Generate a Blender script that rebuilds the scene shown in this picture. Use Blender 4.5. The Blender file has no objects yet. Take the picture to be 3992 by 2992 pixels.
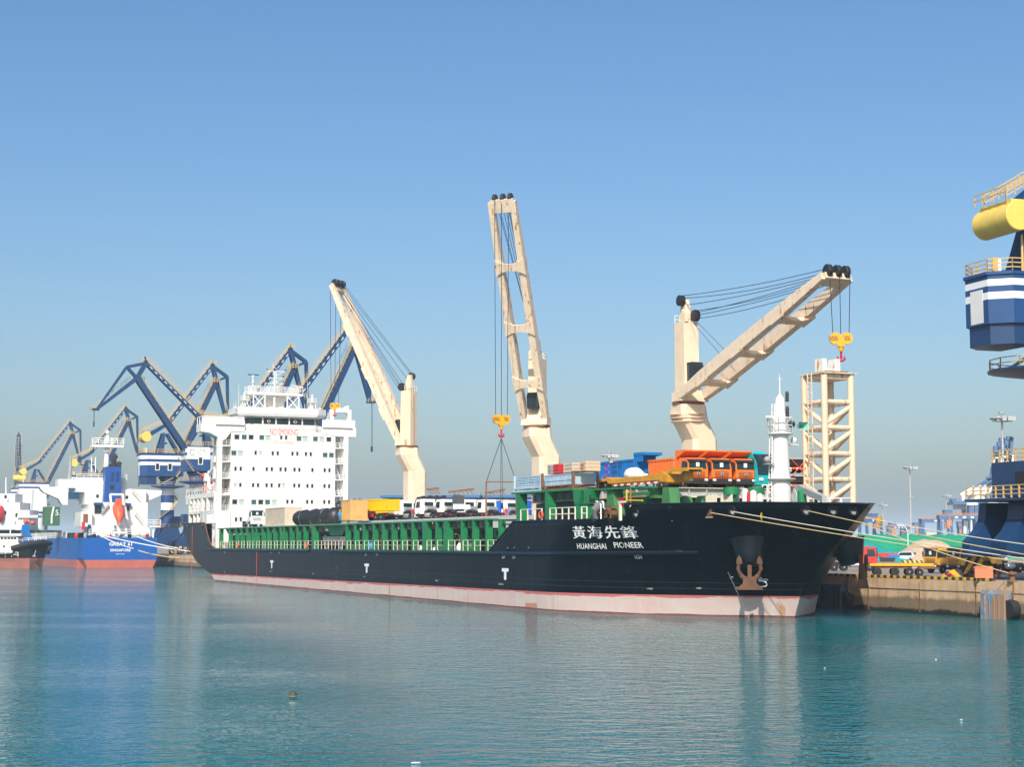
import bpy, math, random
from mathutils import Vector, Matrix
random.seed(7)
sc = bpy.context.scene
COL = sc.collection
PI = math.pi

# ------------------------------------------------------------------ camera
F, CX, CY, HZ, CH = 6400.0, 1996.0, 1496.0, 2120.0, 7.3
PITCH = math.atan((HZ - CY) / F)
cam = bpy.data.cameras.new('camera')
cam.sensor_fit = 'HORIZONTAL'; cam.sensor_width = 36.0
cam.lens = 36.0 * F / 3992.0
cam.clip_start = 0.5; cam.clip_end = 30000.0
camo = bpy.data.objects.new('camera', cam); COL.objects.link(camo)
camo.location = (0, 0, CH); camo.rotation_euler = (PI / 2 + PITCH, 0, 0)
sc.camera = camo

# ------------------------------------------------------------------ light
SUN_EL, SUN_AZ = math.radians(40), math.radians(189.5)      # azimuth clockwise from +Y
w = bpy.data.worlds.new('World'); sc.world = w; w.use_nodes = True
nt = w.node_tree; nt.nodes.clear()
sky = nt.nodes.new('ShaderNodeTexSky'); sky.sky_type = 'NISHITA'; sky.sun_disc = False
sky.sun_elevation = SUN_EL; sky.sun_rotation = SUN_AZ
sky.air_density = 1.05; sky.dust_density = 3.0; sky.ozone_density = 3.2; sky.altitude = 0
bg = nt.nodes.new('ShaderNodeBackground'); bg.inputs[1].default_value = 0.131
ow = nt.nodes.new('ShaderNodeOutputWorld')
hs = nt.nodes.new('ShaderNodeHueSaturation'); hs.inputs['Saturation'].default_value = 1.22
nt.links.new(sky.outputs[0], hs.inputs['Color']); nt.links.new(hs.outputs[0], bg.inputs[0]); nt.links.new(bg.outputs[0], ow.inputs[0])
sl = bpy.data.lights.new('sun', 'SUN'); sl.energy = 4.5; sl.angle = math.radians(0.5); sl.color = (1.0, 0.93, 0.82)
so = bpy.data.objects.new('sun', sl); COL.objects.link(so)
sd = Vector((math.sin(SUN_AZ) * math.cos(SUN_EL), math.cos(SUN_AZ) * math.cos(SUN_EL), math.sin(SUN_EL)))
so.rotation_euler = sd.to_track_quat('Z', 'Y').to_euler(); so.location = (0, -50, 80)
sc.view_settings.view_transform = 'Standard'; sc.view_settings.look = 'None'
sc.view_settings.exposure = 0.22; sc.view_settings.gamma = 1.0; sc.view_settings.use_curve_mapping = False

# ------------------------------------------------------------------ survey: the berth frame (s along the ship to the bow, v to port, z up)
TH = math.atan(F / 2756.0)
UX, UY = math.cos(TH), -math.sin(TH)
NX, NY = math.sin(TH), math.cos(TH)
def _ray(x, y):
    a, b = (x - CX) / F, -(y - CY) / F
    return (a, math.cos(PITCH) - b * math.sin(PITCH), math.sin(PITCH) + b * math.cos(PITCH))
def _g(x, y):
    d = _ray(x, y); t = -CH / d[2]; return d[0] * t, d[1] * t
_p = _g(1350, 2311); V0 = _p[0] * NX + _p[1] * NY
_p = _g(3177, 2415); S0 = _p[0] * UX + _p[1] * UY
def toS(p): return (p[0] * UX + p[1] * UY - S0, p[0] * NX + p[1] * NY - V0, p[2])
def W(s, v, z=0.0): return Vector((UX * (s + S0) + NX * (v + V0), UY * (s + S0) + NY * (v + V0), z))
def bz(x, y, z=0.0):
    d = _ray(x, y); t = (z - CH) / d[2]; return toS((d[0] * t, d[1] * t, z))
def bv(x, y, v=0.0):
    d = _ray(x, y); t = (v + V0) / (d[0] * NX + d[1] * NY); return toS((d[0] * t, d[1] * t, CH + d[2] * t))
def bs(x, y, s):
    d = _ray(x, y); t = (s + S0) / (d[0] * UX + d[1] * UY); return toS((d[0] * t, d[1] * t, CH + d[2] * t))
def bd(x, y, Y):
    d = _ray(x, y); t = Y / d[1]; return Vector((d[0] * t, Y, CH + d[2] * t))

# ------------------------------------------------------------------ mesh helpers
class MB:
    def __init__(s): s.v = []; s.f = []; s.m = []; s.k = 0
    def mat(s, k): s.k = k; return s
    def add(s, vs, fs):
        b = len(s.v); s.v += [tuple(v) for v in vs]
        for f in fs: s.f.append(tuple(i + b for i in f)); s.m.append(s.k)
        return s
    def box(s, x0, x1, y0, y1, z0, z1, M=None):
        vs = [Vector(p) for p in ((x0,y0,z0),(x1,y0,z0),(x1,y1,z0),(x0,y1,z0),(x0,y0,z1),(x1,y0,z1),(x1,y1,z1),(x0,y1,z1))]
        if M: vs = [M @ p for p in vs]
        return s.add(vs, [(0,3,2,1),(4,5,6,7),(0,1,5,4),(1,2,6,5),(2,3,7,6),(3,0,4,7)])
    def hexa(s, a, b):            # two quads of 4 points, a below b
        return s.add(list(a) + list(b), [(0,3,2,1),(4,5,6,7),(0,1,5,4),(1,2,6,5),(2,3,7,6),(3,0,4,7)])
    def frame(s, p, q):
        p, q = Vector(p), Vector(q); d = (q - p)
        if d.length < 1e-6: d = Vector((0, 0, 1))
        d.normalize(); r = Vector((0, 0, 1)) if abs(d.z) < 0.95 else Vector((1, 0, 0))
        a = d.cross(r).normalized(); b = a.cross(d).normalized(); return p, q, d, a, b
    def beam(s, p, q, w, h, w2=None, h2=None):
        p, q, d, a, b = s.frame(p, q); w2 = w if w2 is None else w2; h2 = h if h2 is None else h2
        A = [p - a*w/2 - b*h/2, p + a*w/2 - b*h/2, p + a*w/2 + b*h/2, p - a*w/2 + b*h/2]
        B = [q - a*w2/2 - b*h2/2, q + a*w2/2 - b*h2/2, q + a*w2/2 + b*h2/2, q - a*w2/2 + b*h2/2]
        return s.add(A + B, [(0,1,2,3),(7,6,5,4),(0,4,5,1),(1,5,6,2),(2,6,7,3),(3,7,4,0)])
    def tube(s, p, q, r, r2=None, n=8, cap=True):
        p, q, d, a, b = s.frame(p, q); r2 = r if r2 is None else r2
        vs = []
        for P, R in ((p, r), (q, r2)):
            for i in range(n):
                t = 2 * PI * i / n; vs.append(P + a * R * math.cos(t) + b * R * math.sin(t))
        fs = [(i, (i + 1) % n, n + (i + 1) % n, n + i) for i in range(n)]
        if cap: fs += [tuple(range(n - 1, -1, -1)), tuple(range(n, 2 * n))]
        return s.add(vs, fs)
    def path(s, pts, r, n=6):
        pts = [Vector(p) for p in pts]; vs = []; N = len(pts)
        for i, P in enumerate(pts):
            d = (pts[min(i + 1, N - 1)] - pts[max(i - 1, 0)]).normalized()
            rr = Vector((0, 0, 1)) if abs(d.z) < 0.95 else Vector((1, 0, 0))
            a = d.cross(rr).normalized(); b = a.cross(d).normalized()
            R = r[i] if isinstance(r, (list, tuple)) else r
            for k in range(n):
                t = 2 * PI * k / n; vs.append(P + a * R * math.cos(t) + b * R * math.sin(t))
        fs = [(i*n + k, i*n + (k+1) % n, (i+1)*n + (k+1) % n, (i+1)*n + k) for i in range(N - 1) for k in range(n)]
        fs += [tuple(range(n - 1, -1, -1)), tuple(range((N-1)*n, N*n))]
        return s.add(vs, fs)
    def lathe(s, prof, c=(0, 0, 0), n=16, axis='z'):   # prof: (r, h) list
        vs = []; c = Vector(c)
        for r, h in prof:
            for i in range(n):
                t = 2 * PI * i / n; x, y = r * math.cos(t), r * math.sin(t)
                p = (x, y, h) if axis == 'z' else ((h, x, y) if axis == 'x' else (y, h, x))
                vs.append(c + Vector(p))
        N = len(prof)
        fs = [(i*n + k, i*n + (k+1) % n, (i+1)*n + (k+1) % n, (i+1)*n + k) for i in range(N - 1) for k in range(n)]
        fs += [tuple(range(n - 1, -1, -1)), tuple(range((N-1)*n, N*n))]
        return s.add(vs, fs)
    def prism(s, poly, y0, y1, M=None):      # polygon in (x, z), extruded along y
        n = len(poly)
        vs = [Vector((x, y0, z)) for x, z in poly] + [Vector((x, y1, z)) for x, z in poly]
        if M: vs = [M @ p for p in vs]
        fs = [(i, (i + 1) % n, n + (i + 1) % n, n + i) for i in range(n)]
        fs += [tuple(range(n - 1, -1, -1)), tuple(range(n, 2 * n))]
        return s.add(vs, fs)
    def prismx(s, poly, x0, x1):             # polygon in (y, z), extruded along x
        n = len(poly)
        vs = [(x0, y, z) for y, z in poly] + [(x1, y, z) for y, z in poly]
        fs = [(i, (i + 1) % n, n + (i + 1) % n, n + i) for i in range(n)]
        fs += [tuple(range(n - 1, -1, -1)), tuple(range(n, 2 * n))]
        return s.add(vs, fs)
    def prismz(s, poly, z0, z1):
        n = len(poly)
        vs = [(x, y, z0) for x, y in poly] + [(x, y, z1) for x, y in poly]
        fs = [(i, (i + 1) % n, n + (i + 1) % n, n + i) for i in range(n)]
        fs += [tuple(range(n - 1, -1, -1)), tuple(range(n, 2 * n))]
        return s.add(vs, fs)
    def ball(s, c, r, n=10, m=6, sz=(1, 1, 1)):
        vs = [(c[0], c[1], c[2] - r * sz[2])]
        for j in range(1, m):
            ph = -PI / 2 + PI * j / m
            for i in range(n):
                t = 2 * PI * i / n
                vs.append((c[0] + r*sz[0]*math.cos(ph)*math.cos(t), c[1] + r*sz[1]*math.cos(ph)*math.sin(t), c[2] + r*sz[2]*math.sin(ph)))
        vs.append((c[0], c[1], c[2] + r * sz[2])); L = len(vs) - 1
        fs = [(0, 1 + (i + 1) % n, 1 + i) for i in range(n)]
        for j in range(m - 2):
            for i in range(n):
                a = 1 + j*n; fs.append((a + i, a + (i+1) % n, a + n + (i+1) % n, a + n + i))
        a = 1 + (m - 2) * n
        fs += [(a + i, a + (i + 1) % n, L) for i in range(n)]
        return s.add(vs, fs)
    def rail(s, pts, h=1.1, r=0.03, step=1.6, bars=3, post=None):   # guard rail along a polyline of deck points
        for a, b in zip(pts[:-1], pts[1:]):
            a, b = Vector(a), Vector(b); L = (b - a).length; n = max(1, int(round(L / step)))
            for k in range(1, bars + 1):
                z = Vector((0, 0, h * k / bars)); s.beam(a + z, b + z, 2*r, 2*r)
            for i in range(n + 1):
                p = a + (b - a) * i / n; s.beam(p, p + Vector((0, 0, h)), 2*(post or r), 2*(post or r))
        return s
    def ladder(s, p, q, w, side, r=0.035, step=0.45):
        p, q, sd = Vector(p), Vector(q), Vector(side).normalized() * w / 2
        s.beam(p - sd, q - sd, 2*r, 2*r); s.beam(p + sd, q + sd, 2*r, 2*r)
        n = max(2, int((q - p).length / step))
        for i in range(1, n):
            c = p + (q - p) * i / n; s.beam(c - sd, c + sd, 1.6*r, 1.6*r)
        return s
    def build(s, name, mats, parent=None, off=(0, 0, 0), smooth=35, T=None):
        me = bpy.data.meshes.new(name)
        o3 = off
        if T is not None: s.v = [tuple(T @ Vector(v)) for v in s.v]
        me.from_pydata([(v[0]-o3[0], v[1]-o3[1], v[2]-o3[2]) for v in s.v], [], s.f)
        ml = mats if isinstance(mats, (list, tuple)) else [mats]
        for m in ml: me.materials.append(m)
        if len(ml) > 1: me.polygons.foreach_set('material_index', [min(k, len(ml)-1) for k in s.m])
        import bmesh
        bm = bmesh.new(); bm.from_mesh(me)
        bmesh.ops.recalc_face_normals(bm, faces=bm.faces); bm.to_mesh(me); bm.free()
        if smooth:
            me.polygons.foreach_set('use_smooth', [True] * len(me.polygons))
            me.set_sharp_from_angle(angle=math.radians(smooth))
        me.update()
        o = bpy.data.objects.new(name, me); COL.objects.link(o)
        if parent is not None: o.parent = parent
        return o

def tag(o, label=None, cat=None, group=None, kind=None):
    if label: o['label'] = label
    if cat: o['category'] = cat
    if group: o['group'] = group
    if kind: o['kind'] = kind
    return o
def thing(name, label, cat, loc, yaw=0.0, group=None, scale=1.0):
    o = bpy.data.objects.new(name, None); o.empty_display_size = 0.5; COL.objects.link(o)
    o.location = loc; o.rotation_euler = (0, 0, yaw); o.scale = (scale,) * 3
    return tag(o, label, cat, group)
def sthing(name, label, cat, p, yaw=0.0, group=None, scale=1.0):
    return thing(name, label, cat, W(*p), yaw - TH, group, scale)
KIDS = {}
def kids(o): return [c for c in bpy.data.objects if c.parent == o]
def dup(root, loc, yaw, label=None, group=None, scale=None):
    r = root.copy(); COL.objects.link(r); r.location = loc; r.rotation_euler = (0, 0, yaw)
    if scale: r.scale = (scale,) * 3
    if label: r['label'] = label
    if group: r['group'] = group
    for ch in kids(root):
        c = ch.copy(); COL.objects.link(c); c.parent = r
        for g in kids(ch):
            d = g.copy(); COL.objects.link(d); d.parent = c
    return r

# ------------------------------------------------------------------ materials
def lin(r, g, b):
    f = lambda c: (c / 255 / 12.92) if c / 255 <= 0.04045 else ((c / 255 + 0.055) / 1.055) ** 2.4
    return (f(r), f(g), f(b), 1.0)
def newmat(name):
    m = bpy.data.materials.new(name); m.use_nodes = True
    n = m.node_tree.nodes; b = n['Principled BSDF']; return m, n, m.node_tree.links, b
def noise(n, l, scale, detail=4, vec=None, rough=0.6):
    t = n.new('ShaderNodeTexNoise'); t.inputs['Scale'].default_value = scale; t.inputs['Detail'].default_value = detail
    t.inputs['Roughness'].default_value = rough
    if vec is not None: l.new(vec, t.inputs['Vector'])
    return t.outputs['Fac']
def ramp(n, l, src, p0, p1, c0=(0,0,0,1), c1=(1,1,1,1)):
    r = n.new('ShaderNodeValToRGB'); e = r.color_ramp.elements
    e[0].position = p0; e[0].color = c0; e[1].position = p1; e[1].color = c1
    l.new(src, r.inputs[0]); return r.outputs[0]
def mix(n, l, fac, a, b):
    x = n.new('ShaderNodeMix'); x.data_type = 'RGBA'
    if isinstance(fac, float): x.inputs[0].default_value = fac
    else: l.new(fac, x.inputs[0])
    for k, c in ((6, a), (7, b)):
        if isinstance(c, tuple): x.inputs[k].default_value = c
        else: l.new(c, x.inputs[k])
    return x.outputs[2]
def mth(n, l, op, a, b=0.0):
    x = n.new('ShaderNodeMath'); x.operation = op
    for k, c in ((0, a), (1, b)):
        if isinstance(c, (int, float)): x.inputs[k].default_value = c
        else: l.new(c, x.inputs[k])
    return x.outputs[0]
def ocoord(n, l, sc=(1, 1, 1)):
    t = n.new('ShaderNodeTexCoord'); mp = n.new('ShaderNodeMapping'); mp.inputs['Scale'].default_value = sc
    l.new(t.outputs['Object'], mp.inputs[0]); return mp.outputs[0]
def paint(name, rgb, rough=0.45, var=0.12, rust=0.0, rustc=(0.20, 0.07, 0.02, 1), scale=0.6, metal=0.0, streak=True):
    """weathered paint: soft tone variation, vertical dirt streaks and optional rust spots"""
    m, n, l, b = newmat(name)
    c = rgb if len(rgb) == 4 else tuple(rgb) + (1,)
    v1 = ocoord(n, l); f1 = noise(n, l, scale, 5, v1)
    dark = tuple(x * (1 - var * 2) for x in c[:3]) + (1,)
    lite = tuple(min(1, x * (1 + var * 0.5)) for x in c[:3]) + (1,)
    col = mix(n, l, ramp(n, l, f1, 0.3, 0.7), dark, lite)
    if streak:
        v2 = ocoord(n, l, (2.2, 2.2, 0.12)); f2 = noise(n, l, 1.0, 6, v2, 0.7)
        col = mix(n, l, mth(n, l, 'MULTIPLY', ramp(n, l, f2, 0.55, 0.75), 0.5), col, tuple(x * 0.72 for x in c[:3]) + (1,))
    if rust > 0:
        v3 = ocoord(n, l, (1.6, 1.6, 0.35)); f3 = noise(n, l, 1.1, 8, v3, 0.75)
        t = 0.74 - 0.2 * rust
        col = mix(n, l, ramp(n, l, f3, t, t + 0.05), col, rustc)
    l.new(col, b.inputs['Base Color'])
    b.inputs['Roughness'].default_value = rough; b.inputs['Metallic'].default_value = metal
    return m
def plain(name, rgb, rough=0.5, metal=0.0):
    m, n, l, b = newmat(name)
    c = rgb if len(rgb) == 4 else tuple(rgb) + (1,)
    f1 = noise(n, l, 3.0, 4, ocoord(n, l))
    l.new(mix(n, l, f1, tuple(x * 0.85 for x in c[:3]) + (1,), tuple(min(1, x * 1.1) for x in c[:3]) + (1,)), b.inputs['Base Color'])
    b.inputs['Roughness'].default_value = rough; b.inputs['Metallic'].default_value = metal
    return m
M = {}
M['white'] = paint('white_ship_paint', (0.74, 0.72, 0.68), 0.4, 0.05, 0.14)
M['white_clean'] = paint('clean_white_paint', (0.75, 0.74, 0.71), 0.4, 0.05)
M['white_rusty'] = paint('rusty_white_paint', (0.80, 0.77, 0.71), 0.5, 0.05, 0.75, (0.45, 0.2, 0.08, 1))
M['cream'] = paint('cream_crane_paint', (0.74, 0.59, 0.42), 0.45, 0.05, 0.45, (0.36, 0.13, 0.04, 1))
M['cream_rusty'] = paint('rusty_cream_paint', (0.74, 0.60, 0.44), 0.5, 0.06, 0.85, (0.34, 0.10, 0.03, 1), 1.2)
M['rail'] = plain('rail_paint', (0.78, 0.72, 0.56), 0.5)
M['rail_white'] = plain('white_rail_paint', (0.80, 0.79, 0.76), 0.5)
M['green'] = paint('green_deck_paint', (0.012, 0.20, 0.07), 0.42, 0.12, 0.16)
M['green_light'] = paint('worn_green_paint', (0.06, 0.22, 0.075), 0.5, 0.12, 0.35)
M['green_dark'] = paint('dark_green_paint', (0.008, 0.055, 0.03), 0.5, 0.12)
M['deck'] = paint('deck_paint', (0.10, 0.07, 0.05), 0.7, 0.2, 0.4)
M['hatch_grey'] = paint('grey_hatch_paint', (0.42, 0.44, 0.43), 0.5, 0.12, 0.45)
M['blue'] = paint('blue_crane_paint', (0.008, 0.045, 0.13), 0.4, 0.1)
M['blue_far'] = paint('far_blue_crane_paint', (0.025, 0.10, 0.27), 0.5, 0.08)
M['yellow_rail'] = plain('yellow_rail_paint', (0.58, 0.40, 0.15), 0.5)  # yellow muted towards beige, carrying distance haze in the colour
M['yellow'] = paint('yellow_paint', (0.75, 0.42, 0.03), 0.42, 0.08)
M['cw_yellow'] = paint('counterweight_yellow', (0.80, 0.56, 0.11), 0.42, 0.06)
M['hook_yellow'] = paint('hook_block_yellow', (0.80, 0.36, 0.01), 0.4, 0.06)
M['black'] = plain('black_rubber', (0.012, 0.012, 0.013), 0.75)
M['black_metal'] = plain('black_metal', (0.018, 0.018, 0.02), 0.5)
M['cable'] = plain('steel_wire', (0.012, 0.022, 0.05), 0.5)
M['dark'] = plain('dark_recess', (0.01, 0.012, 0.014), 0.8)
M['grey'] = paint('grey_paint', (0.32, 0.33, 0.34), 0.5, 0.1)
M['steel'] = plain('bare_steel', (0.55, 0.56, 0.57), 0.35, 0.6)
M['alu'] = plain('brushed_tank', (0.62, 0.62, 0.62), 0.3, 0.7)
M['red'] = paint('red_paint', (0.55, 0.03, 0.035), 0.4, 0.06)
M['hook_red'] = plain('hook_red', (0.42, 0.01, 0.03), 0.4)
M['orange'] = paint('orange_truck_paint', (0.80, 0.17, 0.02), 0.35, 0.05)
M['orange_red'] = plain('life_saving_orange', (0.78, 0.10, 0.035), 0.5)
M['yellow_truck'] = paint('yellow_truck_paint', (0.78, 0.50, 0.0), 0.35, 0.05)
M['ochre'] = paint('ochre_container_paint', (0.62, 0.37, 0.12), 0.5, 0.06)
M['beige'] = paint('beige_container_paint', (0.58, 0.49, 0.37), 0.55, 0.08, 0.1)
M['truck_white'] = plain('white_truck_paint', (0.80, 0.80, 0.79), 0.3)
M['blue_body'] = paint('blue_tipper_paint', (0.0, 0.16, 0.48), 0.38, 0.06)
M['teal'] = paint('teal_bus_paint', (0.0, 0.42, 0.47), 0.3, 0.05)
M['lowbed'] = paint('lowbed_yellow_paint', (0.62, 0.29, 0.015), 0.45, 0.12, 0.2)
M['rack'] = paint('pale_blue_rack_paint', (0.42, 0.55, 0.66), 0.5, 0.08)
M['rust'] = paint('rusty_steel', (0.21, 0.095, 0.04), 0.8, 0.2)
M['rope'] = plain('mooring_rope', (0.68, 0.50, 0.24), 0.8)
M['rope_pale'] = plain('pale_mooring_rope', (0.72, 0.66, 0.52), 0.8)
M['text_white'] = plain('white_lettering', (0.82, 0.82, 0.80), 0.5)
M['text_red'] = plain('red_lettering', (0.70, 0.10, 0.09), 0.5)
M['text_pink'] = plain('faded_red_lettering', (0.75, 0.40, 0.37), 0.5)
M['text_dark'] = plain('dark_lettering', (0.02, 0.04, 0.08), 0.5)
M['text_grey'] = plain('grey_lettering', (0.25, 0.28, 0.33), 0.5)
M['text_purple'] = plain('violet_emblem', (0.32, 0.03, 0.32), 0.5)
M['tarp_black'] = plain('black_tarpaulin', (0.018, 0.019, 0.02), 0.45)
M['skin'] = plain('skin', (0.35, 0.19, 0.12), 0.6)
M['wood'] = plain('crate_wood', (0.58, 0.44, 0.30), 0.7)
def glass(name, rgb, rough=0.08):
    m, n, l, b = newmat(name); b.inputs['Base Color'].default_value = tuple(rgb) + (1,)
    b.inputs['Roughness'].default_value = rough; b.inputs['IOR'].default_value = 1.5
    return m
M['glass'] = glass('dark_window_glass', (0.012, 0.028, 0.03))
M['glass_teal'] = glass('curtained_teal_glass', (0.03, 0.11, 0.10), 0.15)
M['glass_pale'] = glass('pale_curtained_glass', (0.40, 0.48, 0.42), 0.2)
M['tail'] = plain('tail_light_red', (0.55, 0.01, 0.015), 0.25)
M['lamp'] = plain('headlight_lens', (0.7, 0.72, 0.72), 0.15)

FONT = None
def text_mesh(txt, h, bold=0.0, width=1.0):
    """mesh of a line of text in the x/z plane, origin bottom left, letter height h; returns (verts, faces, width)"""
    cu = bpy.data.curves.new('lettering', 'FONT'); cu.body = txt; cu.size = 1.0; cu.offset = bold; cu.resolution_u = 2
    ob = bpy.data.objects.new('lettering', cu); COL.objects.link(ob)
    dg = bpy.context.evaluated_depsgraph_get(); dg.update()
    me = bpy.data.meshes.new_from_object(ob.evaluated_get(dg))
    vs = [v.co.copy() for v in me.vertices]; fs = [tuple(p.vertices) for p in me.polygons]
    bpy.data.objects.remove(ob); bpy.data.curves.remove(cu); bpy.data.meshes.remove(me)
    if not vs: return [], [], 0
    x0 = min(v.x for v in vs); x1 = max(v.x for v in vs); y0 = min(v.y for v in vs); y1 = max(v.y for v in vs)
    k = h / max(1e-6, (y1 - y0))
    return [((v.x - x0) * k * width, (v.y - y0) * k) for v in vs], fs, (x1 - x0) * k * width
def text_on(mb, txt, fn, h, width=None, bold=0.0):
    """add text to mb; fn(a, b) maps along/up metres to a 3D point; width forces the line length"""
    vs, fs, wd = text_mesh(txt, h, bold)
    if not vs: return 0
    k = 1.0 if width is None else width / wd
    mb.add([fn(a * k, b) for a, b in vs], fs); return wd * k
# ------------------------------------------------------------------ water and land
QV, QZ = 33.2, 3.6          # quay face (v) and quay level
def wm():
    m, n, l, b = newmat('harbour_water')
    tc = n.new('ShaderNodeTexCoord')
    dn = None
    def height(dx, dy):
        add = n.new('ShaderNodeVectorMath'); add.operation = 'ADD'; add.inputs[1].default_value = (dx, dy, 0); l.new(tc.outputs['Object'], add.inputs[0])
        def co(sx, sy, rot):
            mp = n.new('ShaderNodeMapping'); mp.inputs['Scale'].default_value = (sx, sy, 1); mp.inputs['Rotation'].default_value = (0, 0, rot); l.new(add.outputs[0], mp.inputs[0]); return mp.outputs[0]
        a = noise(n, l, 1.0, 2, co(0.55, 0.80, 0.10), 0.5); a2 = noise(n, l, 1.0, 2, co(1.6, 2.1, -0.22), 0.5); c = noise(n, l, 1.0, 1, co(4.2, 5.4, 0.3), 0.5)
        sw = noise(n, l, 1.0, 1, co(0.05, 0.16, 0.05), 0.5)
        h = mth(n, l, 'MULTIPLY', a, WA); h = mth(n, l, 'ADD', h, mth(n, l, 'MULTIPLY', a2, WB)); h = mth(n, l, 'ADD', h, mth(n, l, 'MULTIPLY', c, WC))
        return mth(n, l, 'ADD', h, mth(n, l, 'MULTIPLY', sw, WD))
    WA, WB, WC, WD, e = 0.36, 0.20, 0.065, 0.06, 0.02
    h0, hx, hy = height(0, 0), height(e, 0), height(0, e)
    mp = n.new('ShaderNodeMapping'); mp.inputs['Scale'].default_value = (0.018, 0.05, 1); mp.inputs['Rotation'].default_value = (0, 0, 0.15); l.new(tc.outputs['Object'], mp.inputs[0])
    patch = mth(n, l, 'MULTIPLY_ADD', ramp(n, l, noise(n, l, 1.0, 3, mp.outputs[0], 0.5), 0.36, 0.64), -0.85); patch.node.inputs[2].default_value = -0.35
    gx = mth(n, l, 'MULTIPLY', mth(n, l, 'DIVIDE', mth(n, l, 'SUBTRACT', hx, h0), e), patch); gy = mth(n, l, 'MULTIPLY', mth(n, l, 'DIVIDE', mth(n, l, 'SUBTRACT', hy, h0), e), patch)
    cb = n.new('ShaderNodeCombineXYZ'); l.new(gx, cb.inputs[0]); l.new(gy, cb.inputs[1]); cb.inputs[2].default_value = 1.0
    nv = n.new('ShaderNodeVectorMath'); nv.operation = 'NORMALIZE'; l.new(cb.outputs[0], nv.inputs[0]); l.new(nv.outputs[0], b.inputs['Normal'])
    b.inputs['Base Color'].default_value = (0.0, 0.118, 0.132, 1)
    b.inputs['Roughness'].default_value = 0.04; b.inputs['IOR'].default_value = 1.2
    return m
mb = MB(); mb.add([(-9000, -600, 0), (9000, -600, 0), (9000, 14000, 0), (-9000, 14000, 0)], [(0, 1, 2, 3)])
tag(mb.build('water', wm(), smooth=0), kind='structure')
def concrete(name, c, wet=False):
    m, n, l, b = newmat(name)
    v = ocoord(n, l); f = noise(n, l, 0.5, 8, v, 0.7); g = noise(n, l, 4.0, 6, v, 0.7)
    st = noise(n, l, 1.0, 6, ocoord(n, l, (0.9, 0.9, 0.06)), 0.75)
    col = mix(n, l, ramp(n, l, f, 0.3, 0.7), tuple(x * 0.7 for x in c) + (1,), tuple(x * 1.15 for x in c) + (1,))
    col = mix(n, l, mth(n, l, 'MULTIPLY', ramp(n, l, g, 0.45, 0.8), 0.4), col, tuple(x * 0.5 for x in c) + (1,))
    if wet:
        col = mix(n, l, mth(n, l, 'MULTIPLY', ramp(n, l, st, 0.5, 0.72), 0.6), col, (0.30, 0.14, 0.06, 1))
        sx = n.new('ShaderNodeSeparateXYZ'); tc = n.new('ShaderNodeTexCoord'); l.new(tc.outputs['Object'], sx.inputs[0])
        zz = mth(n, l, 'ADD', sx.outputs['Z'], mth(n, l, 'MULTIPLY', f, 1.1))
        col = mix(n, l, ramp(n, l, mth(n, l, 'MULTIPLY', zz, 0.2), 0.40, 0.47, (0.72, 0.72, 0.72, 1), (0, 0, 0, 1)), col, (0.075, 0.062, 0.04, 1))
        col = mix(n, l, ramp(n, l, mth(n, l, 'MULTIPLY', zz, 0.2), 0.18, 0.23, (1, 1, 1, 1), (0, 0, 0, 1)), col, (0.012, 0.012, 0.010, 1))
        bp = n.new('ShaderNodeBump'); bp.inputs['Distance'].default_value = 0.1; l.new(noise(n, l, 3.0, 8, v, 0.8), bp.inputs['Height']); l.new(bp.outputs[0], b.inputs['Normal'])
    l.new(col, b.inputs['Base Color']); b.inputs['Roughness'].default_value = 0.85
    return m
M['apron'] = concrete('apron_concrete', (0.30, 0.25, 0.21))
M['quay'] = concrete('quay_concrete', (0.66, 0.46, 0.29), True)
# the ground: one slab from the quay face to the horizon
a, b_, c_, d_ = W(-6000, QV, 0), W(700, QV, 0), W(700, 9000, 0), W(-6000, 9000, 0)
mb = MB(); mb.hexa([(p.x, p.y, -2) for p in (a, b_, c_, d_)], [(p.x, p.y, QZ) for p in (a, b_, c_, d_)])
tag(mb.build('ground', M['apron'], smooth=0), kind='structure')
QO = thing('quay_wall', 'brown stained concrete quay wall behind the black ship with dark waterline', 'quay wall', W(0, QV, 0), -TH)
mb = MB(); mb.box(-700, 120, -0.9, -0.004, -2, QZ + 0.004); mb.box(-700, 120, -1.0, -0.9, QZ - 1.1, QZ + 0.002)
mb.build('wall_face', M['quay'], QO, smooth=0)
# expansion joints / drain holes
mb = MB()
for x in range(-690, 120, 9): mb.box(x, x + 0.12, -1.012, -0.95, 0.1, QZ - 0.3)
mb.build('joint', M['rust'], QO, smooth=0)
def stripes(name, c0, c1, period, axis=(1, 0, 0), duty=0.5):
    m, n, l, b = newmat(name)
    tc = n.new('ShaderNodeTexCoord'); sx = n.new('ShaderNodeVectorMath'); sx.operation = 'DOT_PRODUCT'; sx.inputs[1].default_value = axis
    l.new(tc.outputs['Object'], sx.inputs[0])
    fr = mth(n, l, 'FRACT', mth(n, l, 'MULTIPLY', sx.outputs['Value'], 1.0 / period))
    st = mth(n, l, 'GREATER_THAN', fr, duty)
    dirt = ramp(n, l, noise(n, l, 1.5, 6, tc.outputs['Object'], 0.7), 0.4, 0.8)
    col = mix(n, l, st, c0, c1); col = mix(n, l, mth(n, l, 'MULTIPLY', dirt, 0.5), col, (0.12, 0.09, 0.06, 1))
    l.new(col, b.inputs['Base Color']); b.inputs['Roughness'].default_value = 0.7
    return m
M['kerb'] = stripes('yellow_black_kerb', (0.72, 0.42, 0.02, 1), (0.03, 0.03, 0.03, 1), 1.15)
k0 = bz(3200, 2246, QZ)[0]; k1 = bz(3845, 2268, QZ)[0]
mb = MB(); mb.box(-190, k1, -1.02, -0.6, QZ + 0.01, QZ + 0.30)
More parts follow.
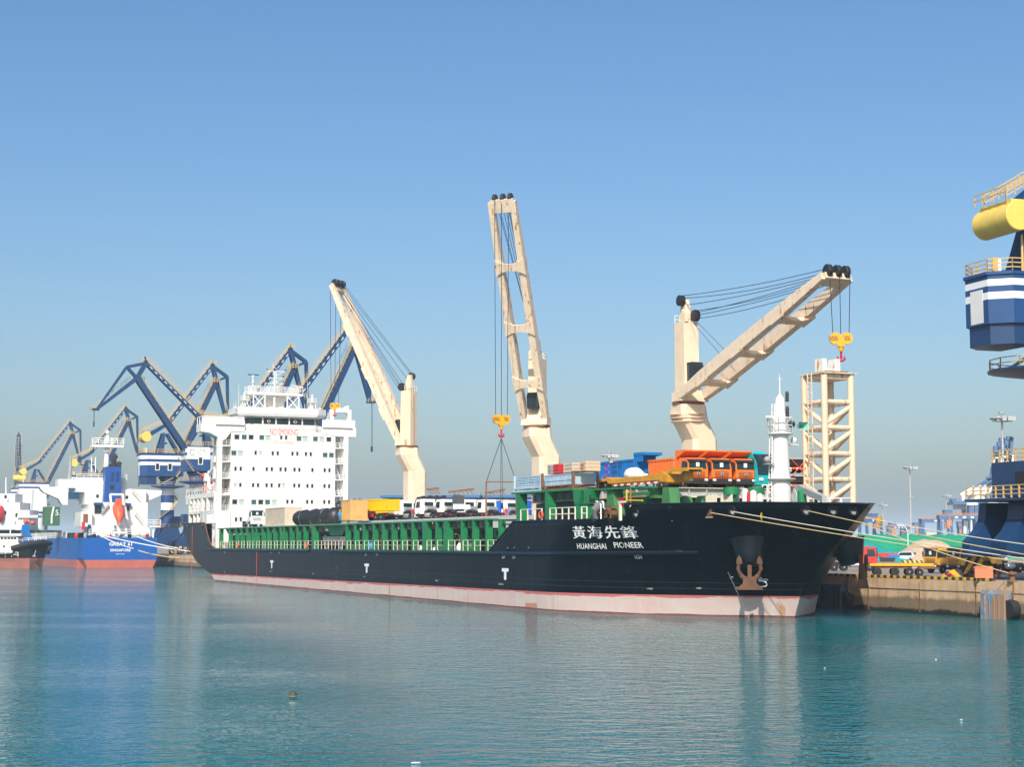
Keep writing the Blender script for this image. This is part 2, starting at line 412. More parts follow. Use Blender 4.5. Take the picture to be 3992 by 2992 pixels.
mb.build('kerb', M['kerb'], QO, smooth=0)
# ------------------------------------------------------------------ the black cargo ship: hull
B2 = 15.32                      # half beam
SO = (-100.0, B2, 0.0)          # ship origin in berth frame
SHIP = sthing('cargo_ship', 'long black hulled cargo ship with white accommodation block and three cream deck cranes', 'ship', SO)
def interp(x, tab):
    if x <= tab[0][0]: return tab[0][1]
    for (a, p), (b, q) in zip(tab[:-1], tab[1:]):
        if x <= b: return p + (q - p) * (x - a) / (b - a)
    return tab[-1][1]
STEM = [(-4, -5.0), (0, -3.6), (2.17, -2.46), (3.34, -1.35), (4.2, -.37), (7.66, 4.43), (10.87, 9.11), (11.5, 10.0)]
CNT = [(-218, 11.55), (-217.2, 9.6), (-215.6, 8.2), (-211.5, 5.7), (-205, 3.6), (-195.5, 2.0), (-191, 1.3), (-187, 0.1), (-180, -4.0)]
TOP = [(-218, 11.55), (-196.8, 11.45), (-195.6, 10.6), (-194.2, 9.2), (-192.3, 7.8), (-190.2, 6.8), (-188.0, 6.45), (-186.5, 6.4), (-45.6, 6.4), (-45.2, 6.6), (-38.4, 9.8), (-14.9, 9.82), (-14.3, 10.05), (-12.9, 11.2), (0, 11.2), (9, 10.95)]
SB = -36.0
def halfb(s, z):
    if s < SB:
        if s < -187: return B2 - 0.9 * max(0, (-187 - s) / 31.0) ** 2 * max(0.0, 1 - z / 12.0)
        return B2
    st = interp(z, STEM); tau = min(1.0, max(0.0, (s - SB) / (st - SB)))
    t = min(1.0, max(0.0, z / 10.9)) ** 1.25
    t0 = 0.15 + 0.10 * t; p = 1.8; q = 0.9 + 0.05 * t
    x = max(0.0, (tau - t0) / (1 - t0))
    return B2 * max(0.0, 1 - x ** p) ** q
def hv(s, z): return B2 - halfb(s, z)          # v of the starboard side
STREAKS = [(-72.99, 0.16, 0.55), (-63.72, 0.14, 0.5), (-26.28, 0.08, 0.4), (-1.14, 0.12, 0.6), (18.2, 0.2, 0.7), (37.12, 0.14, 0.6)]
PATCH = (65.14, 68.39)
def hull_mat():
    m, n, l, b = newmat('hull_paint')
    tc = n.new('ShaderNodeTexCoord'); sx = n.new('ShaderNodeSeparateXYZ'); l.new(tc.outputs['Object'], sx.inputs[0])
    X, Z = sx.outputs['X'], sx.outputs['Z']
    v = ocoord(n, l); f = noise(n, l, 0.35, 6, v, 0.65); st = noise(n, l, 1.0, 7, ocoord(n, l, (0.8, 0.8, 0.05)), 0.75)
    st2 = noise(n, l, 1.0, 4, ocoord(n, l, (0.35, 0.35, 0.02)), 0.7)
    blk = mix(n, l, ramp(n, l, f, 0.35, 0.75), (0.002, 0.004, 0.007, 1), (0.004, 0.008, 0.013, 1))
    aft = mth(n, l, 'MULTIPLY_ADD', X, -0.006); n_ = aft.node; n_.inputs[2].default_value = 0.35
    blk = mix(n, l, mth(n, l, 'MINIMUM', mth(n, l, 'MAXIMUM', aft, 0.0), 0.85), blk, (0.014, 0.023, 0.034, 1))  # paler blue towards the stern: weathering plus distance haze painted into the black
    blk = mix(n, l, mth(n, l, 'MULTIPLY', ramp(n, l, st, 0.58, 0.78), 0.35), blk, (0.07, 0.075, 0.08, 1))
    blk = mix(n, l, mth(n, l, 'MULTIPLY', ramp(n, l, st2, 0.66, 0.74), 0.30), blk, (0.13, 0.065, 0.03, 1))
    for z0 in (2.75, 3.35):
        blk = mix(n, l, mth(n, l, 'MULTIPLY', mth(n, l, 'LESS_THAN', mth(n, l, 'ABSOLUTE', mth(n, l, 'SUBTRACT', Z, z0)), 0.035), mth(n, l, 'MULTIPLY', st, 0.9)), blk, (0.06, 0.07, 0.08, 1))
    zb = mth(n, l, 'MULTIPLY_ADD', X, 0.0044); zb.node.inputs[2].default_value = 1.68
    low = mth(n, l, 'LESS_THAN', Z, zb)
    pf = noise(n, l, 1.0, 6, ocoord(n, l, (0.22, 0.22, 0.5)), 0.6)
    pink = mix(n, l, ramp(n, l, pf, 0.35, 0.65), (0.56, 0.40, 0.37, 1), (0.56, 0.48, 0.44, 1))
    pink = mix(n, l, mth(n, l, 'MULTIPLY', ramp(n, l, st, 0.52, 0.70), 0.55), pink, (0.62, 0.55, 0.51, 1))
    wob = mth(n, l, 'MULTIPLY_ADD', pf, 0.9); wob.node.inputs[2].default_value = -0.62
    red = mth(n, l, 'GREATER_THAN', Z, mth(n, l, 'SUBTRACT', zb, mth(n, l, 'ADD', wob, 0.42)))
    pink = mix(n, l, red, pink, (0.50, 0.15, 0.15, 1))
    rs = noise(n, l, 1.0, 5, ocoord(n, l, (0.55, 0.55, 0.015)), 0.6)
    pink = mix(n, l, mth(n, l, 'MULTIPLY', ramp(n, l, rs, 0.64, 0.70), 0.75), pink, (0.42, 0.20, 0.05, 1))
    sn = noise(n, l, 1.0, 4, ocoord(n, l, (1.5, 1.5, 0.3)), 0.7)
    for x0, w_, k_ in STREAKS:
        d_ = mth(n, l, 'ABSOLUTE', mth(n, l, 'SUBTRACT', X, x0)); mk = mth(n, l, 'MULTIPLY', mth(n, l, 'LESS_THAN', d_, mth(n, l, 'MULTIPLY', sn, w_ * 2)), k_)
        pink = mix(n, l, mk, pink, (0.46, 0.22, 0.06, 1))
    pm = mth(n, l, 'MULTIPLY', mth(n, l, 'MULTIPLY', mth(n, l, 'GREATER_THAN', X, PATCH[0]), mth(n, l, 'LESS_THAN', X, PATCH[1])), mth(n, l, 'LESS_THAN', Z, mth(n, l, 'ADD', mth(n, l, 'MULTIPLY', sn, 0.4), 0.45)))
    pink = mix(n, l, mth(n, l, 'MULTIPLY', pm, 0.8), pink, (0.44, 0.17, 0.09, 1))
    wl = mth(n, l, 'LESS_THAN', Z, mth(n, l, 'MULTIPLY', pf, 0.3))
    pink = mix(n, l, wl, pink, (0.22, 0.07, 0.06, 1))
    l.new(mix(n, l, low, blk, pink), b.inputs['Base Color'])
    b.inputs['Specular IOR Level'].default_value = 0.10
    rr = n.new('ShaderNodeMix'); l.new(low, rr.inputs[0]); rr.inputs[2].default_value = 0.32; rr.inputs[3].default_value = 0.75
    l.new(rr.outputs[0], b.inputs['Roughness'])
    bp = n.new('ShaderNodeBump'); bp.inputs['Distance'].default_value = 0.06; bp.inputs['Strength'].default_value = 0.35
    wv = n.new('ShaderNodeTexNoise'); wv.inputs['Scale'].default_value = 0.45; l.new(v, wv.inputs['Vector']); l.new(wv.outputs[0], bp.inputs['Height']); l.new(bp.outputs[0], b.inputs['Normal'])
    return m
M['hull'] = hull_mat()
M['hull_black'] = paint('hull_black_trim', (0.007, 0.010, 0.015), 0.28, 0.1)
def build_hull():
    NZ = 22
    ss = []
    s = -218.0
    while s < -186: ss.append(s); s += 0.8
    while s < -46: ss.append(s); s += 5.0
    while s < -11: ss.append(s); s += 0.5
    while s < -8.05: ss.append(s); s += 0.25
    S1 = ss[-1]
    cols = []
    for s in ss:
        z0 = max(-4.0, interp(s, CNT)); z1 = interp(s, TOP); z0 = min(z0, z1 - 0.02)
        cols.append([(s, z0 + (z1 - z0) * k / NZ) for k in range(NZ + 1)])
    NT = 64
    for i in range(NT + 1):
        tau = i / NT; tau = 1 - (1 - tau) ** 1.6
        col = []
        for k in range(NZ + 1):
            # top edge follows TOP; solve a couple of fixed-point steps
            z1 = 11.0
            for _ in range(4):
                st = interp(z1, STEM); z1 = interp(S1 + (st - S1) * tau, TOP)
            z = -4.0 + (z1 + 4.0) * k / NZ
            st = interp(z, STEM); col.append((S1 + (st - S1) * tau, z))
        cols.append(col)
    mb = MB()
    for side in (1, -1):
        base = len(mb.v); vs = []
        for col in cols:
            for (s, z) in col:
                h = halfb(s, z); vs.append((s, B2 - side * h, z))
        R = NZ + 1; fs = []
        for i in range(len(cols) - 1):
            for k in range(NZ): fs.append((i*R + k, (i+1)*R + k, (i+1)*R + k + 1, i*R + k + 1))
        mb.add(vs, fs)
    R = NZ + 1; off = len(cols) * R
    for i in range(len(cols) - 1):                       # bottom and counter
        mb.f.append((i*R, off + i*R, off + (i+1)*R, (i+1)*R)); mb.m.append(0)
    for k in range(NZ): mb.f.append((k, k + 1, off + k + 1, off + k)); mb.m.append(0)   # transom
    return mb.build('hull', M['hull'], SHIP, SO, smooth=40)
HULL = build_hull()
sm = HULL.modifiers.new('plating', 'SOLIDIFY'); sm.thickness = 0.12; sm.offset = -1
# decks
mb = MB(); mb.box(-216, -37, 0.15, 2*B2 - 0.15, 5.9, 6.1); mb.build('main_deck', M['deck'], SHIP, SO, smooth=0)
mb = MB()
pts = [(-45, 9.3)]
ds = [-43, -30, -20, -14, -10, -6, -2, 1, 4, 6, 8]
ds = [-43] + [-36 + .75*i for i in range(57)]
poly = [(s, hv(s, 9.5) + 0.45) for s in ds]; poly += [(s, 2*B2 - hv(s, 9.5) - 0.45) for s in reversed(ds)]
mb.prismz(poly, 9.45, 9.6); mb.build('forecastle_deck', M['green_dark'], SHIP, SO, smooth=0)
# rubbing strakes
for x0, x1 in ((-194.0, -121.0), (-109.5, -7.8)):
    mb = MB(); n = 60; pts = []
    for i in range(n + 1):
        s = x0 + (x1 - x0) * i / n; pts.append((s, hv(s, 6.15) - 0.06, 6.15 + 0.35 * max(0, (s + 30) / 30.0)))
    mb.path(pts, 0.24, 8); mb.build('rubbing_strake', M['hull_black'], SHIP, SO)
# bulwark capping along the forecastle and stern
mb = MB()
cap = [(s, hv(s, interp(s, TOP)) + 0.03, interp(s, TOP) + 0.03) for s in [-12.9 + 0.5 * i for i in range(46)] if s < 9.0]
mb.path(cap + [(9.1, B2, 10.95)] + [(s, 2*B2 - v, z) for s, v, z in reversed(cap)], 0.09, 6)
mb.build('bulwark_capping', M['hull_black'], SHIP, SO); mb = MB(); mb.path([(s, 0.02, interp(s, TOP) + 0.04) for s in [-217.8, -205, -197.2, -196.6, -195.6, -194.8, -194.2, -193.2, -192.3, -191.2, -190.2, -189, -188]], 0.10, 6)
mb.build('bulwark_capping', M['rust'], SHIP, SO); mb = MB(); mb.path([(s, hv(s, 9.8) + 0.02, interp(s, TOP) + 0.03) for s in [-45.6, -45.2, -38.4, -30, -20, -15.5, -14.9, -14.3, -12.9]], 0.07, 6)
mb.build('bulwark_capping', M['hull_black'], SHIP, SO)
# lettering and marks on the starboard side
def on_hull(s0, z0, lean=0.0):
    return lambda a, b: (s0 + a + lean * b, hv(s0 + a + lean * b, z0 + b) - 0.02, z0 + b)
def hull_mark(name, mb, mat='text_white'): return mb.build(name, M[mat], SHIP, SO, smooth=0)
def px_hull(x, y):
    g = lambda v: v - hv(*[bv(x, y, v)[k] for k in (0, 2)])
    lo = -0.6
    while lo < 15.3 and g(lo + 0.1) < 0: lo += 0.1
    hi = lo + 0.1
    for _ in range(20):
        m = (lo + hi) / 2
        if g(m) < 0: lo = m
        else: hi = m
    s, v, z = bv(x, y, hi); return s, v, z
a = px_hull(2237, 2103); b_ = px_hull(2507, 2095); top = px_hull(2237, 2056)
nm = MB(); hgt = (top[2] - a[2])
chars = '黃海先鋒'; xs = [(2237, 2286), (2297, 2352), (2365, 2420), (2429, 2492)]
for ch, (x0, x1) in zip(chars, xs):
    p = px_hull(x0, 2100); q = px_hull(x1, 2098); w0 = q[0] - p[0]
    for da, dv in ((0, 0), (.045, .006), (-.045, .012)):
        f_ = on_hull(p[0] + da, p[2] - 0.02)
        text_on(nm, ch, (lambda a, b, f_=f_, dv=dv: (f_(a, b)[0], f_(a, b)[1] - dv, f_(a, b)[2])), hgt * 1.02, w0, 0.0)
hull_mark('ship_name', nm)
nm = MB()
p = px_hull(2252, 2142); q = px_hull(2366, 2140); t = px_hull(2252, 2120)
text_on(nm, 'HUANGHAI', on_hull(p[0], p[2]), t[2] - p[2], q[0] - p[0], 0.008)
p = px_hull(2397, 2138); q = px_hull(2508, 2131)
text_on(nm, 'PIONEER', on_hull(p[0], p[2]), t[2] - px_hull(2252, 2142)[2], q[0] - p[0], 0.008)
hull_mark('ship_name', nm)
def tugmark(x, y0, y1, w):
    c = px_hull(x, y0); d = px_hull(x, y1); m = MB(); s0, z1, z0 = c[0], c[2], d[2]; h = z1 - z0; f = lambda s, z: (s, hv(s, z) - 0.02, z)
    m.add([f(s0 - w, z1), f(s0 + w, z1), f(s0 + w, z1 - h*.28), f(s0 - w, z1 - h*.28)], [(0, 1, 2, 3)])
    m.add([f(s0 - w*.36, z1 - h*.28), f(s0 + w*.36, z1 - h*.28), f(s0 + w*.36, z0 + h*.08), f(s0, z0), f(s0 - w*.36, z0 + h*.08)], [(0, 1, 2, 3, 4)])
    hull_mark('tug_mark', m)
tugmark(1060, 2186, 2218, 1.05); tugmark(1430, 2199, 2236, 1.05); tugmark(1970, 2217, 2264, 1.0)
def small(txt, x, y, hpx, name='hull_mark', lean=0.0):
    p = px_hull(x, y); t = px_hull(x, y - hpx); m = MB()
    text_on(m, txt, on_hull(p[0], p[2], lean), t[2] - p[2], None, 0.01); hull_mark(name, m)
small('10', 876, 2159, 8); small('40', 1054, 2160, 8); small('10H', 1086, 2160, 8)
small('2CH', 1422, 2168, 9); small('1CH', 1466, 2168, 9); small('2CH', 1957, 2178, 12); small('1CH', 1997, 2179, 12); small('1CH', 2478, 2180, 13)
small('A', 874, 2237, 9)
small('NO TUGS', 1052, 2231, 4); small('FRAME 40', 1218, 2240, 4); small('NO TUGS', 1417, 2252, 4); small('FRAME 110', 1698, 2268, 5); small('2 WB WT 110', 1944, 2282, 6)
small('1 WBT', 2524, 2300, 6); small('WBT', 2716, 2298, 6); small('B-FT', 2640, 2158, 9)
# draft figures at the bow and midships
for name, x0, y0, x1, y1, k, hp in (('bow_draft_scale', 2840, 2238, 2917, 2408, 22, 5), ('midship_draft_scale', 1311, 2200, 1310, 2300, 14, 3)):
    m = MB()
    for i in range(k):
        x = x0 + (x1 - x0) * i / (k - 1); y = y0 + (y1 - y0) * i / (k - 1); p = px_hull(x, y); t = px_hull(x, y - hp)
        text_on(m, ('4', '2', '13M', '8', '6')[i % 5] if i else '4', on_hull(p[0], p[2]), t[2] - p[2], None, 0.01)
    hull_mark(name, m)
m = MB(); p = px_hull(2967, 2265); t = px_hull(2967, 2256); text_on(m, '43m', on_hull(p[0], p[2]), t[2] - p[2], None, 0.01)
arc = []
for (x, y) in [(2958, 2262), (2968, 2253), (2958, 2266), (2975, 2267), (2988, 2272), (2991, 2280), (2986, 2287), (2970, 2289), (2948, 2288)]:
    q = px_hull(x, y); arc.append((q[0], q[1] - 0.02, q[2]))
for c, d in zip(arc[:2], arc[1:2]): m.beam(c, d, 0.05, 0.12)
for c, d in zip(arc[2:-1], arc[3:]): m.beam(c, d, 0.05, 0.12)
hull_mark('bulb_mark', m)
# small weld scars and dents
# mooring pipes (round fairleads) along the forecastle
for x, y, r in ((2483, 2002, .42), (2858, 1992, .45), (3144, 1990, .47), (3249, 1991, .45), (3328, 1993, .42)):
    p = px_hull(x, y); s, v, z = p
    e = 0.3; tv = Vector((2*e, hv(s+e, z) - hv(s-e, z), 0)).normalized(); tz = Vector((0, (hv(s, z+e) - hv(s, z-e))*.25, 2*e)).normalized()
    nn = tz.cross(tv).normalized(); nn = -nn if nn.y > 0 else nn
    mb = MB(); n = 18; c = Vector(p) + nn * 0.10
    vs = []; rows = [(r*1.0, .0), (r*1.12, .10), (r*1.0, .17), (r*.82, .16), (r*.75, .02)]
    for rr, hh in rows:
        for i in range(n):
            t = 2*PI*i/n; vs.append(c + tv*rr*math.cos(t) + tz*rr*math.sin(t) + nn*hh)
    fs = [(j*n+i, j*n+(i+1) % n, (j+1)*n+(i+1) % n, (j+1)*n+i) for j in range(4) for i in range(n)]
    mb.add(vs, fs); mb.mat(1).add([c + tv*r*.78*math.cos(2*PI*i/n) + tz*r*.78*math.sin(2*PI*i/n) + nn*.03 for i in range(n)], [tuple(range(n))])
    mb.mat(2); mb.add([c + tv*r*.55*math.cos(PI + PI*i/8) + tz*(r*.7*math.sin(PI+PI*i/8) - .03) + nn*.06 for i in range(9)], [tuple(range(9))])
    mb.build('mooring_pipe', [M['hull_black'], M['dark'], M['grey']], SHIP, SO)
p = px_hull(2766, 2000)
mb = MB(); mb.box(p[0] - .55, p[0] + .55, p[1] - .06, p[1] + .3, p[2] - .42, p[2] + .42); mb.mat(1).box(p[0] - .4, p[0] + .45, p[1] - .08, p[1] + .2, p[2] - .3, p[2] + .3)
mb.mat(2).box(p[0] - .6, p[0] + .6, p[1] - .12, p[1], p[2] - .5, p[2] - .42)
mb.build('mooring_pipe', [M['hull_black'], M['rust'], M['cream']], SHIP, SO)
# stern and side fairleads
for x, y in ((731, 2053), (790, 2050)):
    s, v, z = bv(x, y, 0); mb = MB(); mb.lathe([(.34, -.14), (.4, 0), (.3, .02)], (s, v - .0, z), 14, 'y'); mb.mat(1).lathe([(.26, -.16), (.26, .1)], (s, v, z), 14, 'y')
    mb.build('mooring_pipe', [M['hull_black'], M['rust']], SHIP, SO)
for x, y in ((1978, 2141), (2004, 2140), (2060, 2140)):
    s, v, z = bv(x, y, 0); mb = MB(); mb.lathe([(.22, -.1), (.28, 0), (.2, .02)], (s, v, z), 12, 'y'); mb.mat(1).lathe([(.16, -.12), (.16, .1)], (s, v, z), 12, 'y')
    mb.build('mooring_pipe', [M['hull_black'], M['dark']], SHIP, SO)
# anchor bolsters (both bows) and anchors
def off_hull(x, y, d):        # a point d metres outboard of the side, on the line of sight through (x, y)
    return Vector(bv(x, y, px_hull(x, y)[1] - d))
def bolster(side):
    c0 = off_hull(2921, 2122, 0.05); c1 = off_hull(2923, 2203, 1.15)
    if side < 0:
        c0.y = 2*B2 - c0.y; c1.y = 2*B2 - c1.y
    return c0, c1
ANCH = []
for side in (1, -1):
    c0, c1 = bolster(side); mb = MB()
    d = (c1 - c0).normalized()
    mb.path([c0 - d*.35, c0, c0 + (c1 - c0)*.5, c1 - d*.1, c1, c1 - d*.05, c1 - d*.6], [1.9, 1.72, 1.4, 1.12, 1.02, .84, .76], 28)
    mb.build('anchor_bolster', M['hull_black'], SHIP, SO); ANCH.append((c0, c1, d))
def make_anchor(p, lab, yaw):
    r = sthing('anchor', lab, 'anchor', p, yaw, 'stowed bow anchors', 0.9)
    RU = paint('anchor_rust', (0.14, 0.065, 0.03), 0.8, 0.25) if 'anchor_rust' not in M else M['anchor_rust']; M['anchor_rust'] = RU
    mb = MB(); mb.prismx([(-1.45, -.55), (1.45, -.55), (1.2, -.25), (.75, .1), (.62, .85), (-.62, .85), (-.75, .1), (-1.2, -.25)], -.32, .32); mb.build('crown', RU, r)
    for q in (-1, 1):
        mb = MB(); pts = [(0, q*.45, .55), (.05, q*.95, 1.0), (.1, q*1.2, 1.7), (.12, q*1.08, 2.5)]
        mb.path(pts, [.28, .26, .22, .16], 8); 
        mb.prismx([(q*1.08 - .34, 2.2), (q*1.08 + .34, 2.2), (q*1.08 + .26, 2.75), (q*1.08, 3.15), (q*1.08 - .26, 2.75)], -.02, .3)
        mb.build('fluke', RU, r)
    mb = MB(); mb.box(-.2, .2, -.22, .22, .2, 2.1); mb.build('shank', RU, r)
    return r
# quick spots are filled once the anchors are placed
cs = px_hull(2917, 2287)
c0, c1, d = ANCH[0]
# ------------------------------------------------------------------ accommodation block
AF = -189.0                                      # s of its front wall
A = lambda x, y: bs(650 + x * .392, 1350 + y * .392, AF)     # survey point on the front wall
mb = MB()
mb.box(AF - 16, AF, 3.3, 25.1, 6.1, 30.05)
ACC = mb.build('accommodation_block', M['white'], SHIP, SO, smooth=0)
def acc(name, mb, mat='white', smooth=35): return mb.build(name, M[mat] if isinstance(mat, str) else mat, ACC, SO, smooth)
# faint deck lines
mb = MB()
for z in (26.97, 23.74, 20.42, 17.1, 13.9): mb.box(AF, AF + .03, 3.3, 25.1, z - .05, z + .03)
acc('deck_line', mb, 'white_clean')
# windows: (crop x, crop y, kind)
big = [(697, 905, 0), (770, 906, 1), (838, 907, 0), (944, 910, 1), (1006, 912, 2), (1314, 921, 1), (1375, 923, 2), (1478, 925, 1), (1541, 927, 2), (1611, 929, 0),
       (667, 1064, 1), (733, 1066, 2), (1574, 1085, 1), (1637, 1086, 1),
       (675, 1551, 0), (743, 1552, 2), (865, 1553, 1), (934, 1553, 0), (1002, 1553, 1), (1070, 1554, 2)]
sml = [(1138, 910, 0), (1186, 912, 3), (883, 1062, 3), (932, 1064, 2), (1053, 1068, 3), (1103, 1069, 0), (1250, 1071, 0), (1298, 1072, 0), (1383, 1075, 3), (1431, 1076, 0),
       (683, 1221, 0), (735, 1221, 0), (862, 1223, 0), (994, 1226, 0), (1044, 1226, 3), (1131, 1228, 0), (1180, 1229, 0), (1270, 1231, 0), (1318, 1232, 0), (1448, 1234, 0), (1570, 1236, 0), (1617, 1237, 0),
       (681, 1383, 2), (731, 1382, 0), (858, 1384, 0), (907, 1385, 0), (992, 1386, 0), (1042, 1387, 0), (1117, 1388, 0), (1161, 1388, 2), (1268, 1389, 0), (1315, 1390, 0), (1398, 1392, 0), (1446, 1393, 0), (1568, 1393, 0), (1614, 1395, 0),
       (1199, 1549, 0), (1246, 1550, 0), (1396, 1551, 0), (1443, 1551, 0), (1566, 1552, 0), (1613, 1552, 0), (688, 1726, 0), (735, 1724, 0), (815, 1730, 3)]
GL = ['glass', 'glass_teal', 'glass_pale', 'glass']
for lst, w_, h_ in ((big, .98, .92), (sml, .46, .78)):
    for x, y, k in lst:
        _, v, z = A(x, y); mb = MB()
        mb.box(AF, AF + .02, v - w_/2, v + w_/2, z - h_/2, z + h_/2)
        mb.mat(1); e = .07
        mb.box(AF, AF + .07, v - w_/2 - e, v - w_/2, z - h_/2 - e, z + h_/2 + e); mb.box(AF, AF + .07, v + w_/2, v + w_/2 + e, z - h_/2 - e, z + h_/2 + e)
        mb.box(AF, AF + .07, v - w_/2, v + w_/2, z - h_/2 - e, z - h_/2); mb.box(AF, AF + .16, v - w_/2 - .12, v + w_/2 + .12, z + h_/2, z + h_/2 + e)
        acc('window', mb, [M[GL[k]], M['white_clean']], 0)
# writing on the front
nm = MB(); _, v0, z0 = A(1026, 886); _, v1, _ = A(1303, 890); text_on(nm, 'NO SMOKING', lambda a, b: (AF + .035, v0 + a, z0 + b - a * .0), 1.32, v1 - v0, 0.0)
acc('no_smoking_sign', nm, 'text_red', 0)
nm = MB(); _, v0, z0 = A(1063, 974); _, v1, _ = A(1260, 978); text_on(nm, 'IMO No 9458420', lambda a, b: (AF + .035, v0 + a, z0 + b), .7, v1 - v0, 0.0)
acc('registry_number', nm, 'text_pink', 0)
# corner pillars, stair bays and platforms
for side in (0, 1):
    f = (lambda v: v) if side == 0 else (lambda v: 28.4 - v)
    mb = MB(); a, b_ = sorted((f(.55), f(1.5))); mb.box(AF - 1.2, AF + .1, a, b_, 6.1 if side else 6.1, 29.6); acc('corner_pillar', mb, 'white_rusty')
    mb = MB(); a, b_ = sorted((f(.6), f(3.3)))
    for z in (26.97, 23.74, 20.42, 17.1, 13.9): mb.box(AF - 5, AF + .05, a, b_, z - .22, z)
    acc('stair_platform', mb, 'white_rusty')
    mb = MB()
    for z in (26.97, 23.74, 20.42, 17.1, 13.9): mb.rail([(AF, f(1.5), z), (AF, f(3.2), z)], 1.0, .03, .9)
    acc('railing', mb, 'rail_white')
    for k, z in enumerate((10.7, 13.9, 17.1, 20.42, 23.74, 26.97)):
        mb = MB(); mb.ladder((AF - 1.6, f(1.7), z), (AF - 1.6, f(3.0), z + 3.2) if k % 2 else (AF - 1.6, f(2.0), z + 3.2), .7, (1, 0, 0) if k % 2 else (0, 1, 0), .05, .3); acc('stair', mb, 'rail_white')
    mb = MB(); a, b_ = sorted((f(2.9), f(3.3))); mb.box(AF - 5, AF - 4.4, *sorted((f(.9), f(3.3))), 6.1, 29.6); acc('side_wall', mb, 'grey' if 0 else 'white_clean')
mb = MB(); mb.box(AF - .6, AF + .25, 1.45, 3.28, 6.1, 13.6); acc('rusty_locker', mb, 'white_rusty')
# bridge deck with wings
mb = MB()
mb.box(AF - 12, AF - .05, 3.0, 25.4, 29.7, 30.05)
mb.prismx([(-2.9, 29.55), (-2.9, 31.1), (-.05, 31.1), (6.0, 31.2), (6.0, 29.75), (3.3, 29.7), (2.2, 28.2), (1.4, 27.8), (.6, 28.5), (-1.2, 29.4)], AF - 4, AF + .12)
mb.prismx([(22.0, 29.75), (22.0, 31.15), (29.5, 31.15), (29.5, 29.3), (27.6, 29.2), (25.2, 29.3)], AF - 4, AF + .12)
acc('bridge_wing', mb, 'white')
mb = MB(); mb.box(AF + .12, AF + .5, .0, 5.8, 31.05, 31.2); mb.box(AF + .12, AF + .5, 22.2, 28.6, 31.05, 31.2); acc('wing_ledge', mb, 'white_clean')
for v0, v1 in ((-2.7, 5.8), (22.3, 29.3)):
    mb = MB(); mb.rail([(AF, v0, 31.1), (AF, v1, 31.1)], 1.55, .06, 1.7, 1); mb.rail([(AF, v0, 31.1), (AF - 4, v0, 31.1)] if v0 < 0 else [(AF, v1, 31.1), (AF - 4, v1, 31.1)], 1.55, .06, 1.7, 1)
    acc('wing_rail', mb, 'rail_white')
    mb = MB(); mb.box(AF - .06, AF - .03, v0, v1, 31.1, 32.5); acc('wind_screen', mb, 'white_clean')
# wheelhouse: lower wall, sloped window band, crown
mb = MB(); mb.prismz([(AF - 8, 5.9), (AF - 1.2, 5.9), (AF, 8.0), (AF, 20.8), (AF - 1.2, 22.4), (AF - 8, 22.4)], 30.05, 31.3)
mb.prismz([(AF - 8, 6.3), (AF - 1.5, 6.3), (AF - .35, 8.1), (AF - .35, 20.7), (AF - 1.5, 22.0), (AF - 8, 22.0)], 31.3, 33.1)
acc('wheelhouse', mb, 'white_clean', 0)
mb = MB(); lo = [(AF - 8, 5.0), (AF - 1.0, 5.0), (AF + .5, 7.2), (AF + .5, 20.9), (AF - 1.0, 22.9), (AF - 8, 22.9)]; hi = [(AF - 8, 4.6), (AF - .9, 4.6), (AF + .7, 6.9), (AF + .7, 21.2), (AF - .9, 23.3), (AF - 8, 23.3)]
mb.add([(x, y, 33.0) for x, y in lo] + [(x, y, 33.55) for x, y in hi] + [(x, y, 34.75) for x, y in hi], [(0,1,2,3,4,5)[::-1], (12,13,14,15,16,17)] + [(i, (i+1) % 6, 6+(i+1) % 6, 6+i) for i in range(6)] + [(6+i, 6+(i+1) % 6, 12+(i+1) % 6, 12+i) for i in range(6)])
acc('wheelhouse_crown', mb, 'white_clean', 0)
for i, (x0, x1) in enumerate(((835, 950), (967, 1083), (1098, 1215), (1230, 1345), (1360, 1475))):
    v0, v1 = A(x0, 740)[1], A(x1, 750)[1]; mb = MB(); mb.box(AF - .35, AF - .29, v0, v1, 31.45, 32.7); mb.mat(1).box(AF - .35, AF - .2, v0 - .1, v1 + .1, 32.7, 32.8)
    if i in (1, 3): mb.mat(1).lathe([(.28, 0), (.33, .02), (.28, .04)], (AF - .28, v0 + (v1-v0)*.45, 32.05), 14, 'x'); mb.mat(0).lathe([(.22, 0), (.22, .07)], (AF - .28, v0 + (v1-v0)*.45, 32.05), 14, 'x')
    acc('bridge_window', mb, [M['glass'], M['white_clean']], 0)
for v0, v1, in ((6.25, 7.9), (20.9, 21.9)):
    mb = MB(); s_ = 1 if v0 < 10 else -1
    c = [(AF - 1.35, 6.45), (AF - .5, 7.75)] if v0 < 10 else [(AF - .5, 20.95), (AF - 1.35, 21.95)]
    n_ = (.08, -.06 * s_)
    mb.add([(c[0][0]+n_[0], c[0][1]+n_[1], 31.5), (c[1][0]+n_[0], c[1][1]+n_[1], 31.5), (c[1][0]+n_[0], c[1][1]+n_[1], 32.7), (c[0][0]+n_[0], c[0][1]+n_[1], 32.7)], [(0, 1, 2, 3)]); acc('bridge_window', mb, 'glass', 0)
mb = MB(); mb.rail([(AF + .2, 6.2, 30.35), (AF + .2, 22.0, 30.35)], .9, .02, 2.2); acc('railing', mb, 'rail_white')
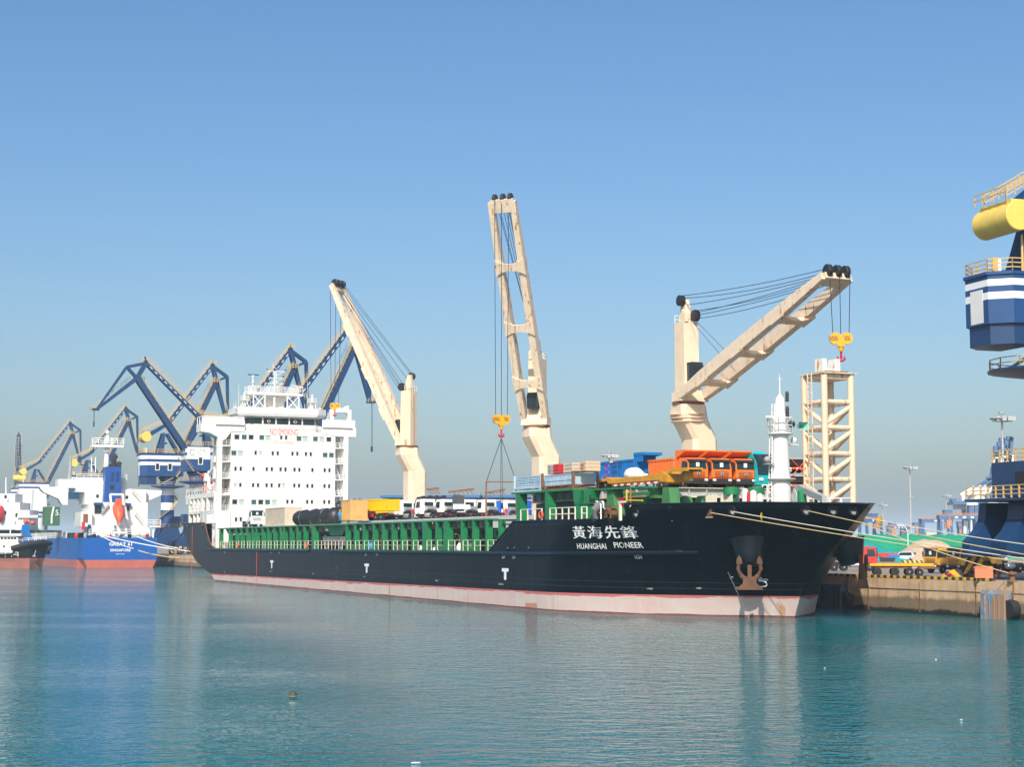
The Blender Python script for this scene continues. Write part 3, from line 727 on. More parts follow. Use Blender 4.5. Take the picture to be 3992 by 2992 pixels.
# radar platform on two trussed legs
mb = MB(); mb.prismx([(A(820, 460)[1], 37.45), (A(1372, 478)[1], 37.45), (A(1372, 478)[1], 37.9), (A(820, 460)[1], 38.1)], AF - 4, AF - 1); acc('radar_platform', mb, 'white_clean')
mb = MB(); v0, v1 = A(825, 460)[1], A(1368, 478)[1]
mb.rail([(AF - 1, v0, 37.95), (AF - 1, v1, 37.95)], 1.25, .045, 1.3, 3); mb.rail([(AF - 4, v0, 37.95), (AF - 4, v1, 37.95)], 1.25, .045, 1.3, 3); acc('railing', mb, 'rail_white')
for x0, x1 in ((878, 992), (1215, 1330)):
    v0, v1 = A(x0, 480)[1], A(x1, 480)[1]; mb = MB()
    for s in (AF - 1.2, AF - 3.8):
        mb.beam((s, v0, 34.6), (s, v0, 37.5), .2, .2); mb.beam((s, v1, 34.6), (s, v1, 37.5), .2, .2)
        mb.beam((s, v0, 34.7), (s, v1, 37.4), .17, .17); mb.beam((s, v1, 34.7), (s, v0, 37.4), .17, .17)
    acc('platform_truss', mb, 'white_clean')
mb = MB(); mb.box(AF - 6, AF - 3.2, A(1000, 560)[1], A(1210, 560)[1], 34.7, 37.2); acc('mast_house', mb, 'white')
# main signal mast
vc = A(1095, 300)[1]; mb = MB(); s = AF - 1.6
mb.tube((s, vc, 34.7), (s, vc, 42.3), .26, .16, 10); mb.tube((s - .5, vc + .7, 37.9), (s, vc + .3, 42.4), .14, .1, 8); mb.tube((s, vc - .35, 41.5), (s, vc - .35, 44.0), .06, .03, 6)
mb.beam((s, vc - .3, 43.6), (s, vc + .7, 42.4), .08, .08)
for z, a, b_ in ((42.4, -1.7, 2.3), (41.0, -1.2, 1.9), (39.9, -1.5, 1.9)): mb.beam((s, vc + a, z), (s, vc + b_, z + .05), .12, .12); mb.beam((s, vc + b_*.8, z), (s, vc + .2, z - 1.0), .08, .08)
mb.tube((s - .8, vc - 1.4, 37.9), (s, vc - .1, 40.6), .07, .07, 6); mb.tube((s - .8, vc + 1.6, 37.9), (s, vc + .1, 39.4), .07, .07, 6)
acc('signal_mast', mb, 'white_clean')
for z, a in ((42.55, -1.6), (42.55, 2.2), (41.2, -1.1), (41.2, 1.8), (40.1, -1.4), (40.1, 1.8), (43.0, .9)):
    mb = MB(); mb.lathe([(.1, 0), (.13, .05), (.13, .25), (.1, .32), (.03, .36)], (s, vc + a, z), 8); acc('mast_lamp', mb, 'black_metal')
# radar scanners, satellite domes, small tower platforms
v = A(875, 300)[1]; mb = MB(); mb.tube((AF - 1.4, v, 38), (AF - 1.4, v, 41.0), .2, .13); mb.lathe([(.35, 39.8), (.45, 39.85), (.35, 39.95)], (AF - 1.4, v, 0), 10); mb.lathe([(.2, 40.9), (.28, 41.1), (.2, 41.4)], (AF - 1.4, v, 0), 10); acc('radar_pedestal', mb, 'white_clean')
mb = MB(); mb.box(AF - 1.55, AF - 1.25, v - 1.05, v + 1.2, 41.42, 41.6); acc('radar_scanner', mb, 'blue')
v = A(1320, 410)[1]; mb = MB(); mb.ball((AF - 1.4, v, 39.0), .33); mb.tube((AF - 1.4, v, 37.9), (AF - 1.4, v, 38.8), .12); acc('radar_pedestal', mb, 'white_clean')
mb = MB(); mb.beam((AF - 1.4, v - 1.4, 39.7), (AF - 1.4, v + 1.1, 39.35), .25, .14); acc('radar_scanner', mb, 'white_clean')
for x, y in ((790, 520), (1467, 545)):
    v = A(x, y)[1]; mb = MB(); z = 36.3
    mb.prismz([(AF - 2.2, v - .85), (AF - .6, v - .85), (AF - .6, v + .85), (AF - 2.2, v + .85)], z - .12, z)
    for a in (-.6, .6):
        mb.beam((AF - .8, v + a * 1.2, 34.7), (AF - .9, v + a * .6, z), .12, .12); mb.beam((AF - 2, v + a * 1.2, 34.7), (AF - 1.9, v + a * .6, z), .12, .12)
    mb.tube((AF - 1.4, v, 34.7), (AF - 1.4, v, z + .3), .28); mb.tube((AF - 1.4, v, z + .3), (AF - 1.4, v, z + 1.2), .22); mb.ball((AF - 1.4, v, z + 1.35), .25)
    mb.rail([(AF - .65, v - .8, z), (AF - .65, v + .8, z), (AF - 2.1, v + .8, z), (AF - 2.1, v - .8, z), (AF - .65, v - .8, z)], .8, .025, .8)
    acc('antenna_platform', mb, 'white_clean')
for x, z1 in ((740, 39.5), (1000, 40.8), (1425, 40.6), (1400, 36.0), (690, 35.6), (712, 36.0), (1560, 33.8)):
    v = A(x, 500)[1]; mb = MB(); mb.tube((AF - 2, v, 34.5), (AF - 2, v, z1), .05, .03, 5); acc('whip_antenna', mb, 'rail_white')
mb = MB(); mb.ball((AF - .4, A(690, 600)[1], 34.6), .28); acc('satellite_dome', mb, 'white_clean')
mb = MB(); mb.ball((AF - .4, A(1530, 630)[1], 34.9), .24); acc('satellite_dome', mb, 'white_clean')
# boom rest with a rounded opening on the port wing
mb = MB(); v0, v1 = A(1650, 650)[1], A(1860, 660)[1]; z0, z1 = 31.1, 35.0; a0, a1, b0, b1 = v0 + .75, v1 - .75, z0 + .75, z1 - .55
out = [(v0, z0), (v1, z0), (v1, z1), (v0, z1)]; N = 24; inn = []
for i in range(N):
    t = 2 * PI * i / N; cx, cz = (a0+a1)/2, (b0+b1)/2; f = lambda q: math.copysign(abs(q) ** .35, q)
    inn.append((cx + (a1-a0)/2 * f(math.cos(t)), cz + (b1-b0)/2 * f(math.sin(t))))
ou = []
for i in range(N):
    t = 2 * PI * i / N; f = lambda q: max(-1, min(1, 1.42 * q)); ou.append(((v0+v1)/2 + (v1-v0)/2 * f(math.cos(t)), (z0+z1)/2 + (z1-z0)/2 * f(math.sin(t))))
vs = []
for s in (AF - 2.6, AF - 1.6): vs += [(s, a, b) for a, b in ou] + [(s, a, b) for a, b in inn]
fs = []
for i in range(N):
    j = (i + 1) % N
    fs += [(i, j, N + j, N + i), (2*N+i, 3*N+i, 3*N+j, 2*N+j), (i, 2*N+i, 2*N+j, j), (N+i, N+j, 3*N+j, 3*N+i)]
mb.add(vs, fs)
mb.prismx([(v0 + 1.3, z1), (v0 + 4.0, z1), (v0 + 4.0, z1 + .9), (v0 + 3.4, z1 + .8), (v0 + 3.0, z1 + .35), (v0 + 2.2, z1 + .35), (v0 + 1.8, z1 + .55), (v0 + 1.3, z1 + 1.1)], AF - 2.5, AF - 1.7)
acc('boom_rest', mb, 'white_rusty')
mb = MB(); mb.ladder((AF - 1.3, A(1610, 700)[1], 31.1), (AF - 1.3, A(1610, 700)[1], 34.4), .5, (0, 1, 0)); acc('stair', mb, 'rail_white')
# ------------------------------------------------------------------ open stern decks on the starboard quarter
mb = MB()
mb.box(-217, AF - 1, .3, 9, 16.6, 17.5); mb.box(-216.6, -212, .3, 3, 15.6, 16.7)
mb.box(-214, AF - 1, .3, 9, 13.4, 13.95)
for s in (-213.3, -209, -205.4, -202.0, -201.0, -196.9, -190.2): mb.box(s - .35, s + .35, .3, .9, 11.3, 16.7)
mb.box(-214, -190, 6.5, 7.0, 6.1, 16.6)
ST = mb.build('stern_gallery', M['white_rusty'], SHIP, SO)
mb = MB(); mb.prism([(-203.5, 11.4), (-196.6, 11.4), (-196.6, 13.5), (-201.2, 13.5), (-201.6, 12.6)], .3, .55); mb.build('plated_side', M['white_clean'], ST, SO)
mb = MB(); mb.rail([(-213, .4, 13.95), (-190, .4, 13.95)], 1.3, .045, 1.4, 2); mb.rail([(-216.5, .4, 17.5), (-190, .4, 17.5)], 1.3, .045, 1.6, 2); mb.build('railing', M['rail_white'], ST, SO)
mb = MB()
for i in range(13): mb.beam((-196.0 + i * .55, .35, 11.4), (-196.0 + i * .55, .35, 13.3), .12, .08)
mb.beam((-196.2, .35, 13.35), (-189.3, .35, 13.35), .12, .12); mb.beam((-196.2, .35, 11.4), (-189.3, .35, 11.4), .12, .12); mb.build('railing', M['rail_white'], ST, SO)
mb = MB(); mb.path([(-203.5, 1.2, 14), (-203.5, 1.2, 15.5), (-202.6, 1.2, 16.1), (-201.8, 1.2, 15.5), (-201.8, 1.2, 14)], .16, 6); mb.build('ventilator', M['orange'], ST, SO)
mb = MB(); mb.lathe([(.55, 13.95), (.6, 14.3), (.6, 15.1), (.5, 15.3)], (-194.2, 1.6, 0), 12); mb.build('drum', M['yellow'], ST, SO)
for s in (-201.5, -197.8, -193.5, -191.0):
    mb = MB(); mb.lathe([(.32, -1.1), (.62, -1.0), (.66, 0), (.62, 1.0), (.32, 1.1)], (s, 1.2, 18.7), 14, 'x'); mb.box(s - .7, s + .7, .8, 1.6, 17.5, 18.15)
    mb.build('life_raft_canister', M['orange_red'] if s in (-191.0, -201.5) else M['white_clean'], ST, SO)
mb = MB(); mb.tube((-199.8, 1.4, 17.5), (-199.8, 1.4, 22.2), .4, .3); mb.beam((-199.8, 1.4, 21.5), (-190.5, 2.2, 25.5), .5, .6, .3, .4); mb.box(-203.2, -201.6, .9, 2.2, 20.2, 21.8); mb.tube((-203, 1.4, 17.5), (-202.8, 1.4, 21), .25); mb.build('provision_crane', M['white_clean'], ST, SO)
mb = MB(); mb.ball((-202.6, .8, 21.3), .5); mb.tube((-196.5, 1.2, 17.5), (-196.0, 1.2, 20.5), .12); mb.build('fire_monitor', M['red'], ST, SO)
mb = MB(); mb.lathe([(.9, 6.1), (.9, 9.0), (1.3, 9.2), (1.3, 9.7)], (-191.5, 2.6, 0), 14); mb.path([(-193.5, 1.2, 6.4), (-193.2, 1.2, 8.2), (-191.8, 1.2, 9.4), (-190.2, 1.2, 8.6), (-189.6, 1.2, 7.2)], .2, 6); mb.build('mooring_winch', M['cream_rusty'], ST, SO)
# ------------------------------------------------------------------ green coaming frame along the starboard side
ZT = 10.2
mb = MB(); mb.box(-186.0, -45.5, .1, 1.15, ZT - .12, ZT + .06)
COAM = mb.build('coaming_stringer', M['green'], SHIP, SO, smooth=0)
posts = [(542, 0), (637, 0), (702, 0), (755, 0), (814, 0), (866, 0), (903, 0), (965, 0), (1020, 0), (1083, 0), (1146, 0), (1180, 0), (1247, 0), (1312, 0), (1384, 0), (1474, 1), (1800, 0), (1888, 0), (1975, 0)]
px = [650 + c * .392 for c, k in posts]; wd = [k for c, k in posts]
posts2 = [(20, 0), (110, 0), (205, 0), (313, 0), (414, 0), (518, 0), (617, 0), (734, 0), (865, 1), (992, 0), (1095, 1), (1267, 0), (1392, 0), (1535, 0), (1675, 0)]
px2 = [1350 + c * .362 for c, k in posts2]
allp = list(zip(px, wd)); allp = [p for p in allp if p[0] < 1340] + list(zip(px2, [k for c, k in posts2]))
PS = []
for x, k in allp:
    s = bv(x, 2090, .45)[0]; PS.append((s, k)); mb = MB(); h = (.55 if k == 0 else 1.5)
    a = .1; b = .85 if k == 0 else .9
    mb.box(s - h/2, s + h/2, a, b, 6.1, ZT - .12)
    mb.prism([(s + h/2, ZT - .12), (s + h/2, ZT - .9), (s + h/2 + .45, ZT - .12)], .3, .45); mb.prism([(s - h/2, ZT - .12), (s - h/2, ZT - .9), (s - h/2 - .45, ZT - .12)], .3, .45)
    mb.build('stanchion', M['green'], COAM, SO, smooth=0)
# inner coaming, its ribs, and the grey hatch covers on top
mb = MB(); mb.box(-184, -46, 2.9, 3.1, 6.1, 9.0); mb.box(-184, -46, 2.6, 3.4, 8.75, 9.0)
for i in range(92): mb.box(-183.5 + i * 1.5, -183.38 + i * 1.5, 2.5, 2.9, 6.1, 8.8)
mb.build('hatch_coaming', M['green_dark'], SHIP, SO, smooth=0)
mb = MB(); x = -186.0
while x < -50:
    x1 = min(x + 17.0, -46.5); mb.box(x + .15, x1 - .15, 1.4, 29.2, 10.26, 10.36); mb.box(x + .15, x1 - .15, 6.0, 29.0, 10.36, 10.8); mb.box(x + .4, x1 - .4, 2.4, 28.4, 9.2, 10.26)
    for i in range(9): mb.prismx([(2.0, 9.3), (2.4, 9.0), (2.4, 10.2), (1.5, 10.25)], x + .8 + i * 1.9, x + .95 + i * 1.9)
    x = x1
HZ0 = 10.8
mb.build('hatch_cover', M['hatch_grey'], SHIP, SO, smooth=0)
# deck side: rails between the stanchions, pipes and clutter
for (s0, k0_), (s1, k1_) in zip(PS[:-1], PS[1:]):
    if s1 - s0 > 1.2:
        mb = MB(); a, b_ = s0 + .3 + .5 * k0_, s1 - .3 - .5 * k1_
        mb.rail([(a, .22, 6.4), (b_, .22, 6.4)], 1.3, .025, 1.9, 2, .04); mb.build('railing', M['rail'], COAM, SO, smooth=0)
for s, z in ((-176.0, 8.9), (-91, 8.6), (-79.5, 8.2), (-117, 8.4), (-106, 9.2), (-60, 8.4)):
    mb = MB(); mb.tube((s, 1.9, 6.1), (s, 1.9, z), .12, .12, 6); mb.path([(s, 1.9, z - .1), (s + .1, 1.5, z + .1), (s + .5, 1.2, z + .1)], .12, 6); mb.build('vent_pipe', M['yellow_rail'] if s != -176.0 else M['red'], COAM, SO)
for x in range(5):
    s = -126 + x * 19; mb = MB(); mb.beam((s, 1.1, 9.75), (s + .9, 1.1, 9.75), .25, .12); mb.beam((s + .45, 1.4, 9.2), (s + .45, 1.4, 10.2), .12, .12); mb.build('cleat', M['yellow'], COAM, SO)
# stacked plates / gangway gap between the frames
mb = MB(); s0, s1 = bv(1258, 2140, .4)[0], bv(1325, 2140, .4)[0]
for i in range(6): mb.box(s0, s1, .4, 2.2, 7.2 + i * .2, 7.3 + i * .2)
mb.box(s0 + .4, s0 + .7, .6, .9, 6.1, 7.2); mb.box(s1 - .7, s1 - .4, .6, .9, 6.1, 7.2); mb.build('grating_stack', M['grey'], COAM, SO)
mb = MB(); mb.prism([(s0 - 1, 10.1), (s1 + 1, 10.1), (s1 - 2, 8.5), (s0 + 1, 8.5)], 1.3, 2.6); mb.build('gantry_bracket', M['green'], COAM, SO)
# ------------------------------------------------------------------ raised forward frame and forward hatch
mb = MB(); mb.box(-41.0, -24.2, .9, 3.6, 13.0, 13.2); mb.prismz([(-24.2, .9), (-10.0, 1.9), (-10.0, 3.6), (-24.2, 3.6)], 12.85, 13.02)
FWD = mb.build('forward_frame', M['green'], SHIP, SO, smooth=0)
F7 = lambda x, y, v=1.0: bv(1950 + x * .422, 1700 + y * .422, v)
for x0, x1, mat, fl in ((145, 190, 'green', 0), (400, 468, 'green', 0), (672, 748, 'green', 1), (772, 845, 'green', 1), (905, 1000, 'green_light', 2), (1212, 1282, 'green_light', 3)):
    s0, s1 = F7(x0, 650)[0], F7(x1, 650)[0]; L = (s1 - s0); c = (s0 + s1) / 2; mb = MB(); w_ = .5; vo = max(0.0, hv(c + 1, 9.9) + .25 - .95)
    top = 13.0 if x0 < 900 else 12.9
    if fl == 0: mb.box(c - w_, c + w_, .95, 1.9, 9.5, top)
    elif fl == 1: mb.box(c - w_, c + w_, .95, 1.9, 9.5, 11.6); mb.prism([(c - .6, 11.4), (c + .6, 11.4), (c + 1.1, top), (c - 1.0, top)], .95, 2.0)
    else: mb.prism([(c - 1.1, 9.5), (c + 1.3, 9.5), (c + .7, top), (c - .6, top)], .95 + vo, 2.1 + vo)
    mb.build('stanchion', M[mat], FWD, SO, smooth=0)
s0, v_, z0 = F7(780, 630, .8); s1 = F7(838, 630, .8)[0]; mb = MB(); mb.box(s0, s0 + 1.1, .7, 1.6, z0, z0 + 1.1); mb.mat(1).box(s0 + 1.08, s0 + 1.12, .8, 1.5, z0 + .12, z0 + .98)
mb.build('lamp_box', [M['green'], M['dark']], FWD, SO, smooth=0)
for x in range(4):
    s = -39 + x * 8.5; mb = MB(); mb.box(s - .6, s + .6, 4.6, 6.4, 6.2, 13.0); mb.build('stanchion', M['green_dark'], FWD, SO, smooth=0)
mb = MB(); mb.box(-43, -14.5, 5.0, 26, 9.6, 12.0); mb.build('forward_coaming', M['green_dark'], SHIP, SO, smooth=0)
mb = MB(); mb.box(-43, -13.6, 4.2, 26.5, 12.05, 12.2); mb.mat(1).box(-43, -13.9, 4.5, 26.2, 12.2, 13.0); mb.mat(0).box(-43, -13.5, 4.3, 26.6, 13.0, 13.08)
for i in range(14): mb.mat(1).box(-42 + i * 2.0, -41.9 + i * 2.0, 4.2, 4.5, 12.2, 13.0)
for i in range(10): mb.mat(1).box(-13.9, -13.62, 5 + i * 2.1, 5.12 + i * 2.1, 12.2, 13.0)
mb.build('forward_hatch_cover', [M['cream'], M['hatch_grey']], SHIP, SO, smooth=0)
mb = MB(); mb.box(-17.5, -12.2, 4.4, 5.6, 11.9, 12.2); mb.prism([(-19.5, 12.6), (-12.6, 12.6), (-13.8, 11.3), (-18.4, 11.3)], 4.2, 5.4); mb.build('hatch_guide', M['green_light'], SHIP, SO, smooth=0)
# forecastle deck fittings just behind the bulwark
for x, y, r, h in ((1665, 600, .82, 1.0), (1930, 600, .85, 1.0)):
    s, v, z = bv(2250 + x * .3617, 1700 + y * .3617, 9.0 if x < 1800 else 11.0); mb = MB(); mb.lathe([(r, 0), (r, h*.75), (r*.2, h*.8)], (s, v, z - .35), 18); mb.lathe([(r*.55, -2.2), (r*.5, 0)], (s, v, z - .3), 14); mb.build('ventilator_head', M['green'], SHIP, SO)
for x, w_ in ((760, 1.0), (1095, 1.6), (1300, 1.4)):
    s, v, z = bv(2250 + x * .3617, 1700 + 720 * .3617, 8.0); mb = MB(); mb.prismx([(v, z - .6), (v + 1.4, z - .6), (v + 1.1, z + .55), (v + .4, z + .7), (v + .05, z + .2)], s - w_/2, s + w_/2); mb.build('roller_fairlead', M['green_light'], SHIP, SO)
for x0, x1 in ((1385, 1500), (1545, 1670)):
    mb = MB(); s0, v, z0 = bv(2250 + x0 * .3617, 1700 + 720 * .3617, 8.5); s1 = bv(2250 + x1 * .3617, 1700 + 720 * .3617, 8.5)[0]; n_ = 9
    for i in range(n_): mb.box(s0 + (s1-s0)*i/n_, s0 + (s1-s0)*(i+.6)/n_, v, v + .12, z0 - .4, z0 + .62 + .06 * (i % 3))
    mb.build('slatted_rack', M['rail'], SHIP, SO, smooth=0)
for x, y, m_ in ((1810, 650, 'white_clean'), (1865, 680, 'red'), (1900, 670, 'rail_white'), (1715, 700, 'white_clean'), (1970, 705, 'white_clean')):
    s, v, z = bv(2250 + x * .3617, 1700 + y * .3617, 10.0); mb = MB(); mb.lathe([(.3, -.8), (.34, 0), (.3, .6), (.1, .75)], (s, v, z), 10); mb.build('air_pipe', M[m_], SHIP, SO)
mb = MB(); s, v, z = bv(3000 + 440*.2034, 1750 + 960*.2034, 17.0); mb.lathe([(1.55, -.5), (1.55, -.35), (.9, -.3), (.9, .3), (1.55, .35), (1.55, .5)], (s, v, z - .2), 24, 'y'); mb.mat(1).lathe([(.9, -.6), (.9, .55)], (s, v, z - .2), 18, 'y'); mb.build('mooring_winch', [M['hatch_grey'], M['grey']], SHIP, SO)
# bitts, ladder and rails on the raised bulwark
for x0, x1, y0, y1 in ((190, 385, 700, 780), (460, 688, 685, 775), (735, 770, 675, 765), (830, 885, 670, 765), (1030, 1180, 660, 765)):
    s0 = F7(x0, y1, .3)[0]; s1 = F7(x1, y1, .3)[0]; mb = MB(); mb.rail([(s0, max(.3, hv(s0, 9.8) + .15), 9.8), (s1, max(.3, hv(s1, 9.8) + .15), 9.8)], 1.35, .045, 1.8, 2 if x0 != 190 else 1, .06); mb.build('railing', M['rail'], SHIP, SO, smooth=0)
for x in (883, 935):
    s = F7(x, 700, .25)[0]; mb = MB(); mb.path([(s, .2, 9.8), (s, .2, 11.4), (s + .15, .2, 11.6), (s + .45, .2, 11.6), (s + .6, .2, 11.4), (s + .6, .2, 10.9)], .08, 6); mb.build('boarding_rail', M['rail_white'], SHIP, SO)
s = F7(1265, 620, 1.2)[0]
mb = MB()
for a in (-1.5, 1.5): mb.beam((F7(1155, 600)[0], 1.6, 11.4 + a * .0), (F7(1155, 600)[0], 1.6, 12.8), .12, .12)
mb.path([(F7(1185, 480)[0], .8, 12.7), (F7(1185, 560)[0], .8, 11.6), (F7(1330, 575)[0], .8, 11.5)], .1, 6); mb.build('pipe_guard', M['yellow'], SHIP, SO)
s, v, z = F7(1115, 600, 1.5); mb = MB(); mb.prism([(s - .3, z - .15), (s + .1, z - .7), (s + .3, z - .2), (s + .4, z + .25), (s - .3, z + .3)], v - .2, v + .2); mb.build('flag_cover', M['hook_red'], SHIP, SO)
s, v, z = F7(1100, 690, .8); mb = MB(); mb.box(s - .12, s + .12, v, v + .25, 9.6, z + .9); mb.box(s - .3, s + 1.4, v, v + .25, z + .75, z + .95); mb.build('davit_post', M['rail'], SHIP, SO)
# ------------------------------------------------------------------ three deck cranes (bent pedestal, slewing house, twin box jib)
LJ = 34.5
HEADS = []
def deck_crane(s, v, z, az, el, label, base_off, LJ=34.0):
    mb = MB(); c = Vector((s, v, z))
    def ring(dv, dz, a, b): # chamfered rectangle
        k = .55
        return [Vector((s + x, v + y + dv, z + dz)) for x, y in ((-a, -b + k), (-a + k, -b), (a - k, -b), (a, -b + k), (a, b - k), (a - k, b), (-a + k, b), (-a, b - k))]
    rows = [ring(base_off, 6.0 - z, 1.95, 1.75), ring(base_off, -4.6, 1.95, 1.75), ring(base_off * .15, -2.2, 1.95, 1.8), ring(0, -1.6, 1.95, 1.85), ring(0, -.25, 1.8, 1.8)]
    vs = [p for r in rows for p in r]; fs = [(j*8+i, j*8+(i+1) % 8, (j+1)*8+(i+1) % 8, (j+1)*8+i) for j in range(4) for i in range(8)] + [tuple(range(32, 40))]
    mb.add(vs, fs); CR = mb.build('deck_crane', M['cream'], SHIP, SO, smooth=0); CR['label'] = label
    T = Matrix.Translation(c) @ Matrix.Rotation(az, 4, 'Z')
    def part(name, mb, mat, sm=35): return mb.build(name, M[mat] if isinstance(mat, str) else mat, CR, SO, sm, T)
    mb = MB(); mb.lathe([(1.85, -.25), (2.02, -.2), (2.02, .1), (1.85, .15)], (0, 0, 0), 28); part('slewing_ring', mb, 'rust')
    mb = MB()   # rusty staging rings below the slewing ring
    for q in range(3): mb.lathe([(2.1 + .1*q, -1.5 - .45*q), (2.35, -1.5 - .45*q), (2.35, -1.42 - .45*q), (2.1 + .1*q, -1.42 - .45*q)], (0, 0, 0), 18)
    if el < 1.0 or el > 1.2: part('staging', mb, 'cream_rusty')
    # house
    mb = MB()
    mb.prism([(-1.35, .15), (1.5, .15), (1.5, 1.3), (.9, 2.2), (.75, 10.2), (-1.35, 10.2)], -1.1, 1.1)
    for q in (-1, 1): mb.prism([(-.7, .15), (1.5, .15), (1.3, 1.1), (.5, 1.5), (-.7, 1.2)], q*1.1 if q > 0 else -2.05, 2.05 if q > 0 else -1.1)
    part('crane_house', mb, 'cream')
    mb = MB(); mb.prism([(-1.1, 10.2), (.3, 10.2), (.25, 11.8), (-.2, 13.2), (-.7, 13.2), (-1.0, 11.6)], -.45, .35); mb.prism([(-.3, 10.2), (.9, 10.2), (.9, 11.3), (.2, 11.8)], -1.0, -.5); part('sheave_tower', mb, 'cream')
    mb = MB(); mb.lathe([(.62, -.32), (.7, -.28), (.7, .28), (.62, .32)], (-.35, -.75, 13.0), 16, 'y'); part('sheave', mb, 'black_metal'); mb = MB(); mb.lathe([(.72, -.3), (.78, 0), (.72, .3)], (.95, .55, 11.0), 16, 'y'); part('sheave', mb, 'black_metal')
    mb = MB(); mb.rail([(-1.3, -1.05, 10.2), (-1.3, 1.05, 10.2), (.0, 1.05, 10.2)], 1.0, .035, .8, 2); part('railing', mb, 'rail')
    mb = MB(); mb.ladder((-1.5, .4, -5), (-1.5, .4, 10), .5, (0, 1, 0), .03, .5); part('ladder', mb, 'cream_rusty')
    # operator cab on the front of the house
    mb = MB(); mb.prism([(.8, 2.7), (2.2, 2.5), (2.35, 4.5), (2.1, 5.0), (.8, 5.0)], -.75, .75); mb.mat(1).prism([(1.0, 3.0), (2.27, 2.75), (2.40, 4.4), (2.2, 4.7), (1.0, 4.7)], -.78, .78)
    mb.mat(0).box(1.4, 1.5, -.80, .80, 2.9, 4.9); mb.box(2.2, 2.42, -.06, .06, 2.6, 4.8); mb.box(2.2, 2.43, -.8, .8, 3.5, 3.58); part('operator_cab', mb, [M['black_metal'], M['glass']])
    # jib
    ca, sa = math.cos(el), math.sin(el); P0 = Vector((.7, 0, .75)); d = Vector((ca, 0, sa)); nrm = Vector((-sa, 0, ca))
    P = lambda t, y, h=0.0: P0 + d * (LJ * t) + Vector((0, y, 0)) + nrm * h
    Y = 1.72
    for q in (-1, 1):
        mb = MB(); st = [(0, .38, .36), (.03, .55, .44), (.17, .74, .50), (.45, .78, .52), (.75, .70, .47), (.93, .50, .42), (1.0, .40, .40)]
        vs = []
        for t, h, b in st: vs += [P(t, q*Y - b, -h), P(t, q*Y + b, -h), P(t, q*Y + b, h), P(t, q*Y - b, h)]
        mb.add(vs, [(j*4+i, j*4+(i+1) % 4, (j+1)*4+(i+1) % 4, (j+1)*4+i) for j in range(len(st)-1) for i in range(4)] + [(0,1,2,3), tuple(range(len(vs)-4, len(vs)))])
        part('jib_beam', mb, 'cream' if 0 else 'cream_rusty')
    for t in (.185, .44, .715):
        mb = MB(); N = 9; vs = []
        for i in range(N):
            y = -Y - .6 + (2*Y + 1.2) * i / (N-1); u_ = abs(y) / (Y + .6); w_ = .5 + .75 * u_ ** 2.2
            lo = -.95 - (.12 if u_ < .5 else 0); hi = -.62
            vs += [P(t, y, lo) - d*w_, P(t, y, lo) + d*w_, P(t, y, hi) + d*w_, P(t, y, hi) - d*w_]
        mb.add(vs, [(j*4+i, j*4+(i+1) % 4, (j+1)*4+(i+1) % 4, (j+1)*4+i) for j in range(N-1) for i in range(4)] + [(0,1,2,3), tuple(range(len(vs)-4, len(vs)))])
        for q in (-1, 1): mb.prism([(0, 0), (1.3, 0), (.3, .75)], q*(Y - .55) - .06, q*(Y - .55) + .06, Matrix.Translation(P(t - .012, 0, -.62)) @ Matrix.Rotation(-el, 4, 'Y'))
        part('cross_beam', mb, 'cream_rusty')
    mb = MB(); mb.prism([(-1.6, -.35), (.3, -.35), (.3, .35), (-1.2, .35)], -Y, Y, Matrix.Translation(P(1, 0)) @ Matrix.Rotation(-el, 4, 'Y')); part('jib_head', mb, 'cream_rusty')
    mb = MB()
    hv_ = P(1.0, 0, .55) + d * .3
    for y in (-1.25, 0, 1.15): mb = MB(); mb.lathe([(.62, -.28), (.72, -.2), (.72, .2), (.62, .28)], (hv_.x, y, hv_.z), 16, 'y'); part('sheave', mb, 'black_metal')
    # luffing and hoisting wires
    for i, (y, a, b) in enumerate(((-.95, Vector((-.35, -.75, 13.6)), P(1, -1.25, .9)), (-.6, Vector((-.35, -.6, 13.3)), P(.99, -.9, .7)), (-.2, Vector((.2, -.2, 12.4)), P(.985, -.3, .6)), (.2, Vector((.9, .4, 11.6)), P(.98, .2, .5)), (.55, Vector((1.4, .5, 11.0)), P(.97, .8, .4)), (.9, Vector((1.5, .7, 10.6)), P(.95, 1.0, .3)), (.3, Vector((1.4, .3, 11.3)), P(.99, .5, .8)))):
        mb = MB(); n_ = 10; pts = [a.lerp(b, k / n_) - Vector((0, 0, (.5 if el < 1 else .12) * 4 * (k/n_) * (1 - k/n_) * (1 if i % 2 else .6))) for k in range(n_ + 1)]; mb.path(pts, .042, 5); part('luffing_wire', mb, 'cable')
    if el < 1:
        for y in (-.3, .4): mb = MB(); mb.path([Vector((.9, y, 10.6)), P(.30 + .03*y, y, .3)], .035, 4); part('hoist_wire', mb, 'cable')
    for q in (-1, 1):
        mb = MB(); mb.box(*sorted((q*.35, q*.95)), -.02, 0, 0, .0)
    hd = T @ (P(1.0, 0, 0) + d * .55); HEADS.append((hd, T, CR)); return CR
deck_crane(-148.3, 26.3, 25.02, math.radians(-142.8), math.radians(62.9), 'aft deck crane with its jib leaning back over the white accommodation block', 1.5)
deck_crane(-90.2, 26.3, 24.91, math.radians(-44), math.radians(65.6), 'middle deck crane with its jib raised almost upright', 1.5, 34.0)
deck_crane(-43.8, 26.3, 24.81, math.radians(4), math.radians(20.7), 'forward deck crane with its jib reaching low over the bow', 1.5, 31.0)
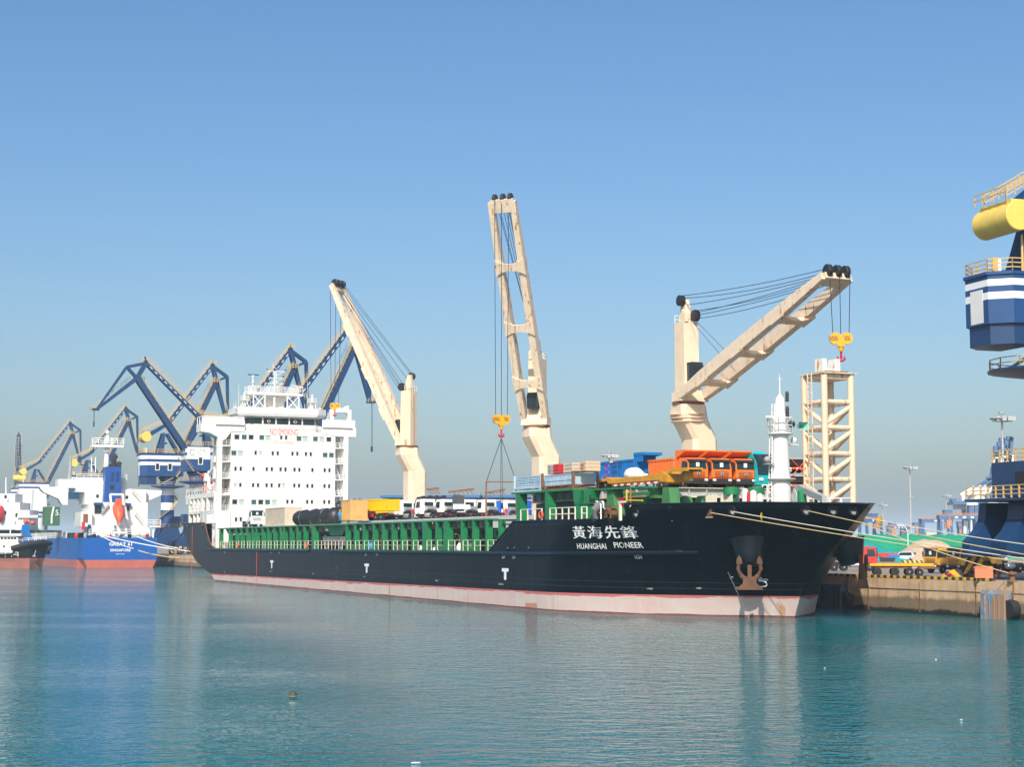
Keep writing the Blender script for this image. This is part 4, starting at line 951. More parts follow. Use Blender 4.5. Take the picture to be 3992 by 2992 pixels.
# hook blocks hang on their wires: things of their own
def hook_block(i, drop, lab, yaw, wires=3, k=1.0):
    hd, T, CR = HEADS[i]; p = Vector((hd.x, hd.y, hd.z - drop)); r = sthing('hook_block', lab, 'crane hook', p, yaw, 'yellow hook blocks of the deck cranes', k)
    mb = MB()
    for q in (-1, 1):
        poly = []
        for j in range(20):
            t = 2*PI*j/20; poly.append((q*.78 + .84*math.cos(t), .55 + .86*math.sin(t)))
        mb.prism(poly, -.35, .35)
    mb.prism([(-.5, -.6), (.5, -.6), (.4, .8), (.0, .95), (-.4, .8)], -.42, .42); mb.build('block_body', M['hook_yellow'], r)
    mb = MB()
    for q in (-1, 1):
        for j in range(6):
            a = -.5 + j * .2; mb.add([(q*.85 + (a - .12), -.37, .55 - .35), (q*.85 + a - .02, -.37, .55 - .35), (q*.85 + a - .25, -.37, .55 + .35), (q*.85 + a - .35, -.37, .55 + .35)], [(0, 1, 2, 3)])
    mb.build('warning_stripe', M['black_metal'], r, smooth=0)
    mb = MB(); mb.tube((0, 0, -1.25), (0, 0, -.55), .30, .38, 14); mb.build('swivel', M['hook_yellow'], r)
    mb = MB(); pts = [(0, 0, -1.2), (0, 0, -1.7), (.45, 0, -1.95), (.5, 0, -2.3), (.2, 0, -2.52), (-.2, 0, -2.52), (-.5, 0, -2.3), (-.48, 0, -1.95)]
    mb.path([(0, 0, -1.2), (0, 0, -2.4)], .16, 8); mb.path(pts[2:], [.1, .18, .22, .22, .18, .08], 8); mb.build('hook', M['hook_red'], r)
    for y in ((-1.1, 0, 1.15) if wires == 3 else (-.4, .4)):
        mb = MB(); top = T @ Vector(((T.inverted() @ hd).x, y, (T.inverted() @ hd).z)) if False else None
        w0 = Vector((hd.x, hd.y, hd.z)) + Matrix.Rotation(yaw, 3, 'Z') @ Vector((y * .98, 0, 0))
        w1 = p + Matrix.Rotation(yaw, 3, 'Z') @ Vector((y, 0, 1.25)) * k
        mb.path([w0, w1], .045, 5); mb.build('hoist_wire', M['cable'], CR, SO)
    return r, p
R_ = math.radians
# ------------------------------------------------------------------ hook blocks and the lifting frame
HOOKS = []
def hookdrop(i, x, y):   # height of a hook seen at (x, y) below jib head i
    hd = HEADS[i][0]; w = W(hd.x, hd.y); dist = w.y
    return hd.z - (bd(x, y, dist).z)
for i, x, y, lab, yaw in ((0, 1290, 1590, 'yellow double hook block hanging in front of the white bridge wing', math.radians(75)), (1, 1945, 1648, 'yellow double hook block above the rusty lifting frame', math.radians(66)), (2, 3287, 1336, 'yellow double hook block above the lattice tower at the bow', math.radians(62))):
    HOOKS.append(hook_block(i, hookdrop(i, x, y), lab, yaw + 0.4 * (i == 1) , k=(.62, .80, .78)[i]))
r_, p_ = HOOKS[1]
LF = sthing('lifting_frame', 'rusty brown lifting frame slung under the middle yellow hook block', 'lifting frame', (p_.x, p_.y, p_.z - 2.6), math.radians(82))
Lb = 2.2; zt = -5.9; zb = -16.3
mb = MB(); mb.beam((-Lb, 0, zt), (Lb, 0, zt), .16, .16); mb.build('spreader_bar', M['rust'], LF, smooth=0)
for q in (-1, 1):
    mb = MB(); mb.beam((q*Lb, 0, zt), (q*(Lb + .05), 0, zb), .2, .2); mb.build('hanger', M['rust'], LF, smooth=0)
    mb = MB(); mb.path([(0, 0, .3), (q*Lb, 0, zt)], .05, 5); mb.build('sling', M['cable'], LF)
    mb = MB(); mb.path([(q*.05, 0, .3), (q*.15 + .1, .1, -9), (q*.5 + .3, .2, zb + 1)], .035, 4); mb.build('sling', M['cable'], LF)
# ------------------------------------------------------------------ foremast and the lattice boom tower on the forecastle
s0, v0 = -5.6, B2
mb = MB(); X = lambda z: (z - 9.6)
mb.lathe([(1.02, 9.6), (1.0, 12.0), (.84, 16.3), (.78, 18.3)], (s0, v0, 0), 16); mb.lathe([(.66, 18.42), (.5, 21.5), (.46, 21.9), (.08, 22.4)], (s0, v0, 0), 14)
FM = mb.build('foremast', M['white_clean'], SHIP, SO, smooth=50)
mb = MB(); mb.lathe([(.8, 18.15), (1.3, 18.3), (1.3, 18.42), (.6, 18.42)], (s0, v0, 0), 14); mb.build('mast_platform', M['white_clean'], FM, SO)
mb = MB(); pts = [(s0 + 1.25*math.cos(2*PI*i/9), v0 + 1.25*math.sin(2*PI*i/9), 18.42) for i in range(10)]; mb.rail(pts, 1.5, .045, 1.2, 2); mb.build('railing', M['white_clean'], FM, SO)
mb = MB(); mb.beam((s0 - .3, v0 - 1.55, 20.05), (s0 - .2, v0 + 1.5, 20.0), .22, .2); mb.build('yardarm', M['white_clean'], FM, SO)
mb = MB(); mb.tube((s0, v0, 22.3), (s0, v0, 24.0), .08, .05); mb.beam((s0, v0 - .2, 23.9), (s0, v0 + .2, 23.9), .05, .05); mb.tube((s0, v0, 23.9), (s0, v0, 24.4), .03, .03); mb.build('topmast', M['white_clean'], FM, SO)
for z in (21.6, 20.1):
    mb = MB(); mb.lathe([(.14, 0), (.2, .05), (.16, .3), (.2, .35), (.16, .6), (.2, .65), (.16, .95), (.08, 1.05)], (s0 + .4, v0 + .6, z), 10); mb.build('mast_lamp', M['black_metal'], FM, SO)
mb = MB(); c = Vector((s0 + .8, v0 + 1.0, 19.0))
mb.add([(c.x + 1.1, c.y + .0, c.z - .35), (c.x + 1.1, c.y + 1.1, c.z - .35), (c.x + 1.1, c.y + 1.1, c.z + .45), (c.x + 1.1, c.y + .0, c.z + .45), (c.x, c.y + .45, c.z), (c.x, c.y + .65, c.z), (c.x, c.y + .65, c.z + .15), (c.x, c.y + .45, c.z + .15)], [(0,4,5,1),(1,5,6,2),(2,6,7,3),(3,7,4,0),(4,7,6,5)])
mb.build('fog_horn', plain('horn_green', (.25, .55, .47)), FM, SO, 0)
mb = MB(); mb.ball((s0 + .7, v0 + .9, 19.3), .38); mb.build('searchlight', M['black_metal'], FM, SO)
mb = MB(); mb.ladder((s0 - .2, v0 - 1.3, 9.6), (s0 - .2, v0 - 1.0, 18.3), .5, (1, 0, 0), .04); mb.ladder((s0 - .2, v0 - .85, 18.4), (s0 - .2, v0 - .65, 21.4), .5, (1, 0, 0), .04); mb.build('ladder', M['rail_white'], FM, SO)
mb = MB(); mb.lathe([(.95, 13.45), (1.5, 13.75), (1.5, 13.82), (.9, 13.82)], (s0, v0, 0), 12); mb.build('mast_platform', M['white_clean'], FM, SO)
for z, q in ((15.2, -1), (17.2, 1)): mb = MB(); mb.box(s0 - .3, s0 + .4, *sorted((v0 + q*1.0, v0 + q*1.9)), z, z + .1); mb.ball((s0, v0 + q*1.6, z + .5), .35); mb.build('deck_light', M['grey'] if q < 0 else M['white_clean'], FM, SO)
mb = MB(); mb.rail([(s0 + .6, v0 - 2.6, 9.7), (s0 + .6, v0 - 1.5, 9.7)], 3.4, .05, .55, 5); mb.build('access_rail', M['rail_white'], FM, SO)
# lattice tower
tc, tv, ta, tb = -13.3, 26.3, 1.9, 1.7; zb, zt = 9.6, 25.45
legs = [(tc + a*ta, tv + b*tb) for a, b in ((1, -1), (1, 1), (-1, 1), (-1, -1))]
mb = MB(); mb.box(tc - ta - .5, tc + ta + .5, tv - tb - .45, tv + tb + .45, zt, zt + .12); mb.box(tc - ta, tc + ta, tv - tb, tv + tb, zt - .55, zt)
TW = mb.build('boom_tower', M['cream_rusty'], SHIP, SO, smooth=0)
for i, (x, y) in enumerate(legs):
    mb = MB(); mb.tube((x, y, zb), (x, y, zt - .05), .36, .36, 14); mb.build('tower_leg', M['cream'], TW, SO)
lv = [22.4, 19.65, 16.85, 14.1, 11.35]
for j, z in enumerate(lv):
    for i in range(4):
        a, b = legs[i], legs[(i+1) % 4]; mb = MB(); mb.tube((*a, z), (*b, z), .27, .27, 10); mb.build('tower_brace', M['cream_rusty'], TW, SO)
    if j < 4:
        z2 = lv[j + 1]
        for i in range(4):
            a, b = legs[i], legs[(i+1) % 4]
            if i % 2 == 0: p, q = (*a, z2 + .35), (*b, z - .4)
            else: p, q = (*a, z - .4), (*b, z2 + .35)
            if i == 3: p, q = (*a, z - .4), (*b, z2 + .35)
            mb = MB(); mb.tube(p, q, .25, .25, 10); mb.build('tower_brace', M['cream'], TW, SO)
mb = MB(); x = tc - .2; y = tv - tb - .45; mb.ladder((x, y, zb), (x, y, zt + .2), .75, (1, 0, 0), .05, .55); mb.ladder((x - .9, y - .3, zb), (x - .9, y - .3, zt), .05, (1, 0, 0), .04, 40); mb.build('ladder', M['cream_rusty'], TW, SO)
for q in (-1, 1):
    mb = MB(); mb.prismx([(tv + q*.25, zt + .12), (tv + q*1.15, zt + .12), (tv + q*1.15, zt + 1.75), (tv + q*.6, zt + 1.75), (tv + q*.5, zt + .8)], tc - .6, tc + .8); mb.mat(1).box(tc - .62, tc - .6, *sorted((tv + q*.6, tv + q*1.15)), zt + .8, zt + 1.75)
    mb.build('boom_saddle', [M['white_rusty'], M['rust']], TW, SO, 0)
mb = MB(); mb.box(tc - ta, tc + ta, tv - tb + .3, tv + tb - .3, zt + .12, zt + .3); mb.build('saddle_base', M['rust'], TW, SO, 0)
# rail round the tower foot, pale boom lying on deck, green bottle
mb = MB(); a = bv(3150, 1955, 21); b_ = bv(3322, 1955, 22.5); zz = 9.9
mb.rail([(a[0], a[1], zz), (b_[0], b_[1], zz)], 2.0, .055, 1.5, 3, .09); mb.build('forecastle_rail', M['rail_white'], SHIP, SO, smooth=0)
mb = MB(); p = bv(3116, 1902, 15); q = bv(3215, 1948, 12); mb.beam(p, q, .5, .6); mb.build('stowed_boom', M['hatch_grey'], SHIP, SO)
mb = MB(); s, v, z = bv(3126, 1940, 14); mb.lathe([(.45, 9.6), (.45, z + .6), (.2, z + .8)], (s, v, 0), 12); mb.build('pressure_bottle', M['green'], SHIP, SO)
# anchors
for side, lab in ((1, 'rusty anchor hanging from the starboard bow bolster facing the water'), (-1, 'rusty anchor on the far port bow in front of the quay wall')):
    q = off_hull(2923, 2281, 2.5)
    if side == 1: make_anchor(tuple(q), lab, R_(-32))
    else: make_anchor((q.x, 2*B2 - q.y, q.z), lab, R_(40))
# ------------------------------------------------------------------ vehicles
def wheel(mb_parent, x, y, r, w, rim):
    mb = MB(); mb.lathe([(r*.62, -w/2), (r*.93, -w/2), (r, -w*.36), (r, w*.36), (r*.93, w/2), (r*.62, w/2)], (x, y, r), 18, 'y'); wh = mb.build('wheel', M['black'], mb_parent)
    mb = MB(); q = 1 if y > 0 else -1
    mb.lathe([(r*.6, -w*.46), (r*.6, w*.46), (r*.5, w*.3), (r*.2, w*.46), (r*.2, w*.55)] if q > 0 else [(r*.2, -w*.55), (r*.2, -w*.46), (r*.5, -w*.3), (r*.6, -w*.46), (r*.6, w*.46)], (x, y, r), 12, 'y'); mb.build('rim', M[rim], wh)
def cab(root, x0, mat, visor=True, grille='slats', plate=True, wid=1.22):
    """forward control lorry cab; x0 = its back wall"""
    b = lambda n, mb, m, sm=30: mb.build(n, M[m] if isinstance(m, str) else m, root, smooth=sm)
    mb = MB(); W_ = wid
    prof = [(x0, 1.0), (x0 + 1.95, 1.0), (x0 + 2.12, 1.2), (x0 + 2.15, 1.9), (x0 + 1.95, 3.0), (x0 + 1.7, 3.25), (x0 + .1, 3.3), (x0, 3.15)]
    n = len(prof); ins = lambda z: 0.0 if z < 1.95 else .10 * (z - 1.95) / 1.3
    vs = [(x, -W_ + ins(z), z) for x, z in prof] + [(x, W_ - ins(z), z) for x, z in prof]
    mb.add(vs, [(i, (i+1) % n, n + (i+1) % n, n + i) for i in range(n)] + [tuple(range(n-1, -1, -1)), tuple(range(n, 2*n))]); c = b('cab', mb, mat)
    d = lambda nm, mb, m, sm=0: mb.build(nm, M[m], c, smooth=sm)
    mb = MB(); mb.add([(x0 + 2.135, -W_*.86, 2.06), (x0 + 2.135, W_*.86, 2.06), (x0 + 2.0, W_*.82, 2.86), (x0 + 2.0, -W_*.82, 2.86)], [(0, 1, 2, 3)]); d('windscreen', mb, 'glass')
    mb = MB(); mb.box(x0 - .02, x0, -.78, .78, 2.25, 2.85); d('rear_window', mb, 'glass')
    for q in (-1, 1):
        mb = MB(); y = q * (W_ + .006 - .04); a = .02 * q
        mb.add([(x0 + .75, q*(W_ + .012), 1.98), (x0 + 1.85, q*(W_ + .012), 1.98), (x0 + 1.68, q*(W_ - .06), 2.9), (x0 + .75, q*(W_ - .06), 2.9)], [(0, 1, 2, 3)]); d('side_window', mb, 'glass')
        mb = MB(); mb.box(x0 + 2.0, x0 + 2.1, q*(W_ + .12) - .09, q*(W_ + .12) + .09, 2.0, 2.7); mb.beam((x0 + 1.95, q*W_, 2.75), (x0 + 2.05, q*(W_ + .12), 2.72), .04, .04); d('mirror', mb, 'black_metal')
        mb = MB(); mb.box(x0 + 2.16, x0 + 2.24, q*.95 - .2, q*.95 + .2, .82, 1.04); d('headlight', mb, 'lamp')
        mb = MB(); mb.box(x0 + .7, x0 + 1.85, q*(W_ + .005) - .06, q*(W_ + .005) + .06, .62, 1.02); d('step', mb, 'black_metal')
    mb = MB(); mb.prism([(x0 + 1.3, .5), (x0 + 2.1, .5), (x0 + 2.22, .65), (x0 + 2.22, 1.0), (x0 + 1.3, 1.0)], -W_ - .02, W_ + .02); b('bumper', mb, 'black_metal' if mat not in ('truck_white',) else 'truck_white', 0)
    mb = MB()
    for i in range(4): mb.box(x0 + 2.13, x0 + 2.18, -.85, .85, 1.27 + i*.16, 1.31 + i*.16)
    b('grille', mb, 'black_metal', 0)
    if grille == 'disc':
        mb = MB(); mb.lathe([(.2, 0), (.2, .04)], (x0 + 2.19, 0, 1.55), 14, 'x'); mb.mat(1).prismx([(-.1, 1.42), (.1, 1.42), (0, 1.7)], x0 + 2.235, x0 + 2.25); b('badge', mb, [M['steel'], M['black_metal']], 0)
    if visor: mb = MB(); mb.prism([(x0 + 1.95, 2.95), (x0 + 2.2, 2.86), (x0 + 2.16, 3.02), (x0 + 1.85, 3.12)], -W_*.95, W_*.95); b('sun_visor', mb, 'black_metal', 0)
    if plate: mb = MB(); mb.box(x0 + 2.09, x0 + 2.11, -.2, .2, 2.3, 2.75); d('windscreen_sticker', mb, 'text_white')
    return c
def tractor(name, label, p, yaw, mat, group, place=sthing, scale=1.0, wheels=3, tank=True, length=6.9, rim='hatch_grey'):
    r = place(name, label, 'truck', p, yaw, group, scale); x0 = length - 2.25
    mb = MB()
    for q in (-1, 1): mb.box(.0, length - .3, q*.42 - .05, q*.42 + .05, .72, 1.0)
    mb.box(-.02, .1, -1.05, 1.05, .62, .92); mb.box(x0 - .7, x0 - .1, -.9, .9, .7, 1.5)
    for i in range(5): mb.box(.9*i + .3, .9*i + .4, -.42, .42, .78, .98)
    if wheels == 3: mb.prism([(.8, 1.0), (2.0, 1.0), (1.9, 1.22), (.9, 1.22)], -.55, .55)
    for q in (-1, 1): mb.box(.05, .35, q*.85 - .33, q*.85 + .33, .95, 1.15); mb.box(-.05, .0, q*.85 - .3, q*.85 + .3, .35, .75)
    mb.build('chassis', M['black_metal'], r, smooth=0)
    cab(r, x0, mat)
    for q in (-1, 1):
        wheel(r, length - 1.15, q*1.02, .52, .32, rim)
        for x in (.75, 2.05): wheel(r, x, q*.95, .52, .5, rim)
        mb = MB(); mb.box(-.08, -.05, q*.85 - .22, q*.85 + .22, .78, .92); mb.build('tail_light', M['tail'], r, smooth=0)
        mb = MB(); pts = [(length - 1.15 + .68*math.cos(t), .52 + .68*math.sin(t)) for t in [PI*i/8 for i in range(9)]]; pts += [(length - 1.15 + .58*math.cos(t), .52 + .58*math.sin(t)) for t in [PI*(8-i)/8 for i in range(9)]]
        mb.prism(pts, *sorted((q*.85, q*1.22))); mb.build('mudguard', M['black_metal'], r)
        if tank: mb = MB(); mb.lathe([(.3, 2.85), (.34, 2.9), (.34, 4.0), (.3, 4.05)], (0, q*.88, .82), 14, 'x'); mb.build('fuel_tank', M['alu'], r)
    mb = MB(); mb.lathe([(.3, -.9), (.36, -.85), (.36, .85), (.3, .9)], (x0 - .55, 0, 1.85), 14, 'y'); mb.build('gas_bottle', M['alu'], r)
    mb = MB(); mb.lathe([(.28, -.14), (.52, -.14), (.55, 0), (.52, .14), (.28, .14)], (x0 - 1.4, 0, 1.35), 16, 'z'); mb.build('spare_wheel', M['black'], r)
    return r
def dump_truck(name, label, p, yaw, mat, group, place=sthing, canopy=True, visor=True, mark=None):
    r = place(name, label, 'truck', p, yaw, group); L = 8.6; x0 = L - 2.25
    mb = MB()
    for q in (-1, 1): mb.box(.3, L - .3, q*.42 - .06, q*.42 + .06, .8, 1.12)
    mb.box(.3, .4, -1.0, 1.0, .7, .95); mb.build('chassis', M['black_metal'], r, smooth=0)
    cab(r, x0, mat, visor, 'disc')
    mb = MB(); mb.prism([(-.15, 1.5), (5.75, 1.5), (6.0, 1.75), (6.0, 3.3), (-.3, 3.3)], -1.24, 1.24)
    for i in range(9):
        x = .25 + i * .68
        for q in (-1, 1): mb.box(x, x + .16, *sorted((q*1.24, q*1.31)), 1.55, 3.25)
    for q in (-1, 1): mb.box(-.3, 6.0, *sorted((q*1.22, q*1.34)), 3.15, 3.34)
    mb.box(-.38, -.3, -1.2, 1.2, 1.55, 3.3)
    if canopy: mb.prism([(5.75, 3.3), (6.05, 3.3), (7.9, 3.95), (7.9, 4.1), (5.75, 4.1)], -1.24, 1.24)
    D = mb.build('dump_body', M[mat], r, smooth=0)
    if mark:
        nm = MB()
        for i, ch in enumerate('安全行车'): text_on(nm, ch, lambda a, b, i=i: (5.55 + a, -1.345, 3.1 - .36 * i + b), .26)
        for i in range(4): text_on(nm, '8', lambda a, b, i=i: (-.1 + a, -1.345, 2.6 - .2*i + b), .14)
        nm.build('body_lettering', M['text_white'], D, smooth=0)
    for q in (-1, 1):
        wheel(r, L - 1.2, q*1.02, .55, .34, 'hatch_grey')
        for x in (1.3, 2.7): wheel(r, x, q*.95, .55, .55, 'hatch_grey')
        mb = MB(); mb.box(.26, .3, q*.85 - .2, q*.85 + .2, .8, .95); mb.build('tail_light', M['tail'], r, smooth=0)
        mb = MB(); mb.box(4.0, 5.6, *sorted((q*.6, q*1.15)), .6, 1.15); mb.build('fuel_tank', M['red'] if mat == 'yellow_truck' else M['black_metal'], r)
        mb = MB(); pts = [(L - 1.2 + .72*math.cos(t), .55 + .72*math.sin(t)) for t in [PI*i/8 for i in range(9)]]; pts += [(L - 1.2 + .6*math.cos(t), .55 + .6*math.sin(t)) for t in [PI*(8-i)/8 for i in range(9)]]
        mb.prism(pts, *sorted((q*.8, q*1.26))); mb.build('mudguard', M['black_metal'], r)
    return r
# ------------------------------------------------------------------ people
def person(label, p, yaw, top, legs, helm=None, arm=(.25, .25), bend=0.0, place=sthing, group=None, h=1.72, vest=None):
    """one skinned figure: pelvis root, torso, head, arms, legs"""
    r = place('person', label, 'person', p, yaw, group, h / 1.72)
    B = Vector((bend, 0, 0))
    V = [((0,0,.95), .15), ((.02 + bend*.3,0,1.2), .155), ((.03 + bend*.7,0,1.42), .14), ((.04+bend,0,1.53), .065), ((.06+bend,0,1.62), .09), ((.07+bend,0,1.69), .085)]
    E_ = [(0,1),(1,2),(2,3),(3,4),(4,5)]
    for q, a in ((-1, arm[0]), (1, arm[1])):
        b0 = len(V); sh = Vector((.03 + bend*.7, q*.19, 1.42))
        el = sh + Vector((math.sin(a)*.3, q*.06, -math.cos(a)*.3)); wr = el + Vector((math.sin(a + .5)*.26, 0, -math.cos(a + .5)*.26)); hn = wr + Vector((.03, 0, -.1))
        V += [(tuple(sh), .062), (tuple(el), .05), (tuple(wr), .037), (tuple(hn), .042)]; E_ += [(2, b0), (b0, b0+1), (b0+1, b0+2), (b0+2, b0+3)]
        b1 = len(V); V += [((0, q*.1, .88), .1), ((.03, q*.11, .5), .07), ((-.02, q*.12, .1), .05), ((.12, q*.13, .04), .045)]; E_ += [(0, b1), (b1, b1+1), (b1+1, b1+2), (b1+2, b1+3)]
    me = bpy.data.meshes.new('body'); me.from_pydata([v for v, _ in V], E_, []); o = bpy.data.objects.new('body', me); COL.objects.link(o)
    m = o.modifiers.new('skin', 'SKIN'); 
    for i, (_, rad) in enumerate(V): me.skin_vertices[0].data[i].radius = (rad, rad)
    me.skin_vertices[0].data[0].use_root = True
    o.modifiers.new('sub', 'SUBSURF').levels = 1
    dg = bpy.context.evaluated_depsgraph_get(); m2 = bpy.data.meshes.new_from_object(o.evaluated_get(dg)); bpy.data.objects.remove(o)
    for mt in (top, legs, 'skin', 'black'): m2.materials.append(M[mt] if isinstance(mt, str) else mt)
    for pl in m2.polygons:
        c = pl.center; pl.use_smooth = True
        pl.material_index = 2 if (c.z > 1.5 or (abs(c.y) > .2 and c.z < 1.0 and c.z > .7)) else (3 if c.z < .1 else (1 if c.z < .92 else 0))
    bo = bpy.data.objects.new('body', m2); COL.objects.link(bo); bo.parent = r
    if helm:
        mb = MB(); mb.lathe([(.155, 0), (.13, .02), (.125, .06), (.09, .13), (.01, .16)], (.07 + bend, 0, 1.66), 12); mb.build('helmet', M[helm], r)
    else:
        mb = MB(); mb.ball((.05 + bend, 0, 1.68), .105, 10, 6); mb.build('hair', M['black'], r)
    if vest: mb = MB(); mb.lathe([(.19, .98), (.20, 1.2), (.19, 1.36), (.12, 1.44)], (.02 + bend*.4, 0, 0), 10); mb.build('vest', M[vest], r)
    return r
M['cloth_blue'] = plain('blue_workwear', (.02, .28, .55), .8); M['cloth_red'] = plain('red_jacket', (.6, .02, .05), .8); M['cloth_orange'] = plain('orange_overall', (.75, .12, .06), .8); M['cloth_grey'] = plain('grey_trousers', (.18, .2, .23), .8); M['helm_yellow'] = plain('yellow_helmet', (.8, .55, .02), .4)
# ------------------------------------------------------------------ deck cargo
DZ, DL, FZ = 10.81, 10.37, 13.09          # aft and forward hatch tops
def on_deck(x, y, Y):          # berth coordinates of the point seen at (x, y) at distance Y
    p = bd(x, y, Y); return toS(p)
R_ = math.radians
G_T = 'white tractor units parked on the aft hatch'
tl = ['white tractor unit behind the worker in red, next to the yellow dump truck', 'nearest white tractor unit, right of the worker in red', 'white tractor unit with a grey cover behind its cab', 'white tractor unit fourth from the yellow dump truck', 'white tractor unit in front of which the left hanger of the lifting frame stands', 'white tractor unit beside the first green forward column', 'white tractor unit half hidden behind the lifting frame']
for (x, Y), lab in zip(((1650, 258), (1736, 250), (1814, 251), (1897, 252), (1978, 253), (2062, 258), (1985, 266)), tl):
    s, v, z = on_deck(x, 2010, Y); tractor('tractor_unit', lab, (s, v, DZ), R_(192), 'truck_white', G_T, rim='alu')
s, v, z = on_deck(1782, 1990, 247.0); r = sthing('machine_cover', 'dark grey upright cover standing behind the second white cab', 'cover', (s, v, DZ + 1.3), R_(192))
mb = MB(); mb.prism([(-.6, 0), (.7, 0), (.75, 2.2), (.5, 2.5), (-.6, 2.3)], -.9, .4); mb.build('sheet', M['grey'] if 0 else plain('grey_cover', (.07, .08, .085), .8), r)
s, v, z = on_deck(1800, 1980, 246); r = sthing('open_toolbox', 'white open steel tray lying across the tractor chassis', 'tray', (s, v, DZ + 1.55), R_(192))
mb = MB(); mb.box(-.7, .7, -1.1, 1.1, 0, .08); mb.box(-.7, -.6, -1.1, 1.1, 0, .5); mb.box(.6, .7, -1.1, 1.1, 0, .8); mb.box(-.6, .6, -1.1, -1.0, 0, .7); mb.box(-.6, .6, 1.0, 1.1, 0, .7); mb.build('tray', M['truck_white'], r, smooth=0)
s, v, z = on_deck(1528, 2030, 255); dump_truck('dump_truck', 'yellow dump truck facing aft beside the ochre container', (s, v, DZ), R_(195), 'yellow_truck', None, canopy=False, visor=False)
s, v, z = on_deck(1575, 2030, 268); dump_truck('dump_truck', 'second yellow dump truck almost hidden behind the first white cabs', (s, v, DZ), R_(195), 'yellow_truck', None, canopy=False, visor=False)
# white truck by the accommodation, facing forward
s, v, z = bv(1003, 2042, 3.2); tractor('tractor_unit', 'white tractor unit facing forward right in front of the accommodation block', (s - 6.9, v, DL), R_(0), 'truck_white', None)
def container(name, label, p, yaw, L, Wd, H, mat, doors=True, group=None, rib=True, cat='container'):
    r = sthing(name, label, cat, p, yaw, group)
    mb = MB(); mb.box(0, L, 0, Wd, .12, H)
    if rib:
        n = int(L / .35)
        for i in range(n): mb.box(L*i/n + .06, L*i/n + .2, -.04, 0, .25, H - .2)
        n = int(Wd / .35)
        for i in range(n): mb.box(L, L + .04, Wd*i/n + .06, Wd*i/n + .2, .25, H - .2)
    for x in (0, L - .12):
        for y in (-.05, Wd - .07): mb.box(x - .01, x + .14, y, y + .12, 0, H + .03)
    mb.box(-.02, L + .02, -.06, Wd + .06, H - .12, H + .015); mb.box(-.02, L + .02, -.06, Wd + .06, .02, .2)
    mb.build('shell', M[mat], r, smooth=0)
    if doors:
        for a in doors:
            mb = MB(); mb.box(a, a + .8, -.075, -.05, .5, H - .5); mb.box(a + .1, a + .7, -.09, -.07, H - 1.1, H - .7); mb.build('door', M[mat], r, smooth=0)
    return r
s, v, z = bv(1034, 2050, 2.4); s1 = bv(1110, 2050, 2.4)[0]
container('generator_container', 'large beige container with two doors beside the white tractor unit', (s, 2.4, DL), R_(0), s1 - s, 3.0, 3.25, 'beige', (4.5, 6.6), rib=False)
s, v, z = on_deck(1190, 2045, 285); container('freight_container', 'pale beige ribbed container behind the black tarpaulin roll', (s, v + 1.5, DL), R_(90), 7.5, 2.5, 2.6, 'beige', None)
s, v, z = on_deck(1332, 2040, 258); container('equipment_container', 'ochre equipment container between the tarpaulin roll and the yellow truck', (s, v, DZ), R_(0), 4.2, 2.8, 3.2, 'ochre', None)
# equipment door faces forward on the ochre box
o = [c for c in bpy.data.objects if c.name.startswith('equipment_container')][0]
mb = MB(); mb.box(4.25, 4.28, 1.2, 1.9, .6, 2.5); mb.box(4.25, 4.28, .5, .8, 1.9, 2.4); mb.build('door', M['ochre'], o, smooth=0)
def tarp_roll(label, p0, p1, r0, r1, seed, lump=.12):
    rnd = random.Random(seed); mid = Vector(p0); r = sthing('tarpaulin_roll', label, 'covered cargo', tuple(mid), 0)
    d = Vector(p1) - mid; N = 22; n = 18; vs = []; ax = d.normalized(); a = ax.cross(Vector((0, 0, 1))).normalized(); b = a.cross(ax)
    for i in range(N + 1):
        t = i / N; R = (r0 + (r1 - r0)*t) * (1 - .35*max(0, abs(t - .5)*2 - .88)/.12) * (1 + .07*math.cos(t*9*PI)) 
        for k in range(n):
            th = 2*PI*k/n; q = R * (1 + rnd.uniform(-lump, lump)*.5); z = max(-.9*r0, q*math.sin(th)); vs.append(ax*(d.length*t) + a*q*math.cos(th) + b*z + Vector((0, 0, r0*.9)))
    mb = MB(); mb.add(vs, [(i*n+k, i*n+(k+1) % n, (i+1)*n+(k+1) % n, (i+1)*n+k) for i in range(N) for k in range(n)] + [tuple(range(n)), tuple(range(N*n, N*n+n))]); mb.build('tarpaulin', M['tarp_black'], r, smooth=60)
    for t in (.2, .45, .7):
        c = ax*(d.length*t) + Vector((0, 0, r0*.9)); R = (r0 + (r1-r0)*t)*1.03; mb = MB(); pts = [c + a*R*math.cos(q) + b*R*math.sin(q)*1.0 for q in [2*PI*i/18 for i in range(19)]]; mb.path(pts, .035, 4); mb.build('lashing', M['hatch_grey'], r)
    return r
p0 = on_deck(1155, 2040, 278); p1 = on_deck(1325, 2040, 270); tarp_roll('long black tarpaulin covered roll lying before the pale ribbed container', (p0[0], p0[1], DL), (p1[0], p1[1], DL + .2), 1.25, 1.5, 3)
p0 = on_deck(1310, 2040, 285); p1 = on_deck(1420, 2030, 285); tarp_roll('higher black tarpaulin heap behind the ochre container', (p0[0], p0[1], DZ + 1.6), (p1[0], p1[1], DZ + 2.0), 1.1, 1.2, 5, .2)
p0 = on_deck(1620, 2030, 275); p1 = on_deck(1745, 2030, 275); tarp_roll('black arched tarpaulin heap behind the white cabs at the crane foot', (p0[0], p0[1], DZ + 1.6), (p1[0], p1[1], DZ + 1.6), 1.4, 1.5, 8, .2)
